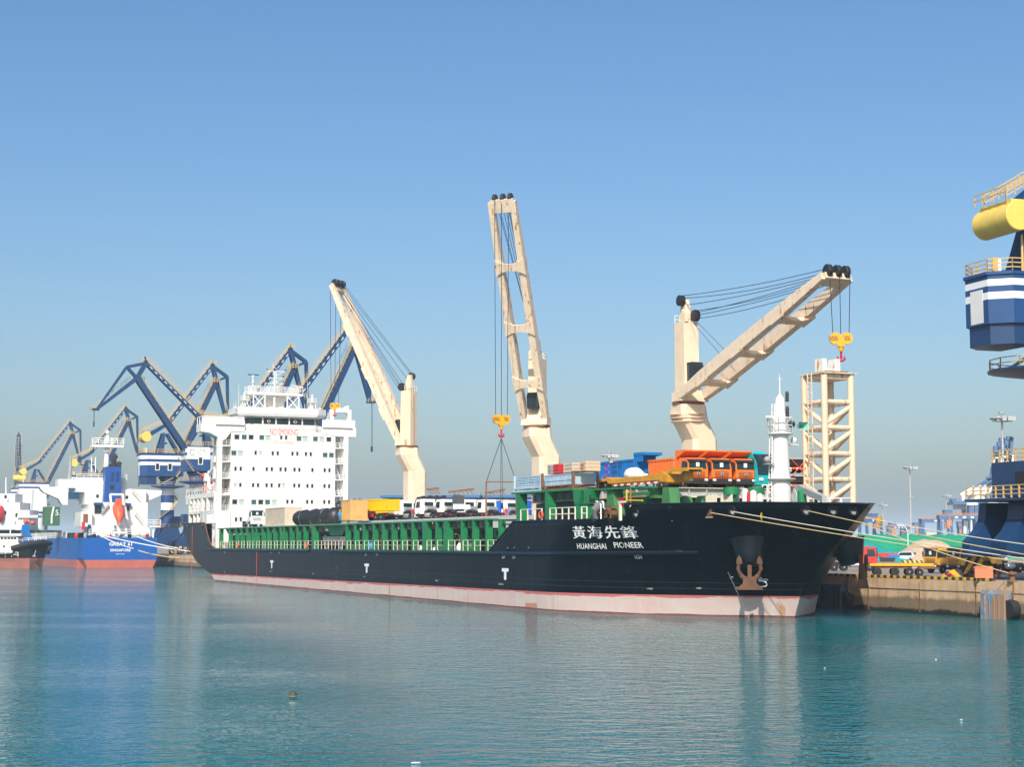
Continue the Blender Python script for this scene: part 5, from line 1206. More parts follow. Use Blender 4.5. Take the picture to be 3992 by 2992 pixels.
# blue covered vehicle behind the forward frame
s, v, z = on_deck(2045, 2010, 266); r = sthing('covered_vehicle', 'vehicle under a bright blue sheet with a pink stripe behind the green columns', 'covered cargo', (s, v, DZ), R_(100))
mb = MB(); mb.prism([(-6, 0), (2.5, 0), (2.6, 1.2), (2.2, 2.6), (1.2, 3.3), (-1.5, 3.5), (-6, 3.2)], -1.2, 1.2); mb.build('sheet', plain('blue_sheet', (.01, .13, .62), .5), r); mb = MB(); mb.beam((1.7, -1.25, .6), (2.1, -1.25, 2.7), .2, .03); mb.build('stripe', plain('pink_stripe', (.8, .1, .4)), r)
# workers
person('worker in a bright red jacket standing beside the nearest white tractor', (*on_deck(1608, 2028, 246)[:2], DZ), R_(20), 'cloth_red', 'cloth_grey', 'text_white')
person('worker in orange overalls standing with back to us at the hatch edge', (*on_deck(1973, 2020, 240)[:2], DZ + .0), R_(160), 'cloth_orange', 'cloth_orange', 'text_white', vest='cloth_red')
person('worker in blue with a yellow helmet standing against the black roll', (*on_deck(1325, 2038, 262)[:2], DZ), R_(-30), 'cloth_blue', 'cloth_blue', 'helm_yellow')
person('worker in blue with a yellow helmet crouching by the ochre container', (*on_deck(1358, 2043, 257)[:2], DZ - .75), R_(-30), 'cloth_blue', 'cloth_blue', 'helm_yellow', bend=.2)
person('worker in blue behind the legs of the orange worker', (*on_deck(1981, 2020, 243)[:2], DZ), R_(100), 'cloth_blue', 'cloth_blue', None)
person('dark haired man looking out from on top of the tractor row', (*on_deck(1874, 1950, 262)[:2], DZ + 2.6), R_(100), 'tarp_black', 'cloth_grey', None)
# ------------------------------------------------------------------ forward hatch cargo
G_O = 'orange dump trucks parked in a row facing forward'
for x, lab in ((2727, 'orange dump truck with ribbed body nearest the yellow trailer'), (2820, 'middle orange dump truck in the row of three'), (2913, 'orange dump truck next to the turquoise bus')):
    v = bs(x, 1850, -15.5)[1]; dump_truck('dump_truck', lab, (-24.3, v, FZ), R_(0), 'orange', G_O, mark=(x == 2727))
# the blue tipper trailers
def tipper(label, p, L, mk, group, K=1.09):
    r = sthing('tipper_trailer', label, 'trailer', p, 0, group)
    mb = MB(); mb.prism([(0, 1.35), (L, 1.35), (L + .5, 1.9), (L + .5, 3.75), (L, 3.75), (L, 3.3), (0, 3.3)], -1.25, 1.25)
    for i in range(6): mb.box(L*i/5 - .1, L*i/5 + .12, -1.33, -1.25, 1.4, 3.3)
    mb.box(0, L, -1.36, -1.25, 3.18, 3.38); mb.box(0, L, -1.34, -1.25, 1.3, 1.5); mb.prism([(L - .1, 3.6), (L + 2.0, 3.75), (L + 2.0, 4.05), (L - .1, 4.05)], -1.25, 1.25)
    mb.box(L + .5, L + 1.9, -1.2, -1.1, 3.0, 3.7); B_ = mb.build('tipper_body', M['blue_body'], r, smooth=0)
    mb = MB(); mb.box(.2, L + .4, -.6, .6, .9, 1.35); mb.box(1, 1.3, -1.2, 1.2, .9, 1.3); mb.build('chassis', M['black_metal'], r, smooth=0)
    for q in (-1, 1):
        for x in (1.2, 2.5, 3.8): wheel(r, x, q*.95, .52, .5, 'hatch_grey')
        mb = MB(); mb.box(L - .6, L - .45, *sorted((q*.5, q*.8)), 0, 1.0); mb.build('landing_leg', M['black_metal'], r, smooth=0)
    if mk:
        nm = MB(); text_on(nm, 'CANOPUS', lambda a, b: (4.35 + a, -1.27, 2.45 + b), .48, 2.6, .02); text_on(nm, 'CARGO', lambda a, b: (4.35 + a, -1.27, 1.85 + b), .48, 2.0, .02); nm.build('lettering', M['text_dark'], B_, smooth=0)
        mb = MB()
        for cz in (2.75, 2.0): mb.path([(3.3 + .45*math.cos(t), -1.28, cz + .36*math.sin(t)) for t in [2*PI*i/16 for i in range(17)]], .07, 5)
        mb.build('emblem', M['text_purple'], B_)
        nm = MB(); text_on(nm, 'TIPPERS', lambda a, b: (2.6 + a, -1.27, 1.52 + b), .16); text_on(nm, 'WE MOVE CARGO', lambda a, b: (4.4 + a, -1.27, 1.52 + b), .16); nm.build('lettering', M['text_dark'], B_, smooth=0)
        mb = MB(); mb.box(4.2, 5.0, -1.375, -1.36, 3.2, 3.36); mb.mat(1).box(5.0, 5.6, -1.375, -1.36, 3.2, 3.36); mb.build('reflector', [M['text_white'], M['tail']], B_, smooth=0)
    return r
s0, v0_, z0 = bv(2316, 1850, 9.5); s1 = bv(2470, 1840, 9.5)[0]
tipper('long blue tipper trailer lettered on its side, behind the yellow low trailer', (s0, 10.8, FZ + .2), s1 - s0, True, 'blue tipper trailers')
tipper('blue tipper trailer seen only as a strip behind the orange dump body', (s0 + 4.5, 15.5, FZ - .1), s1 - s0, False, 'blue tipper trailers')
# yellow low-bed trailer with gooseneck
s0 = bv(2325, 1890, 4.6)[0]; s1 = bv(2578, 1885, 4.6)[0]; s2 = bv(2724, 1830, 4.6)[0]; L = s1 - s0
LB = sthing('lowbed_trailer', 'yellow low-bed trailer with curved gooseneck and a red and white stripe', 'trailer', (s0, 5.9, FZ), 0)
mb = MB(); mb.prism([(0, 1.0), (1.8, 1.0), (2.4, 1.35), (4.4, .95), (L, .95), (L, .62), (4.4, .62), (3.0, .62), (2.6, .95), (0, .8)], -1.35, 1.35); mb.prism([(4.2, .95), (L, .95), (L + .1, 1.28), (L, 1.28), (4.2, 1.02)], -1.35, -1.2)
mb.prism([(L - .9, .5), (L + 1.2, .35), (L + 1.2, 1.1), (L, 1.45), (L - 1.2, 1.15)], -1.3, 1.3)
mb.build('bed', M['lowbed'], LB, smooth=0)
mb = MB(); gx = L + .3; sl_ = s2 - s0 - 2.6
gp_ = [(gx, .15), (gx + .55, .12), (gx + .5, .75), (gx + .8, 1.2), (gx + 1.5, 1.38), (sl_, 1.34), (sl_, 1.68), (gx + 1.2, 1.74), (gx + .35, 1.6), (gx - .1, 1.1)]
mb.prism(gp_, -1.1, -.95); mb.prism(gp_, .55, .7); mb.box(gx + .9, sl_, -.95, .55, 1.5, 1.66); mb.box(gx, gx + .3, -.95, .55, .2, 1.3); mb.build('gooseneck', M['lowbed'], LB, smooth=0)
mb = MB(); mb.prism([(sl_ - 1.9, .5), (sl_ - 1.3, .5), (sl_ - 1.3, 1.4), (sl_ - 1.8, 1.4)], -.5, .3); mb.build('kingpin_box', M['lowbed'], LB, smooth=0)
mb = MB(); mb.box(4.0, L - .2, -1.42, -1.38, .28, .5); M['redwhite'] = stripes('red_white_stripe', (.75, .75, .73, 1), (.5, .02, .02, 1), 1.5); mb.build('reflective_stripe', M['redwhite'], LB, smooth=0)
for q in (-1, 1):
    for x in (.6, 2.1): wheel(LB, x, q*1.0, .5, .5, 'grey')
for q in (-1, 1): mb = MB(); mb.box(-.3, .9, *sorted((q*.6, q*1.3)), 1.0, 1.15); mb.prism([(-.2, 1.0), (.3, 1.0), (.6, 1.5)], *sorted((q*.7, q*.8))); mb.build('loading_ramp', M['lowbed'], LB, smooth=0)
s, v, z = bv(2458, 1868, 5.2); SK = sthing('white_sack', 'lumpy white sack lying on the yellow low-bed trailer', 'sack', (s, 5.6, FZ + .95), 0)
mb = MB(); rnd = random.Random(4); mb.ball((0, 0, .5), 1.0, 16, 10, (1.5, .9, .75)); mb.ball((2.2, -.2, .2), .7, 12, 8, (1.6, .9, .5)); mb.v = [(x + rnd.uniform(-.08, .08), y + rnd.uniform(-.08, .08), max(0.0, z + rnd.uniform(-.08, .08))) for x, y, z in mb.v]; mb.build('sack', M['text_white'], SK, smooth=60)
# turquoise coach
v = bs(2985, 1850, -15.0)[1]
BUS = sthing('coach', 'turquoise coach with dark windscreen half hidden behind the white foremast', 'bus', (-25.5, v + .3, FZ), 0)
mb = MB(); mb.prism([(0, .45), (10.3, .45), (10.6, 1.3), (10.35, 2.9), (9.9, 3.7), (9.0, 3.85), (.3, 3.75), (0, 3.4)], -1.25, 1.25); mb.prism([(2.0, 3.75), (8.5, 3.85), (8.2, 4.15), (2.4, 4.1)], -.9, .9); mb.build('coach_body', M['teal'], BUS)
mb = MB(); mb.prism([(10.57, 1.5), (10.62, 1.5), (10.4, 2.9), (9.95, 3.72), (9.6, 3.80), (9.6, 3.72), (10.33, 2.88)], -1.27, 1.27); mb.build('windscreen', M['glass'], BUS, smooth=0)
for q in (-1, 1):
    mb = MB(); mb.box(.5, 8.3, *sorted((q*1.245, q*1.262)), 1.7, 3.2); mb.build('side_window', M['glass'], BUS, smooth=0)
    mb = MB(); mb.prism([(8.7, .6), (9.8, .6), (9.8, 3.3), (8.7, 3.3)], *sorted((q*1.245, q*1.27))); mb.mat(0); mb.build('door', M['glass_teal'], BUS, smooth=0)
    mb = MB(); mb.box(10.5, 10.6, q*.9 - .25, q*.9 + .25, .9, 1.2); mb.build('headlight', M['lamp'], BUS, smooth=0)
    for x in (2.2, 8.0): wheel(BUS, x, q*1.08, .5, .3, 'hatch_grey')
# stacked black trailer chassis with red and white rear bars
for k in range(2):
    v = bs(3122, 1880, -14.5)[1]; r = sthing('trailer_chassis', ('lower' if k == 0 else 'upper') + ' of two stacked black trailers seen rear on beside the lattice tower', 'trailer', (-15.0, v, FZ + k * 1.85), R_(180), 'stacked black trailers')
    mb = MB(); mb.box(0, 11, -1.2, 1.2, 1.2, 1.5); mb.box(0, .12, -1.2, 1.2, .75, 1.45); mb.build('frame', M['black_metal'], r, smooth=0)
    mb = MB(); mb.box(-.06, -.02, -1.25, 1.25, 1.42, 1.56); mb.build('edge_beam', M['hatch_grey'], r, smooth=0)
    mb = MB(); mb.box(-.1, -.04, -1.2, 1.2, .35, .52); mb.build('bumper_bar', M['text_white'], r, smooth=0)
    for q in (-1, 1):
        mb = MB(); mb.box(-.14, -.1, q*.6 - .3, q*.6 + .3, .34, .56); mb.build('tail_light', plain('amber_red_light', (.8, .12, .01), .4) if 'amber_red' not in M else M['amber_red'], r, smooth=0)
        mb = MB(); mb.box(-.05, -.02, q*1.05 - .22, q*1.05 + .22, .05, .45); mb.build('mud_flap', M['hatch_grey'], r, smooth=0)
        for x in (1.4, 2.7, 4.0): wheel(r, x, q*.95, .52, .5, 'hatch_grey')
mb = MB(); v = bs(3122, 1880, -14.5)[1]
for a in (-1, 1): mb.path([(-14.8, v + a, FZ + 1.4), (-14.75, v - a*.9, FZ + 3.2)], .045, 5)
tag(mb.build('lashing_strap', M['orange_red']), 'crossed orange lashing straps over the stacked black trailers', 'strap')
o = bpy.data.objects['lashing_strap']
for vv in o.data.vertices: vv.co = W(*vv.co)
# steel racks with pale blue boxes and crates on the forward frame
def rack(label, s0, s1, v0, v1, mat, rows, frame, group):
    r = sthing('cargo_rack', label, 'rack', (s0, v0, 13.21), 0, group); L, D_ = s1 - s0, v1 - v0
    mb = MB()
    for x in (0, L):
        for y in (0, D_): mb.box(x - .12, x + .12, y - .12, y + .12, 0, 1.95)
    for z in (.0, .35): mb.box(0, L, -.1, .1, z, z + .14); mb.box(0, L, D_ - .1, D_ + .1, z, z + .14); mb.box(L - .1, L + .1, 0, D_, z, z + .14); mb.box(-.1, .1, 0, D_, z, z + .14)
    if frame == 'rust': mb.box(L - .1, L + .1, 0, D_, 1.82, 1.95)
    mb.box(0, L, 0, D_, .05, .2)
    mb.build('rack_frame', M['rust'] if frame == 'rust' else M['rack'], r, smooth=0)
    n = 4
    for i in range(n):
        for k in range(rows):
            mb = MB(); x = .25 + (L - .5) * i / n; h = 1.2 / rows; z = .52 + k * (h + .05); w_ = (L - .5) / n - .12
            mb.box(x, x + w_, .15, D_ - .15, z, z + h); mb.box(x - .02, x + w_ + .02, .1, D_ - .1, z + h - .1, z + h); mb.box(x, x + w_, .1, .15, z + h*.4, z + h*.5)
            mb.build('box_row', M[mat], r, smooth=0)
    return r
s0 = F7(147, 450, 1.6)[0]; s1 = F7(402, 450, 1.6)[0]; s2 = F7(688, 450, 1.6)[0]
rack('grey steel rack of pale blue boxes at the aft end of the raised frame', s0, s1 - .3, 1.4, 4.2, 'rack', 2, 'blue', 'racks of pale blue boxes')
rack('rusty steel rack of pale blue boxes with crates stacked on top', s1 + .1, s2, 1.4, 4.4, 'rack', 1, 'rust', 'racks of pale blue boxes')
def crate(label, x0, x1, y0, y1, v, mat, dep):
    a = F7(x0, y1, v); b = F7(x1, y1, v); t = F7(x0, y0, v); L = b[0] - a[0]; r = sthing('crate', label, 'crate', (a[0], v, 14.98), 0, 'crates on top of the rack'); H = 1.15
    mb = MB(); mb.box(0, L*.62, 0, dep, .08, H)
    for i in range(3): mb.box(.0, L*.62, -.04, 0, .1 + i*.4, .2 + i*.4); mb.box(L*.62, L*.62 + .04, 0, dep, .1 + i*.4, .2 + i*.4)
    mb.box(.02, .14, -.05, 0, .08, H); mb.box(L*.62 - .14, L*.62 - .02, -.05, 0, .08, H); mb.build('box', M[mat], r, smooth=0)
    return r
crate('dark grey crate on the rack, farthest aft', 440, 488, 320, 390, 2.0, 'grey', 1.0); crate('red crate standing on the rusty rack', 492, 574, 310, 390, 2.0, 'red', 1.1)
crate('olive beige crate between the red crate and the pale wooden crate', 588, 720, 300, 385, 1.9, 'beige', 1.6); c = crate('pale wooden crate with red labels at the end of the rusty rack', 735, 830, 305, 372, 1.9, 'wood', 1.7)
mb = MB(); mb.box(.3, 1.0, -.065, -.045, .7, .9); mb.box(.3, .9, -.065, -.045, .3, .45); mb.build('label', M['text_red'], c, smooth=0)
# lifebuoys, sacks and bags along the side deck
def lifebuoy(label, p, yaw):
    r = sthing('lifebuoy', label, 'lifebuoy', p, yaw, 'orange lifebuoys on the deck rails'); mb = MB(); N, n = 20, 8
    vs = [((.36 + .1*math.cos(2*PI*k/n))*math.cos(2*PI*i/N), .1*math.sin(2*PI*k/n), (.36 + .1*math.cos(2*PI*k/n))*math.sin(2*PI*i/N)) for i in range(N) for k in range(n)]
    mb.add(vs, [(i*n+k, i*n+(k+1) % n, ((i+1) % N)*n+(k+1) % n, ((i+1) % N)*n+k) for i in range(N) for k in range(n)]); mb.build('ring', M['orange_red'], r)
for x, y, lab in ((2112, 2009, 'orange lifebuoy on the rail beside the first forward green column'), (1199, 2127, 'orange lifebuoy hanging near the stacked gratings'), (928, 2127, 'orange lifebuoy on the deck rail before the white accommodation block')):
    s, v, z = bv(x, y, .1); lifebuoy(lab, (s, -.0, z), R_(10))
bags = [(1406, 2136, 'text_white', 1.0, 'white sack on the side deck near the first tug mark arrow amidships'), (1450, 2130, 'cloth_blue', 1.3, 'blue sheet bundle on the side deck'), (1553, 2140, 'text_white', .9, 'low white sack between green posts below the yellow truck'), (1637, 2137, 'text_white', .9, 'white sack below the worker in red'), (1697, 2142, 'text_white', .7, 'small white bag beside the wide green post'), (1724, 2138, 'text_white', .9, 'white sack between the two wide green posts'), (1796, 2135, 'text_white', 1.2, 'tall white sack right of the wide green posts'), (1829, 2133, 'green_light', 1.3, 'green bundle on the side deck near the slanted bulwark'), (1375, 2138, 'wood', .8, 'tan sack on the side deck aft of midships')]
for x, y, m_, h, lab in bags:
    s, v, z = bv(x, y, 1.6); r = sthing('sack', lab, 'sack', (s, 1.6, 6.12), random.uniform(0, 3), 'sacks on the side deck'); mb = MB(); rnd = random.Random(x)
    mb.ball((0, 0, h*.5), h*.55, 10, 7, (1.0, .8, 1.0)); mb.v = [(a + rnd.uniform(-.07, .07), b + rnd.uniform(-.07, .07), max(0, c + rnd.uniform(-.07, .07))) for a, b, c in mb.v]; mb.build('cloth', M[m_], r, smooth=60)
# grey sack of canvas hanging over the forward rail, cable drum beside it
s, v, z = F7(905, 740, .3); r = sthing('canvas_cover', 'grey canvas hanging over the edge by the boarding rail', 'canvas', (s, .3, 9.85), 0)
mb = MB(); mb.path([(.6, .5, 1.4), (.2, .2, 1.45), (-.2, -.15, .9), (-.4, -.25, .1), (-.5, -.25, -.25)], [.25, .45, .5, .45, .2], 10); mb.build('canvas', plain('grey_canvas', (.17, .17, .16), .9), r, smooth=60)
s0 = F7(945, 740, 1.0)[0]; s1 = F7(1020, 740, 1.0)[0]; r = sthing('cable_drum', 'rusty framed cable drum on the raised deck by the grey canvas', 'drum', (s0, 1.0, 9.85), 0)
mb = MB(); L = s1 - s0
for a in (0, L): mb.box(a - .05, a + .05, -.06, .06, 0, 1.3); mb.box(a - .05, a + .05, .94, 1.06, 0, 1.3); mb.box(a - .05, a + .05, -.06, 1.06, 1.2, 1.3); mb.box(a - .05, a + .05, -.06, 1.06, .5, .62)
mb.box(0, L, -.05, .05, 1.2, 1.3); mb.lathe([(.5, .3), (.5, .4), (.3, .45), (.3, L - .45), (.5, L - .4), (.5, L - .3)], (0, .5, .62), 14, 'x'); mb.build('drum', M['rust'], r)
# long orange lines hanging over the side
for x0, y0, x1, y1, lab in ((750, 2055, 764, 2248, 'thin orange line hanging down the stern quarter'), (1001, 2150, 1001, 2280, 'thin red line hanging down the side before the first tug mark')):
    a = bv(x0, y0, -.12); b = bv(x1 if x0 > 800 else 762, y1, -.12); r = sthing('hanging_line', lab, 'rope', (a[0], -.12, max(.05, b[2])), 0); mb = MB(); mb.path([(0, 0, a[2] - max(.05, b[2])), (.1, 0, (a[2] - max(.05, b[2]))*.5), (.0, 0, 0)], .03, 5); mb.build('line', M['orange_red'], r)
# ------------------------------------------------------------------ blue portal slewing cranes on the quay
M['blue_band'] = None
def band_mat(bands=((33.2, 34.45), (31.05, 32.2))):
    m, n, l, b = newmat('blue_house_with_white_bands'); tc = n.new('ShaderNodeTexCoord'); sx = n.new('ShaderNodeSeparateXYZ'); l.new(tc.outputs['Object'], sx.inputs[0]); z = sx.outputs['Z']
    f = None
    for a, c in bands:
        t = mth(n, l, 'MULTIPLY', mth(n, l, 'GREATER_THAN', z, a), mth(n, l, 'LESS_THAN', z, c)); f = t if f is None else mth(n, l, 'ADD', f, t)
    nz = noise(n, l, .5, 5, ocoord(n, l))
    blue = mix(n, l, nz, (0.008, 0.045, 0.15, 1), (0.014, 0.072, 0.21, 1))
    l.new(mix(n, l, f, blue, (0.78, 0.79, 0.80, 1)), b.inputs['Base Color']); b.inputs['Roughness'].default_value = 0.4; return m
M['band'] = band_mat(); M['band_low'] = band_mat(((32.85, 33.6), (31.35, 32.15)))
def tower_mat():
    m, n, l, b = newmat('blue_tower_with_white_bands'); tc = n.new('ShaderNodeTexCoord'); sx = n.new('ShaderNodeSeparateXYZ'); l.new(tc.outputs['Object'], sx.inputs[0]); z = sx.outputs['Z']
    f = None
    for a, c in ((20.6, 23.5), (15.4, 18.0)):
        t = mth(n, l, 'MULTIPLY', mth(n, l, 'GREATER_THAN', z, a), mth(n, l, 'LESS_THAN', z, c)); f = t if f is None else mth(n, l, 'ADD', f, t)
    nz = noise(n, l, .5, 5, ocoord(n, l))
    blue = mix(n, l, nz, (0.008, 0.045, 0.15, 1), (0.014, 0.072, 0.21, 1))
    l.new(mix(n, l, f, blue, (0.76, 0.76, 0.75, 1)), b.inputs['Base Color']); b.inputs['Roughness'].default_value = 0.45; return m
M['tower'] = tower_mat()
M['hazard'] = stripes('yellow_black_hazard', (0.72, 0.42, 0.02, 1), (0.02, 0.02, 0.02, 1), 1.1, (.7, 0, .7))
M['hazard_b'] = stripes('yellow_black_hazard_mirror', (0.72, 0.42, 0.02, 1), (0.02, 0.02, 0.02, 1), 1.1, (-.7, 0, .7))
def portal_crane(label, s, v, flip=False, scale=1.0, low=False, detail=1, yaw=None, sign=False, text=False):
    """x = boom direction (landward), z from the quay. sizes in metres"""
    r = sthing('portal_crane', label, 'crane', (s, v, QZ), (PI/2 if not flip else -PI/2) if yaw is None else yaw, 'blue portal cranes along the quay', scale)
    b = lambda nm, mb, m, par=r, sm=35: mb.build(nm, M[m] if isinstance(m, str) else m, par, smooth=sm)
    Rr = 'yellow_rail'
    # portal: tower flaring into four legs on bogies
    mb = MB(); mb.lathe([(2.5, 8.0), (2.35, 10.5), (2.35, 23.6), (3.0, 24.0)], (0, 0, 0), 24); b('tower', mb, 'tower')
    mb = MB(); H = 6.6
    for a in (-1, 1):
        for c in (-1, 1):
            st = [(2.1, 2.1, 8.4, 1.3, 8.0), (3.4, 3.4, 6.4, 1.3, 6.2), (5.2, 5.2, 4.6, 1.3, 5.0), (H, H, 3.0, 1.2, 3.6)]
    mb.box(-H - 1.2, H + 1.2, -H - 1.1, H + 1.1, 2.8, 3.0)
    prof = [(-H - 1.3, 2.6), (H + 1.3, 2.6), (H + 1.3, 4.4), (4.2, 6.1), (3.0, 7.4), (2.5, 9.4), (-2.5, 9.4), (-3.0, 7.4), (-4.2, 6.1), (-H - 1.3, 4.4)]
    if detail == 2: prof = [(-8.3, 2.6), (8.3, 2.6), (8.3, 4.3), (7.0, 5.5), (6.1, 6.8), (5.8, 8.8), (-5.8, 8.8), (-6.1, 6.8), (-7.0, 5.5), (-8.3, 4.3)]
    mb.prism(prof, -H - .6, -H + .9); mb.prism(prof, H - .9, H + .6); mb.prismx([(y, z) for y, z in prof], -1.6, 1.6); mb.prism(prof, -1.5, 1.5)
    b('portal_frame', mb, 'blue', sm=0)
    for a in (-1, 1):
        for c in (-1, 1):
            # wheel balance under each corner: an A-shaped equaliser beam over two bogies (rails run along local y)
            cy = c * H; cx = a * H
            mb = MB(); poly = [(-2.9, .55), (-2.1, .55), (-1.6, 1.0), (-.45, 1.0), (-.4, 1.25), (.4, 1.25), (.45, 1.0), (1.6, 1.0), (2.1, .55), (2.9, .55), (2.2, 1.4), (1.3, 2.75), (-1.3, 2.75), (-2.2, 1.4)]
            mb.prismx([(cy + y, z) for y, z in poly], cx - .45, cx + .45); bb = b('bogie', mb, M['hazard_y'] if 'hazard_y' in M else 'hazard', sm=0)
            for q in (-2.4, -1.3, 1.3, 2.4): mb = MB(); mb.lathe([(.32, -.25), (.45, -.22), (.45, .22), (.32, .25)], (cx, cy + q, .46), 14, 'x'); b('rail_wheel', mb, 'black_metal', bb)
    mb = MB(); mb.rail([(-4.6, -2.4, 9.4), (4.6, -2.4, 9.4)], 1.1, .05, 1.6, 2); mb.box(-4.8, 4.8, -2.6, 2.6, 9.25, 9.39); b('lower_walkway', mb, Rr, sm=0) if detail < 2 else None
    if detail == 2:
        mb = MB(); mb.box(-5.4, 5.4, -5.2, 5.2, 9.4, 13.4); sh = b('switch_house', mb, 'blue', sm=0)
        mb = MB(); mb.box(-3.0, -1.2, -5.3, -5.2, 11.0, 12.6); b('recess', mb, 'dark', sh, 0); mb = MB(); mb.box(-5.5, -5.4, -2.0, .6, 10.4, 12.2); b('recess', mb, 'dark', sh, 0)
        mb = MB(); mb.box(-7.6, 7.6, -7.4, 7.4, 8.9, 9.2); b('walkway_plate', mb, 'blue', sm=0)
        mb = MB(); mb.rail([(-7.5, 7.3, 9.2), (-7.5, -7.3, 9.2), (7.5, -7.3, 9.2)], 1.4, .05, 1.4, 3, .08); b('walkway_rail', mb, Rr, sm=0)
        mb = MB(); mb.rail([(-5.3, 5.1, 13.4), (-5.3, -5.1, 13.4), (5.3, -5.1, 13.4)], 1.4, .05, 1.4, 3, .08); b('house_rail', mb, Rr, sm=0)
    else:
        mb = MB(); mb.box(1.8, 4.6, -2.2, 2.2, 9.4, 13.2); b('switch_house', mb, 'blue', sm=0)
    # turret platform and spiral stair
    mb = MB(); PR = 6.0 if detail < 2 else 7.6
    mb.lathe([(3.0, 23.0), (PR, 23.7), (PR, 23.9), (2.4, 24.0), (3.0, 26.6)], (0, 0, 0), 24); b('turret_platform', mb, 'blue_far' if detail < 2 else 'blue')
    mb = MB(); pts = [((PR-.2)*math.cos(2*PI*i/16), (PR-.2)*math.sin(2*PI*i/16), 23.9) for i in range(17)]; mb.rail(pts, 1.2, .05, 2.2, 2); b('platform_rail', mb, Rr, sm=0)
    mb = MB(); N = 26; pts = [(3.1*math.cos(2.4 + i*.22), 3.1*math.sin(2.4 + i*.22), 9.4 + i*.56) for i in range(N)]
    for p, q in zip(pts[:-1], pts[1:]): mb.beam(p, q, .7, .15); mb.beam((p[0]*1.12, p[1]*1.12, p[2] + 1), (q[0]*1.12, q[1]*1.12, q[2] + 1), .06, .06); mb.beam((p[0]*1.12, p[1]*1.12, p[2]), (p[0]*1.12, p[1]*1.12, p[2] + 1), .05, .05)
    b('spiral_stair', mb, 'yellow_rail' if detail < 2 else 'blue', sm=0)
    # machinery house with a lower ballast box
    mb = MB(); poly = [(-10.3, -2.2), (-8.2, -4.0), (4.6, -4.0), (4.6, 4.0), (-8.2, 4.0), (-10.3, 2.2)]; hz0, hz1, hz2 = (27.2, 35.2, 24.4) if detail < 2 else (28.6, 34.3, 26.3); mb.prismz(poly, hz0, hz1); mb.prismz([(x*1.02, y*1.03) for x, y in poly], hz1 - .2, hz1 + .15); hs = b('machinery_house', mb, 'band' if detail < 2 else 'band_low', sm=0)
    mb = MB(); mb.prismz([(-10.0, -2.0), (-8.0, -3.6), (-4.8, -3.6), (-4.8, 3.6), (-8.0, 3.6), (-10.0, 2.0)], hz2, hz0 + .1); b('ballast_box', mb, 'blue', sm=0)
    mb = MB(); mb.lathe([(3.4, 26.4), (3.2, hz0 + .1)], (0, 0, 0), 20); b('slewing_base', mb, 'black_metal')
    for q in (-1, 1):
        for x in (-4.6, -.2): mb = MB(); mb.box(x - .55, x + .55, *sorted((q*4.0, q*4.03)), 29.5, 31.6); mb.mat(1).box(x - .8, x + .8, *sorted((q*3.99, q*4.015)), 29.25, 31.9); b('window', mb, [M['glass'], M['white_clean']], hs, 0)
    mb = MB(); mb.box(-10.33, -10.3, -1.2, 1.2, hz0 + .2, 32.0 if detail < 2 else 32.6); b('door', mb, 'white_clean', hs, 0)
    mb = MB(); hr = hz1 + .1; mb.rail([(4.4, -3.9, hr), (-8.2, -3.9, hr), (-10.2, -2.1, hr), (-10.2, 2.1, hr), (-8.2, 3.9, hr), (4.4, 3.9, hr)], 1.5, .055, 1.8, 3); b('roof_rail', mb, Rr, sm=0)
    mb = MB(); mb.box(-9.0, -8.4, -1.4, -1.1, hr, hr + 1.9); mb.mat(1).box(-8.3, -7.9, -1.4, -1.0, hr, hr + 1.9); b('roof_cabinet', mb, [M['yellow_rail'], M['white_clean']], hs, 0); mb = MB(); mb.tube((-5.2, -1.6, hr), (-5.2, -1.6, hr + 4.7), .18, .12); b('roof_mast', mb, 'yellow_rail', hs, 0)
    if sign:
        mb = MB(); sx0, sx1 = (4.65, 4.65); mb.box(-5.6, 4.2, *sorted((-4.12, -4.02)) if not flip else sorted((4.02, 4.12)), 31.6, 35.0); sg = b('sign_board', mb, 'white_clean', sm=0)
        fy = (lambda a, z: (4.0 - a, 4.135, z)) if flip else (lambda a, z: (-5.4 + a, -4.135, z))
        nm = MB(); text_on(nm, '山东港口', lambda a, z: fy(2.8 + a, 33.3 + z), 1.2, 3.6); text_on(nm, 'SHANDONG PORT', lambda a, z: fy(2.8 + a, 32.4 + z), .5, 3.6); text_on(nm, '烟台港', lambda a, z: fy(7.1 + a, 33.3 + z), 1.2, 2.4); text_on(nm, 'Yantai Port', lambda a, z: fy(7.1 + a, 32.4 + z), .5, 2.4); b('sign_lettering', nm, 'text_grey', sg, 0)
        nm = MB(); nm.path([fy(1.5 + .85*math.cos(t), 33.3 + .95*math.sin(t)) for t in [.6 + i*.35 for i in range(15)]] , .12, 5); nm.beam(fy(1.5, 33.2), fy(2.3, 33.2), .05, .22); b('sign_emblem', nm, 'text_grey', sg, 0)
    mb = MB()   # stair on the house side
    for y in (-4.4, 4.4): mb.beam((2.0, y, 27.0), (5.6, y*.9, 32.0), .8, .18); mb.beam((2.0, y, 28.1), (5.6, y*.9, 33.1), .06, .06); mb.beam((1.0, y, 26.8), (-3.2, y*.9, 24.5), .8, .18)
    b('house_stair', mb, Rr, sm=0)
    # A-frame and the balance lever with its drum counterweight
    piv = Vector((-1.3, 0, 43.2))
    mb = MB()
    for q in (-1, 1): mb.beam((-3.4, q*2.2, 35.2), (piv.x - .8, q*1.5, piv.z - .6), 1.0, 2.4, .8, .9); mb.beam((3.6, q*2.2, 35.2), (piv.x + .5, q*1.5, piv.z - .8), .6, .7)
    mb.beam((-1.2, -2.1, 39.0), (-1.2, 2.1, 39.0), .5, .5); b('a_frame', mb, 'blue', sm=0)
    drop = 0.0 if not low else -2.5
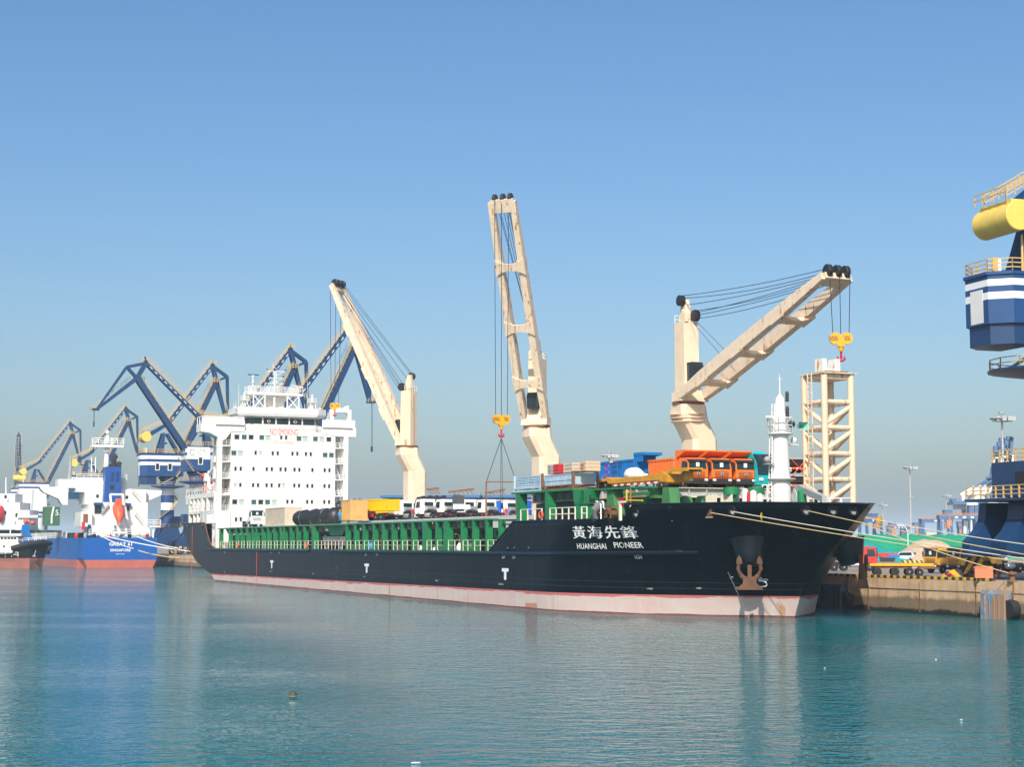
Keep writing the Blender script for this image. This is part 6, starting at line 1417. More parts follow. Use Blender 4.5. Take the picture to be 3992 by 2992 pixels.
    rear = Vector((-8.6 if detail < 2 else -6.9, 0, 41.1 - drop * .6)); front = Vector((-.3, 0, 46.1 + drop*.4))
    mb = MB()
    for q in (-1, 1): mb.beam(rear + Vector((1.2, q*1.4, .6)), front + Vector((0, q*1.4, 0)), .5, 1.5, .45, 1.0)
    b('balance_lever', mb, 'blue', sm=0)
    mb = MB(); mb.lathe([(1.62, -3.4), (1.72, -3.3), (1.72, 3.3), (1.62, 3.4)], (rear.x + .2, 0, rear.z - .2), 26, 'y'); mb.box(rear.x - .6, rear.x + 1.4, -3.0, 3.0, rear.z + 1.2, rear.z + 1.75); b('counterweight', mb, 'cw_yellow')
    mb = MB(); d = (front - rear)
    mb.rail([tuple(rear + Vector((-1.2, q, 1.9))) for q in (-3.1, 3.1)], 1.3, .06, 1.5, 2)
    for q in (-2.1, 2.1): mb.rail([tuple(rear + Vector((-.6, q, 1.8))), tuple(front + Vector((0, q, 1.0)))], 1.3, .06, 1.4, 3)
    b('lever_walkway', mb, Rr, sm=0)
    # tie, boom and jib with its triangular tail
    bf = Vector((3.2, 0, 33.0))
    if not low: tail = Vector((15.2, 0, 67.3)); pivot = Vector((16.6, 0, 61.9)); head = Vector((21.2, 0, 45.3)); kink = Vector((20.6, 0, 63.6))
    else: tail = Vector((17.5, 0, 62.2)); pivot = Vector((20.2, 0, 57.2)); head = Vector((32.8, 0, 46.6)); kink = Vector((23.6, 0, 60.7))
    mb = MB()
    for q in (-.9, .9): mb.beam(front + Vector((0, q, 0)), tail + Vector((0, q, 0)), .55, 1.3, .5, 1.0)
    n_ = 11
    for i in range(n_): c = front.lerp(tail, (i + .5) / n_); mb.box(c.x - .2, c.x + .2, -.9, .9, c.z - .2, c.z + .2)
    b('tie_beam', mb, 'blue', sm=0)
    mb = MB()
    for i in range(n_ - 1):
        c = front.lerp(tail, (i + 1.0) / n_); e = (tail - front).normalized()
        for q in (-1.19, 1.19): mb.beam(c - e*.55 + Vector((0, q, 0)), c + e*.55 + Vector((0, q, 0)), .02, .3)
    b('tie_slot', mb, plain('pale_slot', (.5, .58, .66)), sm=0)
    mb = MB()
    for q in (-1.5, 1.5): mb.beam(bf + Vector((0, q*1.3, 0)), pivot + Vector((0, q*.8, 0)), .8, 1.7, .7, 1.7)
    for t in (.2, .4, .6, .8): c = bf.lerp(pivot, t); mb.beam(c + Vector((0, -1.6, 0)), c + Vector((0, 1.6, 0)), .6, .6)
    b('boom', mb, 'blue', sm=0)
    mb = MB()
    for a0, a1, y in ((front, tail, 1.5), (bf, pivot, 2.0)):
        u_ = (a1 - a0).normalized(); up = Vector((-u_.z, 0, u_.x)); up = up if up.x < 0 else -up; o1 = up * 1.0
        mb.rail([tuple(a0 + o1 + Vector((0, -y, 0))), tuple(a1 + o1 + Vector((0, -y, 0)))], 1.2, .045, 1.6, 3)
        for k in range(1, 4): p, q = a0 + up*(.7 + .42*k), a1 + up*(.7 + .42*k); mb.beam(p + Vector((0, y, 0)), q + Vector((0, y, 0)), .06, .06)
        m_ = int((a1 - a0).length / 2.2)
        for k in range(m_): c = a0.lerp(a1, k/m_); mb.beam(c + up*.6 + Vector((0, y, 0)), c + up*2.0 + Vector((0, y, 0)), .09, .09); mb.beam(c + up*.8 + Vector((0, -y, 0)), c + up*.8 + Vector((0, y, 0)), .5, .06)
    b('boom_walkway', mb, Rr, sm=0)
    mb = MB()
    for q in (-.8, .8):
        y = Vector((0, q, 0))
        mb.beam(tail + y, pivot + y, .6, 1.3); mb.beam(pivot + y, head + y*.7, .6, 1.35, .5, .8); mb.beam(tail + y, kink + y, .5, .9); mb.beam(pivot + y, kink + y, .45, .8); mb.beam(kink + y, head + y*.7, .45, .8, .4, .6)
    mb.box(head.x - .7, head.x + 1.5, -1.2, 1.2, head.z - .3, head.z + .3); b('jib', mb, 'blue', sm=0)
    mb = MB(); mb.rail([(head.x - .9, -1.4, head.z - .3), (head.x + 1.8, -1.4, head.z - .3), (head.x + 1.8, 1.4, head.z - .3)], 1.2, .06, 1.2, 2); c = pivot + Vector((-2.2, 0, -.8)); mb.rail([tuple(c + Vector((-.6, -2.2, 0))), tuple(c + Vector((3.0, -2.2, 0)))], 1.6, .07, 1.0, 3); mb.rail([tuple(tail + Vector((-1.2, -1.6, .6))), tuple(tail + Vector((1.0, -1.6, .6)))], 1.4, .07, 1.0, 3)
    uj = (head - pivot); 
    for t0 in (0.05,): mb.rail([tuple(pivot + uj*.08 + Vector((.9, -1.5, .3))), tuple(pivot + uj*.95 + Vector((.9, -1.2, .3)))], 1.2, .05, 1.8, 2)
    b('jib_walkway', mb, Rr, sm=0)
    mb = MB(); mb.beam(tail + Vector((-.2, 0, 0)), tail + Vector((.3, 0, 2.2)), .6, .4); mb.lathe([(.7, -.6), (.7, .6)], (tail.x, 0, tail.z + .3), 14, 'y'); b('sheave_frame', mb, 'black_metal', sm=0)
    mb = MB(); mb.beam((4.0, -2.6, 35.5), pivot.lerp(bf, .72) + Vector((-.3, -1.3, 0)), .35, .35); mb.beam((4.0, 2.6, 35.5), pivot.lerp(bf, .72) + Vector((-.3, 1.3, 0)), .35, .35); b('luffing_rack', mb, 'black_metal', sm=0)
    if detail:
        L = 13 if not low else 4
        for q in (-.5, .5): mb = MB(); mb.path([head + Vector((.8, q, 0)), head + Vector((.8, q, -L))], .06, 5); mb.tube(head + Vector((.8, q, -L - 1.6)), head + Vector((.8, q, -L)), .16, .16, 8); b('hoist_rope', mb, 'cable')
    return r
M['hazard_y'] = stripes('bogie_stripes', (0.72, 0.42, 0.02, 1), (0.02, 0.02, 0.02, 1), 1.25, (0, .72, .7))
VC = 43.1
sc_ = lambda x, v=VC: bv(x, 2120, v)[0]
PCR = [
 portal_crane('nearest blue portal crane cut off by the right edge, above the yellow trucks', sc_(4138), VC, scale=0.9, detail=2, yaw=PI/2 - R_(5)),
 portal_crane('blue portal crane left of the port sign board, its jib raised to the right', sc_(650), VC, scale=1.0, text=True),
 portal_crane('blue portal crane with a white port sign board, its jib reaching out to the left', sc_(763), VC, flip=True, scale=1.0, low=True, sign=True),
 portal_crane('blue portal crane standing behind the wheelhouse and its radar mast', sc_(943), VC, scale=0.91),
 portal_crane('large blue portal crane behind the aft deck crane jib', sc_(1160), VC, scale=0.91),
 portal_crane('blue portal crane behind the mast of the blue hulled ship', sc_(350), VC, scale=0.96),
 portal_crane('small distant blue portal crane above the white crane posts of the blue ship', sc_(146), VC, scale=1.04),
 portal_crane('farthest blue portal crane seen edge on at the left edge', sc_(52), VC + 2, scale=1.05, yaw=R_(176), detail=0),
]
# ------------------------------------------------------------------ blue bulk carrier astern
def bulk_paint(name, top, boot, zb):
    m, n, l, b = newmat(name); tc = n.new('ShaderNodeTexCoord'); sx = n.new('ShaderNodeSeparateXYZ'); l.new(tc.outputs['Object'], sx.inputs[0])
    f = noise(n, l, .3, 6, ocoord(n, l), .6); st = noise(n, l, 1.0, 6, ocoord(n, l, (.5, .5, .05)), .7)
    t = mix(n, l, ramp(n, l, f, .3, .7), tuple(x*.8 for x in top) + (1,), tuple(top) + (1,)); t = mix(n, l, mth(n, l, 'MULTIPLY', ramp(n, l, st, .55, .75), .3), t, tuple(x*.5 + .05 for x in top) + (1,))
    k = mix(n, l, ramp(n, l, f, .3, .7), tuple(boot) + (1,), tuple(x*.75 for x in boot) + (1,))
    l.new(mix(n, l, mth(n, l, 'LESS_THAN', sx.outputs['Z'], zb), t, k), b.inputs['Base Color']); b.inputs['Roughness'].default_value = .4; return m
YG = 487.0
GX = lambda x, y, Y=YG: bd(x, y, Y)
G0 = W(*bz(345, 2216, 0)); sg = toS(G0)[0]; vL = bs(325, 2130, sg)[1]; vR = bs(613, 2130, sg)[1]
vc = (vL + vR)/2; hb = (vR - vL)/2; zt = bs(470, 2098, sg)[2]
GR = sthing('bulk_carrier', 'blue hulled bulk carrier moored stern on with white superstructure and orange lifeboat', 'ship', (sg - 60, vc, 0), 0)
GO = (sg - 60, vc, 0)
P3 = lambda x, y, ds=0.0: bs(350 + x*.3017, 1750 + y*.3017, sg + ds)     # survey point in a plane across the ship
P1 = lambda x, y, ds=0.0: bs(x*.6633, 1200 + y*.6633, sg + ds)
def gp(nm, mb, mat, par=None, sm=35): return mb.build(nm, M[mat] if isinstance(mat, str) else mat, par or GR, GO, sm)
mb = MB(); L = 175
secs = [(sg, .0), (sg - 6, .8), (sg - 20, 1.6), (sg - L + 30, 1.6), (sg - L, -hb + 1)]
vs = []
for s, e in secs: h = hb + e; zt2 = zt; vs += [(s, vc - h + (2.2 if s > sg - 1 else 0), -2), (s, vc - h, 2.8), (s, vc - h, zt2), (s, vc + h, zt2), (s, vc + h, 2.8), (s, vc + h - (2.2 if s > sg - 1 else 0), -2)]
mb.add(vs, [(j*6+i, j*6+(i+1) % 6, (j+1)*6+(i+1) % 6, (j+1)*6+i) for j in range(4) for i in range(6)] + [tuple(range(6)), tuple(range(24, 30))])
gp('hull', mb, bulk_paint('bulk_hull_blue', (.002, .10, .40), (.52, .14, .10), 2.35), sm=0)
nm = MB()
for t, x0, x1, y0, y1 in (('GREAT 61', 250, 545, 1258, 1212), ('SINGAPORE', 262, 528, 1332, 1296), ('IMO 9711382', 338, 448, 1371, 1359)):
    a = P3(x0, y0); b_ = P3(x1, y0); c = P3(x0, y1); text_on(nm, t, lambda u, w, a=a: (sg + .03, a[1] + u, a[2] + w), c[2] - a[2], b_[1] - a[1], .02)
gp('stern_lettering', nm, 'text_white', sm=0)
# superstructure tiers; x right = v, tiers step back
def block(nm, x0, x1, y0, y1, d0, d1, mat='white_clean', par=None):
    a = P3(x0, y1, d0); b_ = P3(x1, y0, d0); mb = MB(); mb.box(sg + d1, sg + d0, a[1], b_[1], a[2], b_[2]); return gp(nm, mb, mat, par, 0)
block('poop_house', 30, 770, 995, 1120, -4, -20, 'white'); block('deck_house', -10, 750, 700, 1000, -8, -24, 'white'); B3 = block('deck_house', -60, 230, 420, 720, -12, -24, 'white'); block('deck_house', 330, 730, 530, 720, -12, -24, 'white'); block('bridge_house', -170, 480, 380, 560, -14, -24, 'white_clean'); block('deck_house', -120, 30, 820, 1010, -6, -20, 'white')
mb = MB(); a = P3(480, 520, -14); b_ = P3(930, 520, -14); lo = P3(720, 690, -14); mb.prismx([(a[1], a[2]), (b_[1], a[2] - .4), (b_[1], P3(930, 600, -14)[2]), (lo[1], lo[2]), (a[1], lo[2])], sg - 18, sg - 14); gp('bridge_wing', mb, 'white_clean', sm=0)
mb = MB(); a = P1(230, 1055, -14); b_ = P1(400, 1055, -14); lo = P1(365, 1160, -14); k = P1(255, 1085, -14); mb.prismx([(a[1], a[2]), (b_[1], a[2] + .2), (b_[1], lo[2]), (lo[1], lo[2]), (P1(345, 1125, -14)[1], P1(345, 1125, -14)[2]), (k[1], k[2])], sg - 18, sg - 14); gp('bridge_wing', mb, 'white_clean', sm=0)
mb = MB(); mb.box(sg - 24, sg - 17, P1(392, 1000)[1], P1(600, 1000)[1], P1(400, 1060, -17)[2], P1(400, 1010, -17)[2]); gp('wheelhouse', mb, 'white_clean', sm=0)
mb = MB(); a = P3(208, 720, -9); b_ = P3(410, 236, -9); mb.prismx([(P3(178, 720, -9)[1], a[2]), (b_[1], a[2]), (b_[1], b_[2]), (P3(212, 236, -9)[1], b_[2])], sg - 15, sg - 9); FN = gp('funnel', mb, paint('funnel_blue', (.01, .075, .30), .4, .06), sm=0)
for x0, y0, x1, y1, m_ in ((275, 305, 318, 360, 'glass'), (340, 305, 382, 360, 'glass'), (272, 372, 312, 430, 'glass'), (337, 372, 378, 432, 'glass'), (262, 472, 316, 530, 'dark')):
    a = P3(x0, y1, -9); b_ = P3(x1, y0, -9); mb = MB(); mb.box(sg - 9, sg - 8.95, a[1], b_[1], a[2], b_[2]); gp('louvre', mb, plain('funnel_louvre', (.005, .035, .12)) if m_ == 'glass' else m_, FN, 0)
for x, y, r in ((312, 100, .85), (272, 205, .35), (253, 205, .3), (362, 190, .6), (388, 190, .45)):
    a = P3(x, y, -12); b_ = P3(x, 240, -12); mb = MB(); mb.path([(sg - 12, b_[1], b_[2] - .4), (sg - 12, a[1], a[2] - r), (sg - 12, a[1] + r*.5, a[2] + r*.1), (sg - 12, a[1] + r*1.1, a[2] + r*.3)], r, 10); gp('exhaust_pipe', mb, 'black_metal', FN)
# free-fall lifeboat in its frame
mb = MB(); c0, c1 = P3(372, 715, -1.5), P3(378, 965, 2.0); v_ = c0[1]
mb.path([(sg - 3.2, v_, c0[2] + .2), (sg - 2.6, v_, c0[2] - 1.0), (sg - .6, v_, (c0[2]*.55 + c1[2]*.45)), (sg + .8, v_, c1[2] + 1.6), (sg + 1.6, v_, c1[2])], [.9, 1.65, 1.7, 1.25, .12], 14); lb = gp('lifeboat', mb, 'orange_red'); mb = MB(); mb.box(sg - 1.6, sg - .7, v_ - .9, v_ + .9, c0[2] - 1.0, c0[2] + 1.6); gp('lifeboat_cockpit', mb, 'orange_red', lb)
mb = MB()
for xa, xb in ((278, 310), (440, 472)):
    t = P3(xa, 590, -3); u_ = P3(xb, 1140, 0); mb.beam((sg - 5, t[1], t[2]), (sg - .4, u_[1], u_[2]), .55, .55)
a, b_ = P3(275, 590, -3), P3(445, 590, -3); mb.beam((sg - 5, a[1], a[2]), (sg - 5, b_[1], a[2]), .6, .6); a, b_ = P3(308, 1090), P3(470, 1090); mb.beam((sg - .4, a[1], a[2]), (sg - .4, b_[1], a[2]), .5, .5); gp('lifeboat_davit', mb, 'white_clean', sm=0)
# mast, platforms, rails, stairs
mb = MB(); a = P1(622, 1000, -16); t = P1(632, 750, -16); mb.tube((sg - 16, a[1], a[2] - 3), (sg - 16, t[1], t[2]), 1.0, .55, 10); a, b_ = P1(535, 812, -16), P1(720, 822, -16); mb.box(sg - 18, sg - 14, a[1], b_[1], a[2] - .5, a[2] + .3); mt = gp('radar_mast', mb, 'white_clean')
mb = MB(); mb.rail([(sg - 14, a[1], a[2] + .3), (sg - 14, b_[1], a[2] + .3)], 2.0, .1, 2, 3); mb.ladder((sg - 14.5, P1(595, 980)[1], P1(595, 970, -14)[2]), (sg - 14.5, P1(595, 880)[1], P1(595, 880, -14)[2]), 1.2, (0, 1, 0), .12, 1.6); gp('mast_rail', mb, 'rail_white', mt, 0)
mb = MB(); a = P1(632, 745, -16); mb.ball((sg - 16, a[1], a[2] + .6), .7); mb.lathe([(1.4, 0), (1.4, .2)], (sg - 16, a[1], P1(640, 850, -16)[2]), 12); mb.tube((sg - 16, P1(715, 800)[1], P1(715, 815, -16)[2]), (sg - 16, P1(718, 770)[1], P1(718, 770, -16)[2]), .12); gp('radome', mb, 'white_clean', mt)
mb = MB(); a = P1(405, 1050, -18); t = P1(418, 870, -18); mb.tube((sg - 18, a[1], a[2]), (sg - 18, t[1], t[2]), .75, .3, 8); gp('aft_mast', mb, 'grey')
def railing(x0, x1, y, d, h=1.6): a = P3(x0, y, d); b_ = P3(x1, y, d); mb = MB(); mb.rail([(sg + d, a[1], a[2]), (sg + d, b_[1], a[2])], h, .075, 2.2, 3); gp('railing', mb, 'rail_white', sm=0)
railing(-10, 770, 1130, -.3, 2.0); railing(740, 915, 990, -4); railing(-170, 480, 395, -14); railing(50, 260, 840, -8)
mb = MB(); a = P3(745, 1000, -4); b_ = P3(915, 1020, -4); mb.box(sg - 12, sg - 4, a[1], b_[1], b_[2], a[2]); mb.box(sg - 5, sg - 4.4, P3(848, 1000)[1], P3(868, 1000)[1], zt, a[2]); gp('side_platform', mb, 'white_clean', sm=0)
for (x0, y0), (x1, y1), d in (((545, 560), (665, 700), -11.6), ((585, 860), (695, 995), -7.6), ((150, 840), (245, 730), -7.5)):
    a, b_ = P3(x0, y0, d), P3(x1, y1, d); mb = MB(); mb.beam((sg + d, a[1], a[2]), (sg + d, b_[1], b_[2]), .8, .25); mb.beam((sg + d, a[1], a[2] + 1.1), (sg + d, b_[1], b_[2] + 1.1), .1, .1); gp('stair', mb, 'hatch_grey', sm=0)
for x0, x1, y0, y1 in ((60, 150, 700, 835), (480, 512, 708, 800)):
    a, b_ = P3(x0, y1, -7.9), P3(x1, y0, -7.9); mb = MB(); mb.box(sg - 8, sg - 7.6, a[1], b_[1], a[2], b_[2]); mb.mat(1).box(sg - 8.2, sg - 6.8, a[1] - .3, b_[1] + .3, b_[2] - .8, b_[2]); gp('recess_door', mb, [M['glass'], paint('awning_blue', (.01, .06, .22))], sm=0)
for x, y in ((100, 615), (480, 630)): a = P3(x, y, -11.9); mb = MB(); mb.box(sg - 12, sg - 11.9, a[1] - .4, a[1] + .4, a[2] - .5, a[2] + .5); gp('window', mb, 'glass', sm=0)
for x, y, m_ in ((497, 1045, 'red'), (525, 1045, 'blue'), (490, 1285, 'red'), (525, 1300, 'blue')):
    if y > 1200: a = P1(x, y, -3.9); mb = MB(); mb.box(sg - 4, sg - 3.9, a[1] - .5, a[1] + .5, a[2] - 1.2, a[2] + 1.2); gp('door', mb, m_, sm=0)
mb = MB(); a = P1(497, 1238, -7.9); mb.box(sg - 6, sg - 5.9, a[1] - .7, a[1] + .7, a[2] - 1.4, a[2] + 1.2); gp('door', mb, 'rust', sm=0)
for x in range(9):
    a = P1(450 + x*52, 1336, -2); mb = MB(); mb.lathe([(.5, -.5), (.6, .3), (.45, .9), (.1, 1.0)], (sg - 2, a[1], zt + .5), 10); gp('winch_gear', mb, ['red', 'grey', 'black_metal', 'cream'][x % 4])
# hatch, crane posts and green grab ahead of the superstructure (seen left of it)
side_v = vc - hb - 1.4
def G_post(x, y0, y1, w_, s_off):
    s = bv(x*.6633, 2100, vc)[0] ; a = bv(x*.6633, 1200 + y0*.6633, vc); b_ = bv(x*.6633, 1200 + y1*.6633, vc); mb = MB()
    mb.tube((a[0], vc, b_[2]), (a[0], vc, a[2]*.45 + b_[2]*.55), w_, w_*.95, 14); mb.prismx([(vc - w_*1.1, a[2]*.5 + b_[2]*.5), (vc + w_*1.1, a[2]*.5 + b_[2]*.5), (vc + w_*.9, a[2]), (vc - w_*.9, a[2])], a[0] - w_, a[0] + w_); return gp('crane_post', mb, 'white_clean', sm=40)
G_post(232, 1070, 1330, 2.6, 0); G_post(145, 1070, 1330, 3.0, 0)
a, b_ = bv(258*.6633, 1200 + 1275*.6633, vc - 3), bv(352*.6633, 1200 + 1172*.6633, vc - 3); GS = bs(300*.6633, 2000, sg - 32); c, d = bs(258*.6633, 1200 + 1282*.6633, sg - 32), bs(354*.6633, 1200 + 1172*.6633, sg - 32); mb = MB(); mb.box(sg - 36, sg - 32, c[1], d[1], c[2], d[2]); hp = gp('hatch_panel', mb, paint('hatch_green', (.05, .15, .07), .5, .1), sm=0)
nm = MB(); e = bs(325*.6633, 1200 + 1222*.6633, sg - 32); text_on(nm, '5.', lambda u, w: (sg - 31.95, e[1] + u, e[2] + w), 1.7); nm.beam((sg - 31.95, c[1] + 2.3, c[2] + .6), (sg - 31.95, c[1] + 2.3, c[2] + 3.0), .5, .4); nm.beam((sg - 31.95, c[1] + 2.3, c[2] + 3.0), (sg - 31.95, d[1] - 2, d[2]), .5, .4); gp('hatch_number', nm, 'text_white', hp, 0)
mb = MB(); a = bs(270*.6633, 1200 + 1345*.6633, sg - 30); mb.box(sg - 60, sg - 25, vc - hb - .2, vc - hb + 6, zt, zt + 1.6); gp('hatch_coaming', mb, 'green_dark', sm=0)
mb = MB(); mb.rail([(sg - 24, vc - hb - 1.5, zt), (sg - 120, vc - hb - 1.5, zt)], 1.8, .1, 3.0, 3); gp('railing', mb, 'rail_white', sm=0)
mb = MB(); a = bs(148*.6633, 1200 + 1330*.6633, sg - 70); mb.prismx([(a[1] - 2.4, zt), (a[1] + 2.4, zt), (a[1] + 1.4, zt + 1.6), (a[1] + .8, zt + 4.6), (a[1] - .8, zt + 4.6), (a[1] - 1.4, zt + 1.6)], sg - 72, sg - 68); gp('deck_winch', mb, 'blue_body', sm=0)
# ------------------------------------------------------------------ small black coaster at the left edge
CB = W(*bz(165, 2218, 0)); CO = thing('coaster', 'small black coaster with red boot top and white wheelhouse at the left edge', 'ship', (CB.x - 30, CB.y + 2, 0), R_(4))
mb = MB(); Lc = 55; cs = []
zp = lambda y, Y=CB.y: bd(100, y, Y).z
for x, h, e, z in ((0.8, .2, 0, zp(2118)), (-.8, 2.4, .0, zp(2116)), (-4, 4.6, .3, zp(2122)), (-8, 5.2, .6, zp(2140)), (-9, 5.2, .6, zp(2160)), (-30, 5.2, .6, zp(2172)), (-60, 5.2, .6, zp(2165))): cs.append((x, h, e, z))
vs = []
for x, h, e, z in cs: vs += [(30 + x - (2.5 if x > -2 else 0), -h*.7, -1), (30 + x - (1.6 if x > -2 else 0), -h*.85, 2.2), (30 + x, -h, z), (30 + x, h, z), (30 + x - (1.6 if x > -2 else 0), h*.85, 2.2), (30 + x - (2.5 if x > -2 else 0), h*.7, -1)]
n = len(cs); mb.add(vs, [(j*6+i, j*6+(i+1) % 6, (j+1)*6+(i+1) % 6, (j+1)*6+i) for j in range(n-1) for i in range(6)] + [tuple(range(6)), tuple(range((n-1)*6, n*6))])
mb.build('hull', bulk_paint('coaster_black', (.008, .008, .01), (.42, .16, .12), 3.0), CO, smooth=0)
mb = MB(); mb.path([(30 - 9, -5.4, cs[3][3]), (30 - 4, -4.9, cs[2][3]), (30 - .8, -2.6, cs[1][3]), (31.0, 0, cs[0][3] - .2), (30 - .8, 2.6, cs[1][3]), (26, 4.9, cs[2][3])], .75, 8); mb.path([(31.2, -.3, cs[0][3] - 1.6), (30.8, -1.5, cs[0][3] - 2.2), (30.6, -.2, cs[0][3] - 3.0)], .6, 8); mb.build('tyre_fender', M['black'], CO)
ws = lambda x, y: bd(x, y, CB.y).x - (CB.x - 30)
mb = MB(); x0, x1 = ws(-30, 2150), ws(72, 2150); mb.box(x0, x1, -4, 4, zp(2155), zp(2118)); mb.box(x0, ws(68, 2100), -3.6, 3.6, zp(2118), zp(2095)); mb.box(x0, ws(82, 2090), -4.2, 4.2, zp(2088) - .2, zp(2082)); mb.box(x0, ws(65, 2110), -3.8, 3.8, zp(2096), zp(2087)); WH = mb.build('wheelhouse', M['white_clean'], CO, smooth=0)
for x in (2, 15, 28, 40, 52): mb = MB(); mb.box(ws(x, 2098), ws(x + 9, 2098), -3.66, -3.61, zp(2104), zp(2093)); mb.build('window', M['glass'], WH, smooth=0)
for x, y in ((12, 2132), (52, 2130)): mb = MB(); mb.box(ws(x, y), ws(x + 7, y), -4.06, -4.01, zp(y + 4), zp(y - 4)); mb.build('window', M['glass'], WH, smooth=0)
nm = MB(); text_on(nm, '严禁烟火', lambda a, b: (ws(22, 2117) + a, -4.03, zp(2119) + b), .55, 2.1); nm.build('sign_lettering', M['text_red'], WH, smooth=0)
mb = MB(); mb.rail([(ws(0, 2150), -4.9, zp(2172)), (ws(72, 2150), -4.9, zp(2172))], 1.3, .08, 1.6, 2); mb.rail([(22, -3.4, cs[2][3] + .6), (30, -.6, cs[1][3] + .7)], .9, .06, 1.6, 2); mb.build('railing', M['rail_white'], CO, smooth=0)
mb = MB(); mb.tube((ws(128, 2080), 0, zp(2120)), (ws(128, 2080), 0, zp(2078)), .16); mb.tube((ws(28, 2060), 0, zp(2085)), (ws(28, 2060), 0, zp(2000)), .18, .1); mb.beam((ws(18, 2010), 0, zp(2012)), (ws(40, 2010), 0, zp(2012)), .15, .15); mb.build('mast', M['white_clean'], CO)
mb = MB(); a = ws(130, 2160); mb.box(a - .3, a + .5, -4.3, -4.0, zp(2172), zp(2166)); mb.tube((a + .1, -4.2, zp(2170)), (a + .5, -4.0, zp(2148)), .14); mb.build('anchor', M['grey'], CO)
# ------------------------------------------------------------------ white ship beyond, at the far left
YW = 640.0; ww = lambda x, y: bd(x, y, YW)
o = ww(30, 2120); WS = thing('white_ship', 'white ship superstructure with a red lifeboat far off at the left edge', 'ship', (o.x, o.y, 0), 0)
def wb(nm, x0, x1, y0, y1, mat='white_clean', d=8, dy=0.0):
    a, b_ = ww(x0, y1), ww(x1, y0); mb = MB(); mb.box(a.x - o.x, b_.x - o.x, dy, d + dy, a.z, b_.z); return mb.build(nm, M[mat], WS, smooth=0)
wb('hull', -60, 175, 2068, 2150, 'green_dark', 20, 4); wb('deck_house', -40, 75, 1960, 2066, 'white', 14, 1); wb('deck_house', -40, 50, 1925, 1962, 'white', 10, 3); wb('deck_house', 60, 115, 1990, 2068, 'white', 12, 0); wb('bridge_wing', 70, 150, 2010, 2020, 'white_clean', 6, -1)
for x, y in ((14, 1938), (12, 2000), (60, 2010), (55, 2040)): wb('window', x, x + 10, y - 7, y + 7, 'dark', .1, -.2 if x > 58 else .8)
mb = MB(); c = ww(4, 2005); mb.ball((c.x - o.x, 0, c.z), 2.2, 12, 8, (.6, 1, 1.5)); mb.build('lifeboat', M['red'], WS)
mb = MB()
for x, y0 in ((33, 1955), (8, 1860)): a, b_ = ww(x, 2060), ww(x, y0); mb.tube((a.x - o.x, 5, a.z), (b_.x - o.x, 5, b_.z), .4, .25); mb.beam((ww(x - 8, 0).x - o.x, 5, b_.z - 1), (ww(x + 8, 0).x - o.x, 5, b_.z - 1), .5, .3)
mb.build('mast', M['white_clean'], WS)
for x, y in ((104, 2035), (130, 2040)): mb = MB(); c = ww(x, y); mb.ball((c.x - o.x, -1, c.z), 1.1, 10, 6, (1.0, 1, .8)); mb.build('life_raft', M['orange_red'], WS)
# ------------------------------------------------------------------ warehouse behind the ship
YH = 400.0; a, b_ = bd(1490, 1975, YH), bd(2420, 1975, YH)
WHS = thing('warehouse', 'long cream warehouse with a blue roof edge behind the tractor row', 'warehouse', (a.x, a.y, QZ), 0)
L = b_.x - a.x; ze = bd(1700, 1931, YH).z - QZ; zr = bd(1700, 1924, YH).z - QZ
mb = MB(); mb.box(0, L, 0, 40, 0, ze - 1.0); mb.build('wall', paint('warehouse_cream', (.62, .52, .38), .7, .06), WHS, smooth=0)
mb = MB(); mb.box(-.5, L + .5, -.6, 41, ze - .7, ze - .2); mb.prismx([(-.6, ze - .19), (41, ze - .19), (20, ze + .5)], -.5, L + .5); mb.build('roof', paint('warehouse_blue_roof', (.03, .15, .36), .5, .06), WHS, smooth=0)
for x0, y0, x1, y1 in ((1660, 1910, 1712, 1904), (1748, 1920, 1848, 1908), (1890, 1924, 1970, 1910)):
    p, q = bd(x0, y0, YH + 15), bd(x1, y1, YH + 15); mb = MB(); P_, Q_ = (p.x - a.x, 15, p.z - QZ), (q.x - a.x, 15, q.z - QZ); mb.beam(P_, Q_, .4, .5)
    for k in range(1, 6): t = k/6; x = P_[0] + (Q_[0]-P_[0])*t; mb.beam((x, 15, P_[2] + (Q_[2]-P_[2])*t), (x + .8, 15, ze + .6), .2, .2)
    mb.build('roof_truss', M['rust'], WHS, smooth=0)
# ------------------------------------------------------------------ tall floodlight masts
def light_mast(label, x, y, H):
    Y = H / ((HZ - y)/F); Y = (H - (CH - QZ)) / ((HZ - y)/F); p = bd(x, y, Y); r = thing('light_mast', label, 'light mast', (p.x, p.y, QZ), 0, 'tall harbour floodlight masts'); h = p.z - QZ
    mb = MB(); mb.tube((0, 0, 0), (0, 0, h - .6), .42, .2, 10); mb.build('pole', M['hatch_grey'], r)
    mb = MB(); mb.lathe([(2.6, -1.5), (2.8, -1.3), (2.8, -1.15), (1.0, -1.0), (.3, -.6)], (0, 0, h), 14); mb.lathe([(.8, -.2), (.8, .3), (.5, .4)], (0, 0, h), 12); mb.build('head_frame', M['grey'], r)
    for k in range(10): t = 2*PI*k/10; mb = MB(); mb.box(2.1*math.cos(t) + .0, 2.1*math.cos(t) + 1.0, 2.3*math.sin(t) - .5, 2.3*math.sin(t) + .5, h - 1.9, h - .9); mb.build('floodlight', M['steel'], r, smooth=0)
    mb = MB(); mb.box(-.9, .9, -.5, .5, h*.62, h*.62 + .5); mb.build('camera_bracket', M['grey'], r, smooth=0)
light_mast('floodlight mast standing alone in the sky right of the bow', 3546, 1812, 34)
light_mast('tall floodlight mast beside the blue crane tower at right', 3905, 1612, 34)
light_mast('distant floodlight mast in front of the white container crane', 3689, 1926, 34)
light_mast('floodlight mast whose head shows above the blue tipper trailer', 2375, 1764, 34)
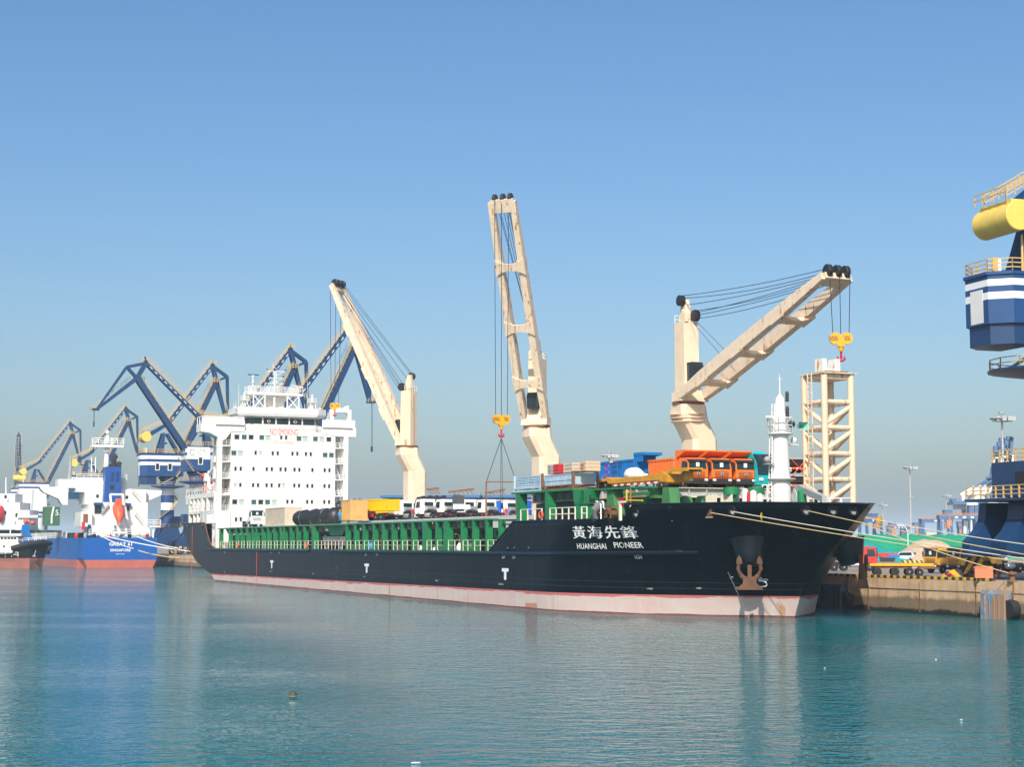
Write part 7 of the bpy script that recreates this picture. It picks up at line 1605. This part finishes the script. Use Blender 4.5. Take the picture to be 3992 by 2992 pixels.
light_mast('tiny faint floodlight mast just right of the bow tip', 3441, 1963, 30)
# small white goose-neck lamp by the stockpile
p = bd(3540, 2120, 400); r = thing('street_lamp', 'small white curved street lamp above the green stockpile', 'street lamp', (p.x, p.y, QZ), 0); mb = MB(); h = bd(3540, 2050, 400).z - QZ; mb.path([(0, 0, 0), (0, 0, h - 1.5), (-.5, 0, h - .5), (-1.2, 0, h), (-2.0, 0, h)], .12, 6); mb.build('pole', M['white_clean'], r); mb = MB(); mb.box(-2.5, -1.7, -.2, .2, h - .1, h + .1); mb.build('lamp_head', M['white_clean'], r, smooth=0)
# ------------------------------------------------------------------ rubber tyred gantries far off
M['rtg'] = paint('hazed_gantry_blue', (.05, .125, .26), .5, .05); M['rtg_top'] = paint('gantry_orange', (.45, .20, .09), .6, .1)  # gantry blue is paled: distance haze put into the colour
def gantry(label, x0, x1, y, Y, yaw=0.0, cab=.4):
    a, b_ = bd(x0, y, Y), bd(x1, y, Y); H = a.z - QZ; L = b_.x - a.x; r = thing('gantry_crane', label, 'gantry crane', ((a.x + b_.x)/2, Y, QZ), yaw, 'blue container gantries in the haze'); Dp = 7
    for q in (-1, 1):
        mb = MB()
        for s in (-1, 1): mb.beam((q*(L/2 - .8), s*Dp*.62, .8), (q*(L/2 - 1.2), s*Dp*.42, H - 1), 1.6, 1.4); 
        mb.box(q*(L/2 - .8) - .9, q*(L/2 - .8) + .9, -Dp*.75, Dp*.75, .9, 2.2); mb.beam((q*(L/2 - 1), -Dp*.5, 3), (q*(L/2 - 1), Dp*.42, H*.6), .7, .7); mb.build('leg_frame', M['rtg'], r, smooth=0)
        for s in (-1, 1): mb = MB(); mb.lathe([(.9, -.5), (.9, .5)], (q*(L/2 - .8), s*Dp*.6, .9), 12, 'y'); mb.build('wheel', M['black'], r)
    mb = MB()
    for s in (-1, 1): mb.box(-L/2, L/2, s*Dp*.42 - .7, s*Dp*.42 + .7, H - 2.2, H)
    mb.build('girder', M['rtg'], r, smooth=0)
    mb = MB()
    for s in (-1, 1): mb.rail([(-L/2, s*Dp*.42, H), (L/2, s*Dp*.42, H)], 1.3, .12, 2, 2)
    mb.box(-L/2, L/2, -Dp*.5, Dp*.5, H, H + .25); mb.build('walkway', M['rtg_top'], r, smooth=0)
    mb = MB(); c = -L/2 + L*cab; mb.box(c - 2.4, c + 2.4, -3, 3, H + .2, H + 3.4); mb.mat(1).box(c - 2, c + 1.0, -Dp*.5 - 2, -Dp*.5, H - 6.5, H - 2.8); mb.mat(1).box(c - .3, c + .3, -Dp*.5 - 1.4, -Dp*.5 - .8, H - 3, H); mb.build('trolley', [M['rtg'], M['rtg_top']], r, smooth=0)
    nm = MB()
    for i in range(3): nm.box(-L*.1 + i*L*.2, -L*.1 + i*L*.2 + L*.08, -Dp*.42 - .74, -Dp*.42 - .71, H - 1.7, H - .6)
    nm.build('name_panel', M['white_clean'], r, smooth=0); return r
c5 = lambda x, y: (3450 + x*.3618, 1550 + y*.3618)
gantry('blue container gantry nearest the white container crane', c5(568, 0)[0], c5(990, 0)[0], c5(0, 1275)[1], 1000, .0, .25)
gantry('blue container gantry with an orange walkway left of the nearest one', c5(372, 0)[0], c5(720, 0)[0], c5(0, 1315)[1], 1120, .1, .8)
gantry('blue gantry half hidden behind the black bow', 3350, 3436, 2024, 1050, .5, .6)
gantry('faint blue gantry low above the green stockpile', c5(20, 0)[0], c5(200, 0)[0], c5(0, 1390)[1], 1350, .1, .3)
gantry('faint blue gantry second from the bow above the stockpile', c5(210, 0)[0], c5(390, 0)[0], c5(0, 1395)[1], 1350, .1, .7)
gantry('tiny blue gantry seen between the legs of the container crane', c5(782, 0)[0], c5(850, 0)[0], c5(0, 1385)[1], 1300, .0, .4)
# ------------------------------------------------------------------ ship to shore container crane with its boom raised
YS = 1180.0; o = bd(*c5(1000, 1560), YS); SC = thing('container_crane', 'large white and blue container crane with raised boom in the haze', 'crane', (o.x, o.y, QZ), 0)
def sp(x, y, dy=0.0): p = bd(*c5(x, y), YS); return Vector((p.x - o.x, dy, p.z - QZ))
def bars(nm, L, w_, mat):
    for p, q in L:
        for dy in (-9, 9): mb = MB(); mb.beam(sp(*p, dy), sp(*q, dy), w_, w_); mb.build(nm, M[mat], SC, smooth=0)
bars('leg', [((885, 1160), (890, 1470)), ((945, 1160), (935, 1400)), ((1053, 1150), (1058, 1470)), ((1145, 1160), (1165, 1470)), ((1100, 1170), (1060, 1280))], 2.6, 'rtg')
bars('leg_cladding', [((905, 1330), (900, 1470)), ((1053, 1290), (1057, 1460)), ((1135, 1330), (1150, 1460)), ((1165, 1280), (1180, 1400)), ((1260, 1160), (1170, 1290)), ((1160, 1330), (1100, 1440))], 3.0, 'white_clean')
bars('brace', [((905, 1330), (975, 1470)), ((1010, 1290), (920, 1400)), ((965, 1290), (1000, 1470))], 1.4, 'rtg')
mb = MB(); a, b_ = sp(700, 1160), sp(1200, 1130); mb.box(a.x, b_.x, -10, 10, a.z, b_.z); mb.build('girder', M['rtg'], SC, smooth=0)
mb = MB(); a, b_ = sp(840, 1165), sp(955, 1140); mb.box(a.x, b_.x, -10.4, -10.1, a.z, b_.z); mb.build('girder_panel', M['white_clean'], SC, smooth=0); mb = MB(); a, b_ = sp(1065, 1165), sp(1180, 1130); mb.box(a.x, b_.x, -10.4, -10.1, a.z, b_.z); mb.build('girder_panel', M['white_clean'], SC, smooth=0)
mb = MB(); a, b_ = sp(797, 1128), sp(1040, 1060); mb.box(a.x, b_.x, -8, 8, a.z, b_.z); mb.build('machinery_house', M['white_clean'], SC, smooth=0)
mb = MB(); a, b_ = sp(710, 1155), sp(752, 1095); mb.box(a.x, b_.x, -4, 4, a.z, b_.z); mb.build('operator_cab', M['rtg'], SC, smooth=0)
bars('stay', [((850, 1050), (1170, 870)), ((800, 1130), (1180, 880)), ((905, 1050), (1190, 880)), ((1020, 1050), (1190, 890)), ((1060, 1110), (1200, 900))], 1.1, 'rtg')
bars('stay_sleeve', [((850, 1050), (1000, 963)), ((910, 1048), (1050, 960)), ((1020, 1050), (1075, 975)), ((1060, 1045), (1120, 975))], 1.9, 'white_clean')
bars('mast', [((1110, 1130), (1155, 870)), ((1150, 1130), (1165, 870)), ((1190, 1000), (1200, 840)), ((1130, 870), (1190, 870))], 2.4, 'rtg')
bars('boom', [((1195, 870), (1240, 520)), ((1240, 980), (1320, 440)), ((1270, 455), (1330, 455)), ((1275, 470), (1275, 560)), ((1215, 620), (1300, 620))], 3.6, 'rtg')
bars('boom_sleeve', [((1212, 800), (1222, 660)), ((1238, 800), (1252, 640)), ((1295, 820), (1312, 630)), ((1250, 1110), (1258, 950)), ((1282, 700), (1290, 630))], 4.2, 'white_clean')
mb = MB(); a, b_ = sp(745, 1210), sp(860, 1165); mb.box(a.x, b_.x, -3, 3, a.z, b_.z); mb.build('hanging_gear', M['hatch_grey'], SC, smooth=0)
# distant low cranes and sheds along the horizon behind the stockpile
rnd = random.Random(11)
for i in range(7):
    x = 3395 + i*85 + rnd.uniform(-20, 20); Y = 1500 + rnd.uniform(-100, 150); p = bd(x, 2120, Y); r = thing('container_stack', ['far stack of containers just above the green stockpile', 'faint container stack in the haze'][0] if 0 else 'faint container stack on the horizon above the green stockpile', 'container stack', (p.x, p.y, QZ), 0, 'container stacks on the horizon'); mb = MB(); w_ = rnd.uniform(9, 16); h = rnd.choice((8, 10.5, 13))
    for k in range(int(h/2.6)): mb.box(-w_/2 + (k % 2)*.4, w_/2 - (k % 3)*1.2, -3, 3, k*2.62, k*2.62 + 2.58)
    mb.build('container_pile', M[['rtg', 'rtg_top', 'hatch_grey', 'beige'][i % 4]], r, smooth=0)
# ------------------------------------------------------------------ things on the quay
def on_quay(x, y, v=None):
    s, vv, z = bz(x, y, QZ); return (s, vv, QZ)
Q4 = lambda x, y: (3250 + x * .3354, 1950 + y * .3354)
qp = lambda x, y: on_quay(*Q4(x, y))
def wyaw(dx, dy): return math.atan2(dy, dx)          # world heading
def qthing(name, label, cat, p, world_yaw, group=None, scale=1.0): return thing(name, label, cat, p, world_yaw, group, scale)
M['yellow_lorry'] = paint('ochre_lorry_paint', (0.70, 0.36, 0.05), 0.4, 0.06)
# red lorry facing right behind the stem
p = qp(400, 828)
tractor('tractor_unit', 'red tractor unit on the quay facing right beside the far anchor', (W(*p).x - 5.2, W(*p).y + .9, QZ), R_(-6), 'red', None, place=qthing, rim='alu', length=6.6)
for x, y, sh, lab in ((1165, 855, 0, 'ochre lorry facing left behind the end of the yellow flat trailer'), (1420, 860, 1.5, 'ochre lorry just right of the other one, behind the striped crane wheels')):
    p = qp(x, y); w0 = W(*p); tractor('lorry', lab, (w0.x + 5.9, w0.y + 3.0 - sh*.4, QZ), R_(180 + 28), 'yellow_lorry', 'ochre lorries on the quay', place=qthing, length=7.4)
p = qp(1900, 850); w0 = W(*p); tractor('lorry', 'ochre machine mostly hidden behind the striped wheels at the right edge', (w0.x + 4.8, w0.y + 4.0, QZ), R_(180 + 28), 'yellow_lorry', 'ochre lorries on the quay', place=qthing, length=7.4)
# yellow flat trailer
p = qp(815, 888); w0 = W(*p); FT = qthing('flat_trailer', 'yellow flat dolly trailer parked on the quay by the striped kerb', 'trailer', (w0.x, w0.y + 1.3, QZ), R_(-8))
mb = MB(); mb.box(-3.55, 3.55, -1.3, 1.3, 1.15, 1.42); mb.build('deck', M['yellow_truck'] if 0 else paint('trailer_yellow', (.80, .42, .01), .45, .1), FT, smooth=0)
mb = MB(); mb.box(-3.0, 3.55, -1.1, 1.1, .85, 1.14); mb.box(2.0, 3.6, -1.32, -1.1, .85, 1.14); mb.build('frame', M['rust'], FT, smooth=0)
mb = MB(); mb.box(-4.0, -3.5, -.5, .5, .95, 1.2); mb.box(3.5, 4.3, -.1, .1, .8, .95); mb.build('drawbar', M['rust'], FT, smooth=0)
for q in (-1, 1):
    for x in (-2.7, -.75, .85, 2.0): wheel(FT, x, q*.95, .48 if x < .9 else .42, .42, 'grey' if x > .8 else 'black')
nm = MB(); text_on(nm, 'LE07', lambda a, b: (1.15 + a, -1.33, .9 + b), .2); nm.build('lettering', M['text_white'], FT, smooth=0)
# silver van
p = qp(855, 718); w0 = W(*p); VN = qthing('van', 'silver minivan with dark windows parked in front of the sand heap', 'van', (w0.x, w0.y + 1, QZ), R_(145))
mb = MB(); prof = [(-2.1, .45), (2.0, .45), (2.15, .9), (1.7, 1.15), (1.05, 1.95), (-1.7, 2.0), (-2.1, 1.3)]; mb.prism(prof, -.85, .85); mb.build('body', paint('van_silver', (.55, .57, .62), .3, .04, streak=False), VN)
for q in (-1, 1):
    mb = MB(); mb.prism([(-1.6, 1.25), (1.3, 1.25), (.9, 1.8), (-1.5, 1.85)], *sorted((q*.845, q*.86))); mb.build('side_window', M['glass'], VN, smooth=0)
    for x in (-1.35, 1.35): wheel(VN, x, q*.76, .32, .2, 'alu')
    mb = MB(); mb.box(-2.12, -2.05, *sorted((q*.6, q*.8)), .8, 1.15); mb.build('tail_light', M['tail'], VN, smooth=0)
mb = MB(); mb.add([(-2.02, -.7, 1.4), (-2.02, .7, 1.4), (-1.78, .65, 1.9), (-1.78, -.65, 1.9)], [(0, 1, 2, 3)]); mb.v = [(x - .04, y, z) for x, y, z in mb.v]; mb.build('rear_window', M['glass'], VN, smooth=0)
p = qp(765, 716); person('worker in an orange vest and dark trousers standing at the van', W(*p), R_(200), 'cloth_orange', 'tarp_black', 'text_white', place=qthing)
# tarpaulin covered boat shape on a black stand, blue sheet behind
p = qp(625, 722); w0 = W(*p); r = qthing('covered_machine', 'red and blue tarpaulin over a machine on a black base by the van', 'covered cargo', (w0.x, w0.y, QZ), R_(-4))
mb = MB(); mb.prism([(-1.2, 0), (1.2, 0), (1.5, .8), (-1.5, .9)], -.9, .9); mb.build('base', M['black_metal'], r, smooth=0)
mb = MB(); mb.prism([(-1.9, 1.35), (-1.2, .95), (1.9, .9), (2.1, 1.25), (1.8, 1.75), (-1.6, 1.75)], -1.1, 1.1); mb.build('red_sheet', M['red'], r); mb = MB(); mb.prism([(-.2, 1.0), (2.2, .8), (2.3, 1.3), (.4, 1.5)], -1.16, -1.1); mb.build('blue_sheet', plain('tarp_blue', (.0, .16, .6), .5), r)
p = qp(560, 690); w0 = W(*p); r = qthing('sheeted_stack', 'low stack of goods under a blue sheet at the foot of the green heap', 'covered cargo', (w0.x, w0.y + 4, QZ), 0)
rnd = random.Random(2); mb = MB(); mb.ball((-1, 0, .2), 2.6, 14, 7, (1.5, .8, .85)); mb.ball((4, 0, .1), 2.3, 12, 7, (1.3, .8, .7)); mb.v = [(x + rnd.uniform(-.2, .2), y, max(0, z + rnd.uniform(-.12, .12))) for x, y, z in mb.v]; mb.build('sheet', plain('sheet_blue', (.0, .14, .55), .5), r, smooth=60)
# heaps
def heap(name, label, cat, prof, Y0, depth, mat, seed, amp):
    """ridge heap: crest from (px x, px y) survey points at distance Y0, falling away front and back"""
    r = thing(name, label, cat, bd(prof[0][0], 2120, Y0), 0); o = r.location.copy(); o.z = QZ; r.location = o
    rnd = random.Random(seed); pts = []
    for i in range(len(prof) - 1):
        for k in range(6): t = k/6; pts.append((prof[i][0]*(1-t) + prof[i+1][0]*t, prof[i][1]*(1-t) + prof[i+1][1]*t))
    pts.append(prof[-1]); N = 16; vs = []
    for (x, y) in pts:
        c = bd(x, y, Y0); h = max(.05, c.z - QZ)
        for k in range(N + 1):
            t = -1 + 2*k/N; f = max(0.0, (1 - abs(t) ** 1.35)); z = h*f*(1 + rnd.uniform(-amp, amp)*(1 - abs(t))); vs.append((c.x - o.x + rnd.uniform(-amp, amp)*3, t*depth + rnd.uniform(-amp, amp)*2, max(-.05, z - .02*(f == 0))))
    n = N + 1; mb = MB(); mb.add(vs, [(i*n+k, (i+1)*n+k, (i+1)*n+k+1, i*n+k+1) for i in range(len(pts)-1) for k in range(N)]); mb.build('surface', mat, r, smooth=50); return r
def netmat(name, c0, c1):
    m, n, l, b = newmat(name); v = ocoord(n, l); f = noise(n, l, .16, 6, v, .6); g = noise(n, l, 1.3, 5, v, .7)
    c = mix(n, l, ramp(n, l, f, .35, .65), c0, c1); l.new(c, b.inputs['Base Color']); b.inputs['Roughness'].default_value = .75
    bp = n.new('ShaderNodeBump'); bp.inputs['Distance'].default_value = .5; l.new(g, bp.inputs['Height']); l.new(bp.outputs[0], b.inputs['Normal']); return m
M['green_net'] = netmat('green_dust_net', (.0, .29, .13, 1), (.0, .38, .18, 1)); M['teal_net'] = netmat('teal_dust_net', (.0, .28, .23, 1), (.0, .36, .30, 1)); M['sand'] = netmat('pale_sand', (.52, .38, .25, 1), (.62, .46, .31, 1))
g4 = lambda L: [Q4(x, y) for x, y in L]
heap('stockpile', 'long bright green netted stockpile in front of the far gantries', 'stockpile', g4([(60, 470), (190, 430), (330, 405), (560, 402), (640, 412), (720, 425), (840, 408), (1000, 405), (1250, 408), (1500, 405), (1640, 402), (1900, 400), (2300, 410)]), 420, 26, M['green_net'], 3, .04)
heap('stockpile', 'lower teal green netted stockpile behind the red lorry', 'stockpile', g4([(160, 520), (280, 440), (420, 480), (600, 560), (760, 600), (830, 640)]), 350, 14, M['teal_net'], 5, .05)
heap('sand_heap', 'pale sand heap in front of the green netted stockpile', 'sand heap', g4([(780, 610), (880, 540), (960, 480), (1030, 460), (1120, 468), (1190, 466), (1280, 490), (1380, 570), (1480, 640)]), 345, 12, M['sand'], 9, .02)
# striped concrete barriers
for i, (x, y, w_) in enumerate(((1015, 712, 2.0), (985, 735, 3.2))):
    p = qp(x, y); w0 = W(*p); r = qthing('traffic_barrier', ('upright' if i == 0 else 'long low') + ' yellow and black striped barrier in front of the sand heap', 'barrier', (w0.x, w0.y, QZ), 0, 'striped barriers'); mb = MB(); h = 1.7 if i == 0 else .5
    mb.prismx([(-.4, 0), (.4, 0), (.15, h), (-.15, h)], -w_, w_); mb.build('block', stripes('barrier_stripes', (.7, .42, .02, 1), (.03, .03, .03, 1), .75, (.85, 0, .35)), r, smooth=0)
# crane stop and valve near the bogies
p = qp(1420, 895); w0 = W(*p); r = qthing('rail_stop', 'low yellow and black striped rail stop left of the crane wheels', 'rail stop', (w0.x, w0.y + .5, QZ), R_(-20)); mb = MB(); mb.prism([(-1.4, 0), (1.4, 0), (1.2, .5), (.2, .9), (-1.0, .5)], -.3, .3); mb.build('block', M['hazard'], r, smooth=0)
p = qp(1342, 912); r = qthing('hydrant', 'small red hydrant on a black post at the quay edge', 'hydrant', W(*p), 0); mb = MB(); mb.lathe([(.12, 0), (.12, .35)], n=10); mb.build('post', M['black_metal'], r); mb = MB(); mb.ball((0, 0, .48), .2); mb.box(-.75, .6, -.03, .03, .26, .33); mb.build('valve', M['red'], r)
# orange box, bollards
p = qp(1770, 944); w0 = W(*p); r = qthing('cable_box', 'faded orange steel box on legs at the quay edge in front of the crane wheels', 'box', (w0.x, w0.y + .4, QZ), R_(-6)); mb = MB(); mb.box(-1.0, .75, -.4, .4, .28, 1.3); mb.prism([(-1.05, 1.3), (.8, 1.3), (.7, 1.42), (-.95, 1.42)], -.45, .45); mb.build('box', paint('faded_orange', (.75, .20, .09), .6, .1), r, smooth=0)
mb = MB(); [mb.box(x, x + .12, -.35, -.25, 0, .3) for x in (-.9, .6)]; mb.build('leg', M['rust'], r, smooth=0)
BOL = []
for x, y, lab in ((2085, 955, 'red mooring bollard loaded with ropes at the quay edge'), (2010, 905, 'orange bollard plate behind the red bollard')):
    p = qp(x, y); w0 = W(*p); r = qthing('bollard', lab, 'bollard', (w0.x, w0.y + .2, QZ), 0, 'bollards by the right edge'); mb = MB()
    if y == 955: mb.lathe([(.5, 0), (.5, .1), (.3, .15), (.26, .5), (.48, .72), (.46, .95), (.1, 1.0)], n=16); mb.build('post', M['rust'], r)
    else: mb.box(-1.0, 1.0, -.5, .5, .5, .62); mb.box(-.9, -.7, -.4, .4, 0, .5); mb.box(.7, .9, -.4, .4, 0, .5); mb.build('plate', M['orange_red'], r, smooth=0)
    BOL.append(Vector((w0.x, w0.y + .2, QZ + .75)))
# fenders on the quay face
def fender(label, x0, x1, y0, rake, mat):
    a = bv(x0, y0, QV - 2.0); b = bv(x1, y0, QV - 2.0); r = sthing('quay_fender', label, 'fender', ((a[0] + b[0])/2, QV - 1.02, 0), 0, 'fender panels on the quay wall'); L = (b[0] - a[0])/2; z1 = a[2]
    mb = MB(); mb.prismx([(-1.1, -.6), (-.1, -.6), (-.1, z1), (-.8, z1), (-.98, z1 - .35)], -L, L)
    for i in range(1, 5): mb.box(-L + 2*L*i/5 - .04, -L + 2*L*i/5 + .04, -1.13, -1.05, 0, z1 - .5)
    mb.build('panel', mat, r, smooth=0); mb = MB(); mb.lathe([(.9, -.5), (1.0, 0), (.9, .5)], (L + .2, -.3, z1 - 1.8), 18, 'y'); mb.build('rubber_cone', M['black'], r)
    mb = MB(); mb.path([(L + .3, -.05, z1 + .8), (L + .6, -.35, z1 - .6), (L - .2, -.5, z1 - 1.8)], .07, 5); mb.build('chain', M['rust'], r); return r
def fmat(name, c0, c1, c2):
    m, n, l, b = newmat(name); v = ocoord(n, l, (1, 1, .5)); f = noise(n, l, 1.4, 8, v, .75); g = noise(n, l, .6, 6, v, .7)
    l.new(mix(n, l, ramp(n, l, g, .45, .55), mix(n, l, ramp(n, l, f, .4, .6), c0, c1), c2), b.inputs['Base Color']); b.inputs['Roughness'].default_value = .75; return m
fender('blue and grey scraped fender panel on the quay wall at the right', 3822, 3913, 2302, 0, fmat('scraped_blue', (.03, .16, .34, 1), (.30, .30, .29, 1), (.30, .19, .12, 1)))
fender('dark blue fender panel in the shade of the bow', 3200, 3275, 2278, 0, fmat('shaded_blue', (.02, .06, .13, 1), (.04, .08, .14, 1), (.05, .05, .05, 1)))
# ------------------------------------------------------------------ mooring ropes and rat guards
def rope(label, p, q, r, mat, sag=.5, group='mooring ropes of the black ship'):
    p, q = Vector(p), Vector(q); o = thing('mooring_rope', label, 'rope', q, 0, group); N = 26
    pts = [p.lerp(q, i/N) - q - Vector((0, 0, sag*4*(i/N)*(1 - i/N))) for i in range(N + 1)]
    mb = MB(); mb.path(pts, r, 6); mb.build('rope', M[mat], o); return o
def bpt(x, y, d=.15): return W(*off_hull(x, y, d))
off = lambda x, y, Y: bd(x, y, Y)
stem = W(8.0, B2 + .5, 9.7); stem2 = W(7.2, B2 + .6, 9.2)
rope('tan mooring rope leaving the square port near the ship name, lowest of the four', bpt(2770, 2000), off(4030, 2200, 128), .042, 'rope', .12)
rope('pale mooring rope carrying the yellow disc along the bow', bpt(2862, 1997), off(4030, 2185, 127), .042, 'rope_pale', .12)
rope('tan mooring rope from the round pipe under the lattice tower', bpt(3150, 1993), off(4030, 2170, 126), .042, 'rope', .12)
rope('pale mooring rope from the bow tip carrying the orange disc', stem, off(4030, 2128, 135), .042, 'rope_pale', .15)
rope('brown mooring rope from the bow tip down to the red bollard', stem2, BOL[0], .045, 'rope', .25)
def rat_guard(label, p, yaw, mat):
    r = thing('rat_guard', label, 'rat guard', p, yaw, 'rat guards on the mooring ropes'); mb = MB(); mb.lathe([(.09, -.05), (.42, -.02), (.42, .02), (.09, .06)], n=18, axis='x'); mb.build('disc', M[mat], r)
a, b_ = bpt(2862, 1997), off(4030, 2185, 127); 
def on_rope(a, b, px, sag):
    best = None
    for i in range(400):
        t = i/400; p = a.lerp(b, t) - Vector((0, 0, sag*4*t*(1-t))); x = p.x/(p.y*math.cos(PITCH) + (p.z - CH)*math.sin(PITCH))*F + CX
        if best is None or abs(x - px) < best[0]: best = (abs(x - px), p)
    return best[1]
rat_guard('yellow disc on the pale rope across the bow', on_rope(a, b_, 2968, .12), R_(-20), 'yellow'); rat_guard('orange disc on the rope just off the bow tip', on_rope(stem, off(4030, 2128, 135), 3430, .15), R_(-40), 'yellow')
# stern ropes of the blue ship
for (x0, y0), (x1, y1), lab, m_ in (((395, 2088), (735, 2150), 'white stern rope of the blue ship running under the black stern', 'text_white'), ((385, 2086), (520, 2140), 'short grey stern rope in front of the ship name on the blue stern', 'rope_pale'), ((530, 2092), (700, 2140), 'thin grey rope from the right of the blue stern to the quay', 'rope_pale'), ((540, 2148), (700, 2176), 'low tan rope from the blue stern to the quay', 'rope')):
    rope(lab, bd(x0, y0, 468), bd(x1, y1, 455), .14, m_, .4, 'stern ropes of the blue ship')
# floating things
p = _g(1143, 2718); r = thing('mooring_buoy', 'dark round buoy floating in the foreground water', 'buoy', (p[0], p[1], 0), 0)
mb = MB(); mb.ball((0, 0, .07), .2, 18, 12, (1, 1, .95)); mb.build('float', plain('buoy_rubber', (.06, .05, .04), .6), r); mb = MB(); mb.lathe([(.199, .02), (.204, .03), (.199, .04)], (0, 0, .0), 18); mb.build('band', M['wood'], r)
for i, (x, y, lab) in enumerate(((1622, 2976, 'white scrap of litter floating at the bottom edge'), (3648, 2572, 'small white floating scrap right of the bow'), (3746, 2808, 'tiny white floating scrap near the lower right corner'), (3215, 2606, 'small pale floating scrap below the bow'))):
    p = _g(x, y); r = thing('plastic_scrap', lab, 'scrap', (p[0], p[1], 0), R_(20*i), 'litter on the water'); k = .16 if i == 0 else .06
    mb = MB(); mb.prismz([(-k, -.03), (k*.6, -.05), (k, .02), (-k*.3, .05)], -.01, .018); mb.build('scrap', M['text_white'], r, smooth=0)
# ------------------------------------------------------------------ haze
mh = bpy.data.materials.new('haze_air'); mh.use_nodes = True
n = mh.node_tree.nodes; n.clear(); o = n.new('ShaderNodeOutputMaterial'); pv = n.new('ShaderNodeVolumePrincipled')
pv.inputs['Density'].default_value = 0.00011; pv.inputs['Color'].default_value = (0.60, 0.79, 1.0, 1); pv.inputs['Anisotropy'].default_value = -0.35
mh.node_tree.links.new(pv.outputs[0], o.inputs['Volume'])
mb = MB(); mb.box(-4500, 4500, -700, 9000, -3.2, 100)
tag(mb.build('haze', mh, smooth=0), kind='stuff')
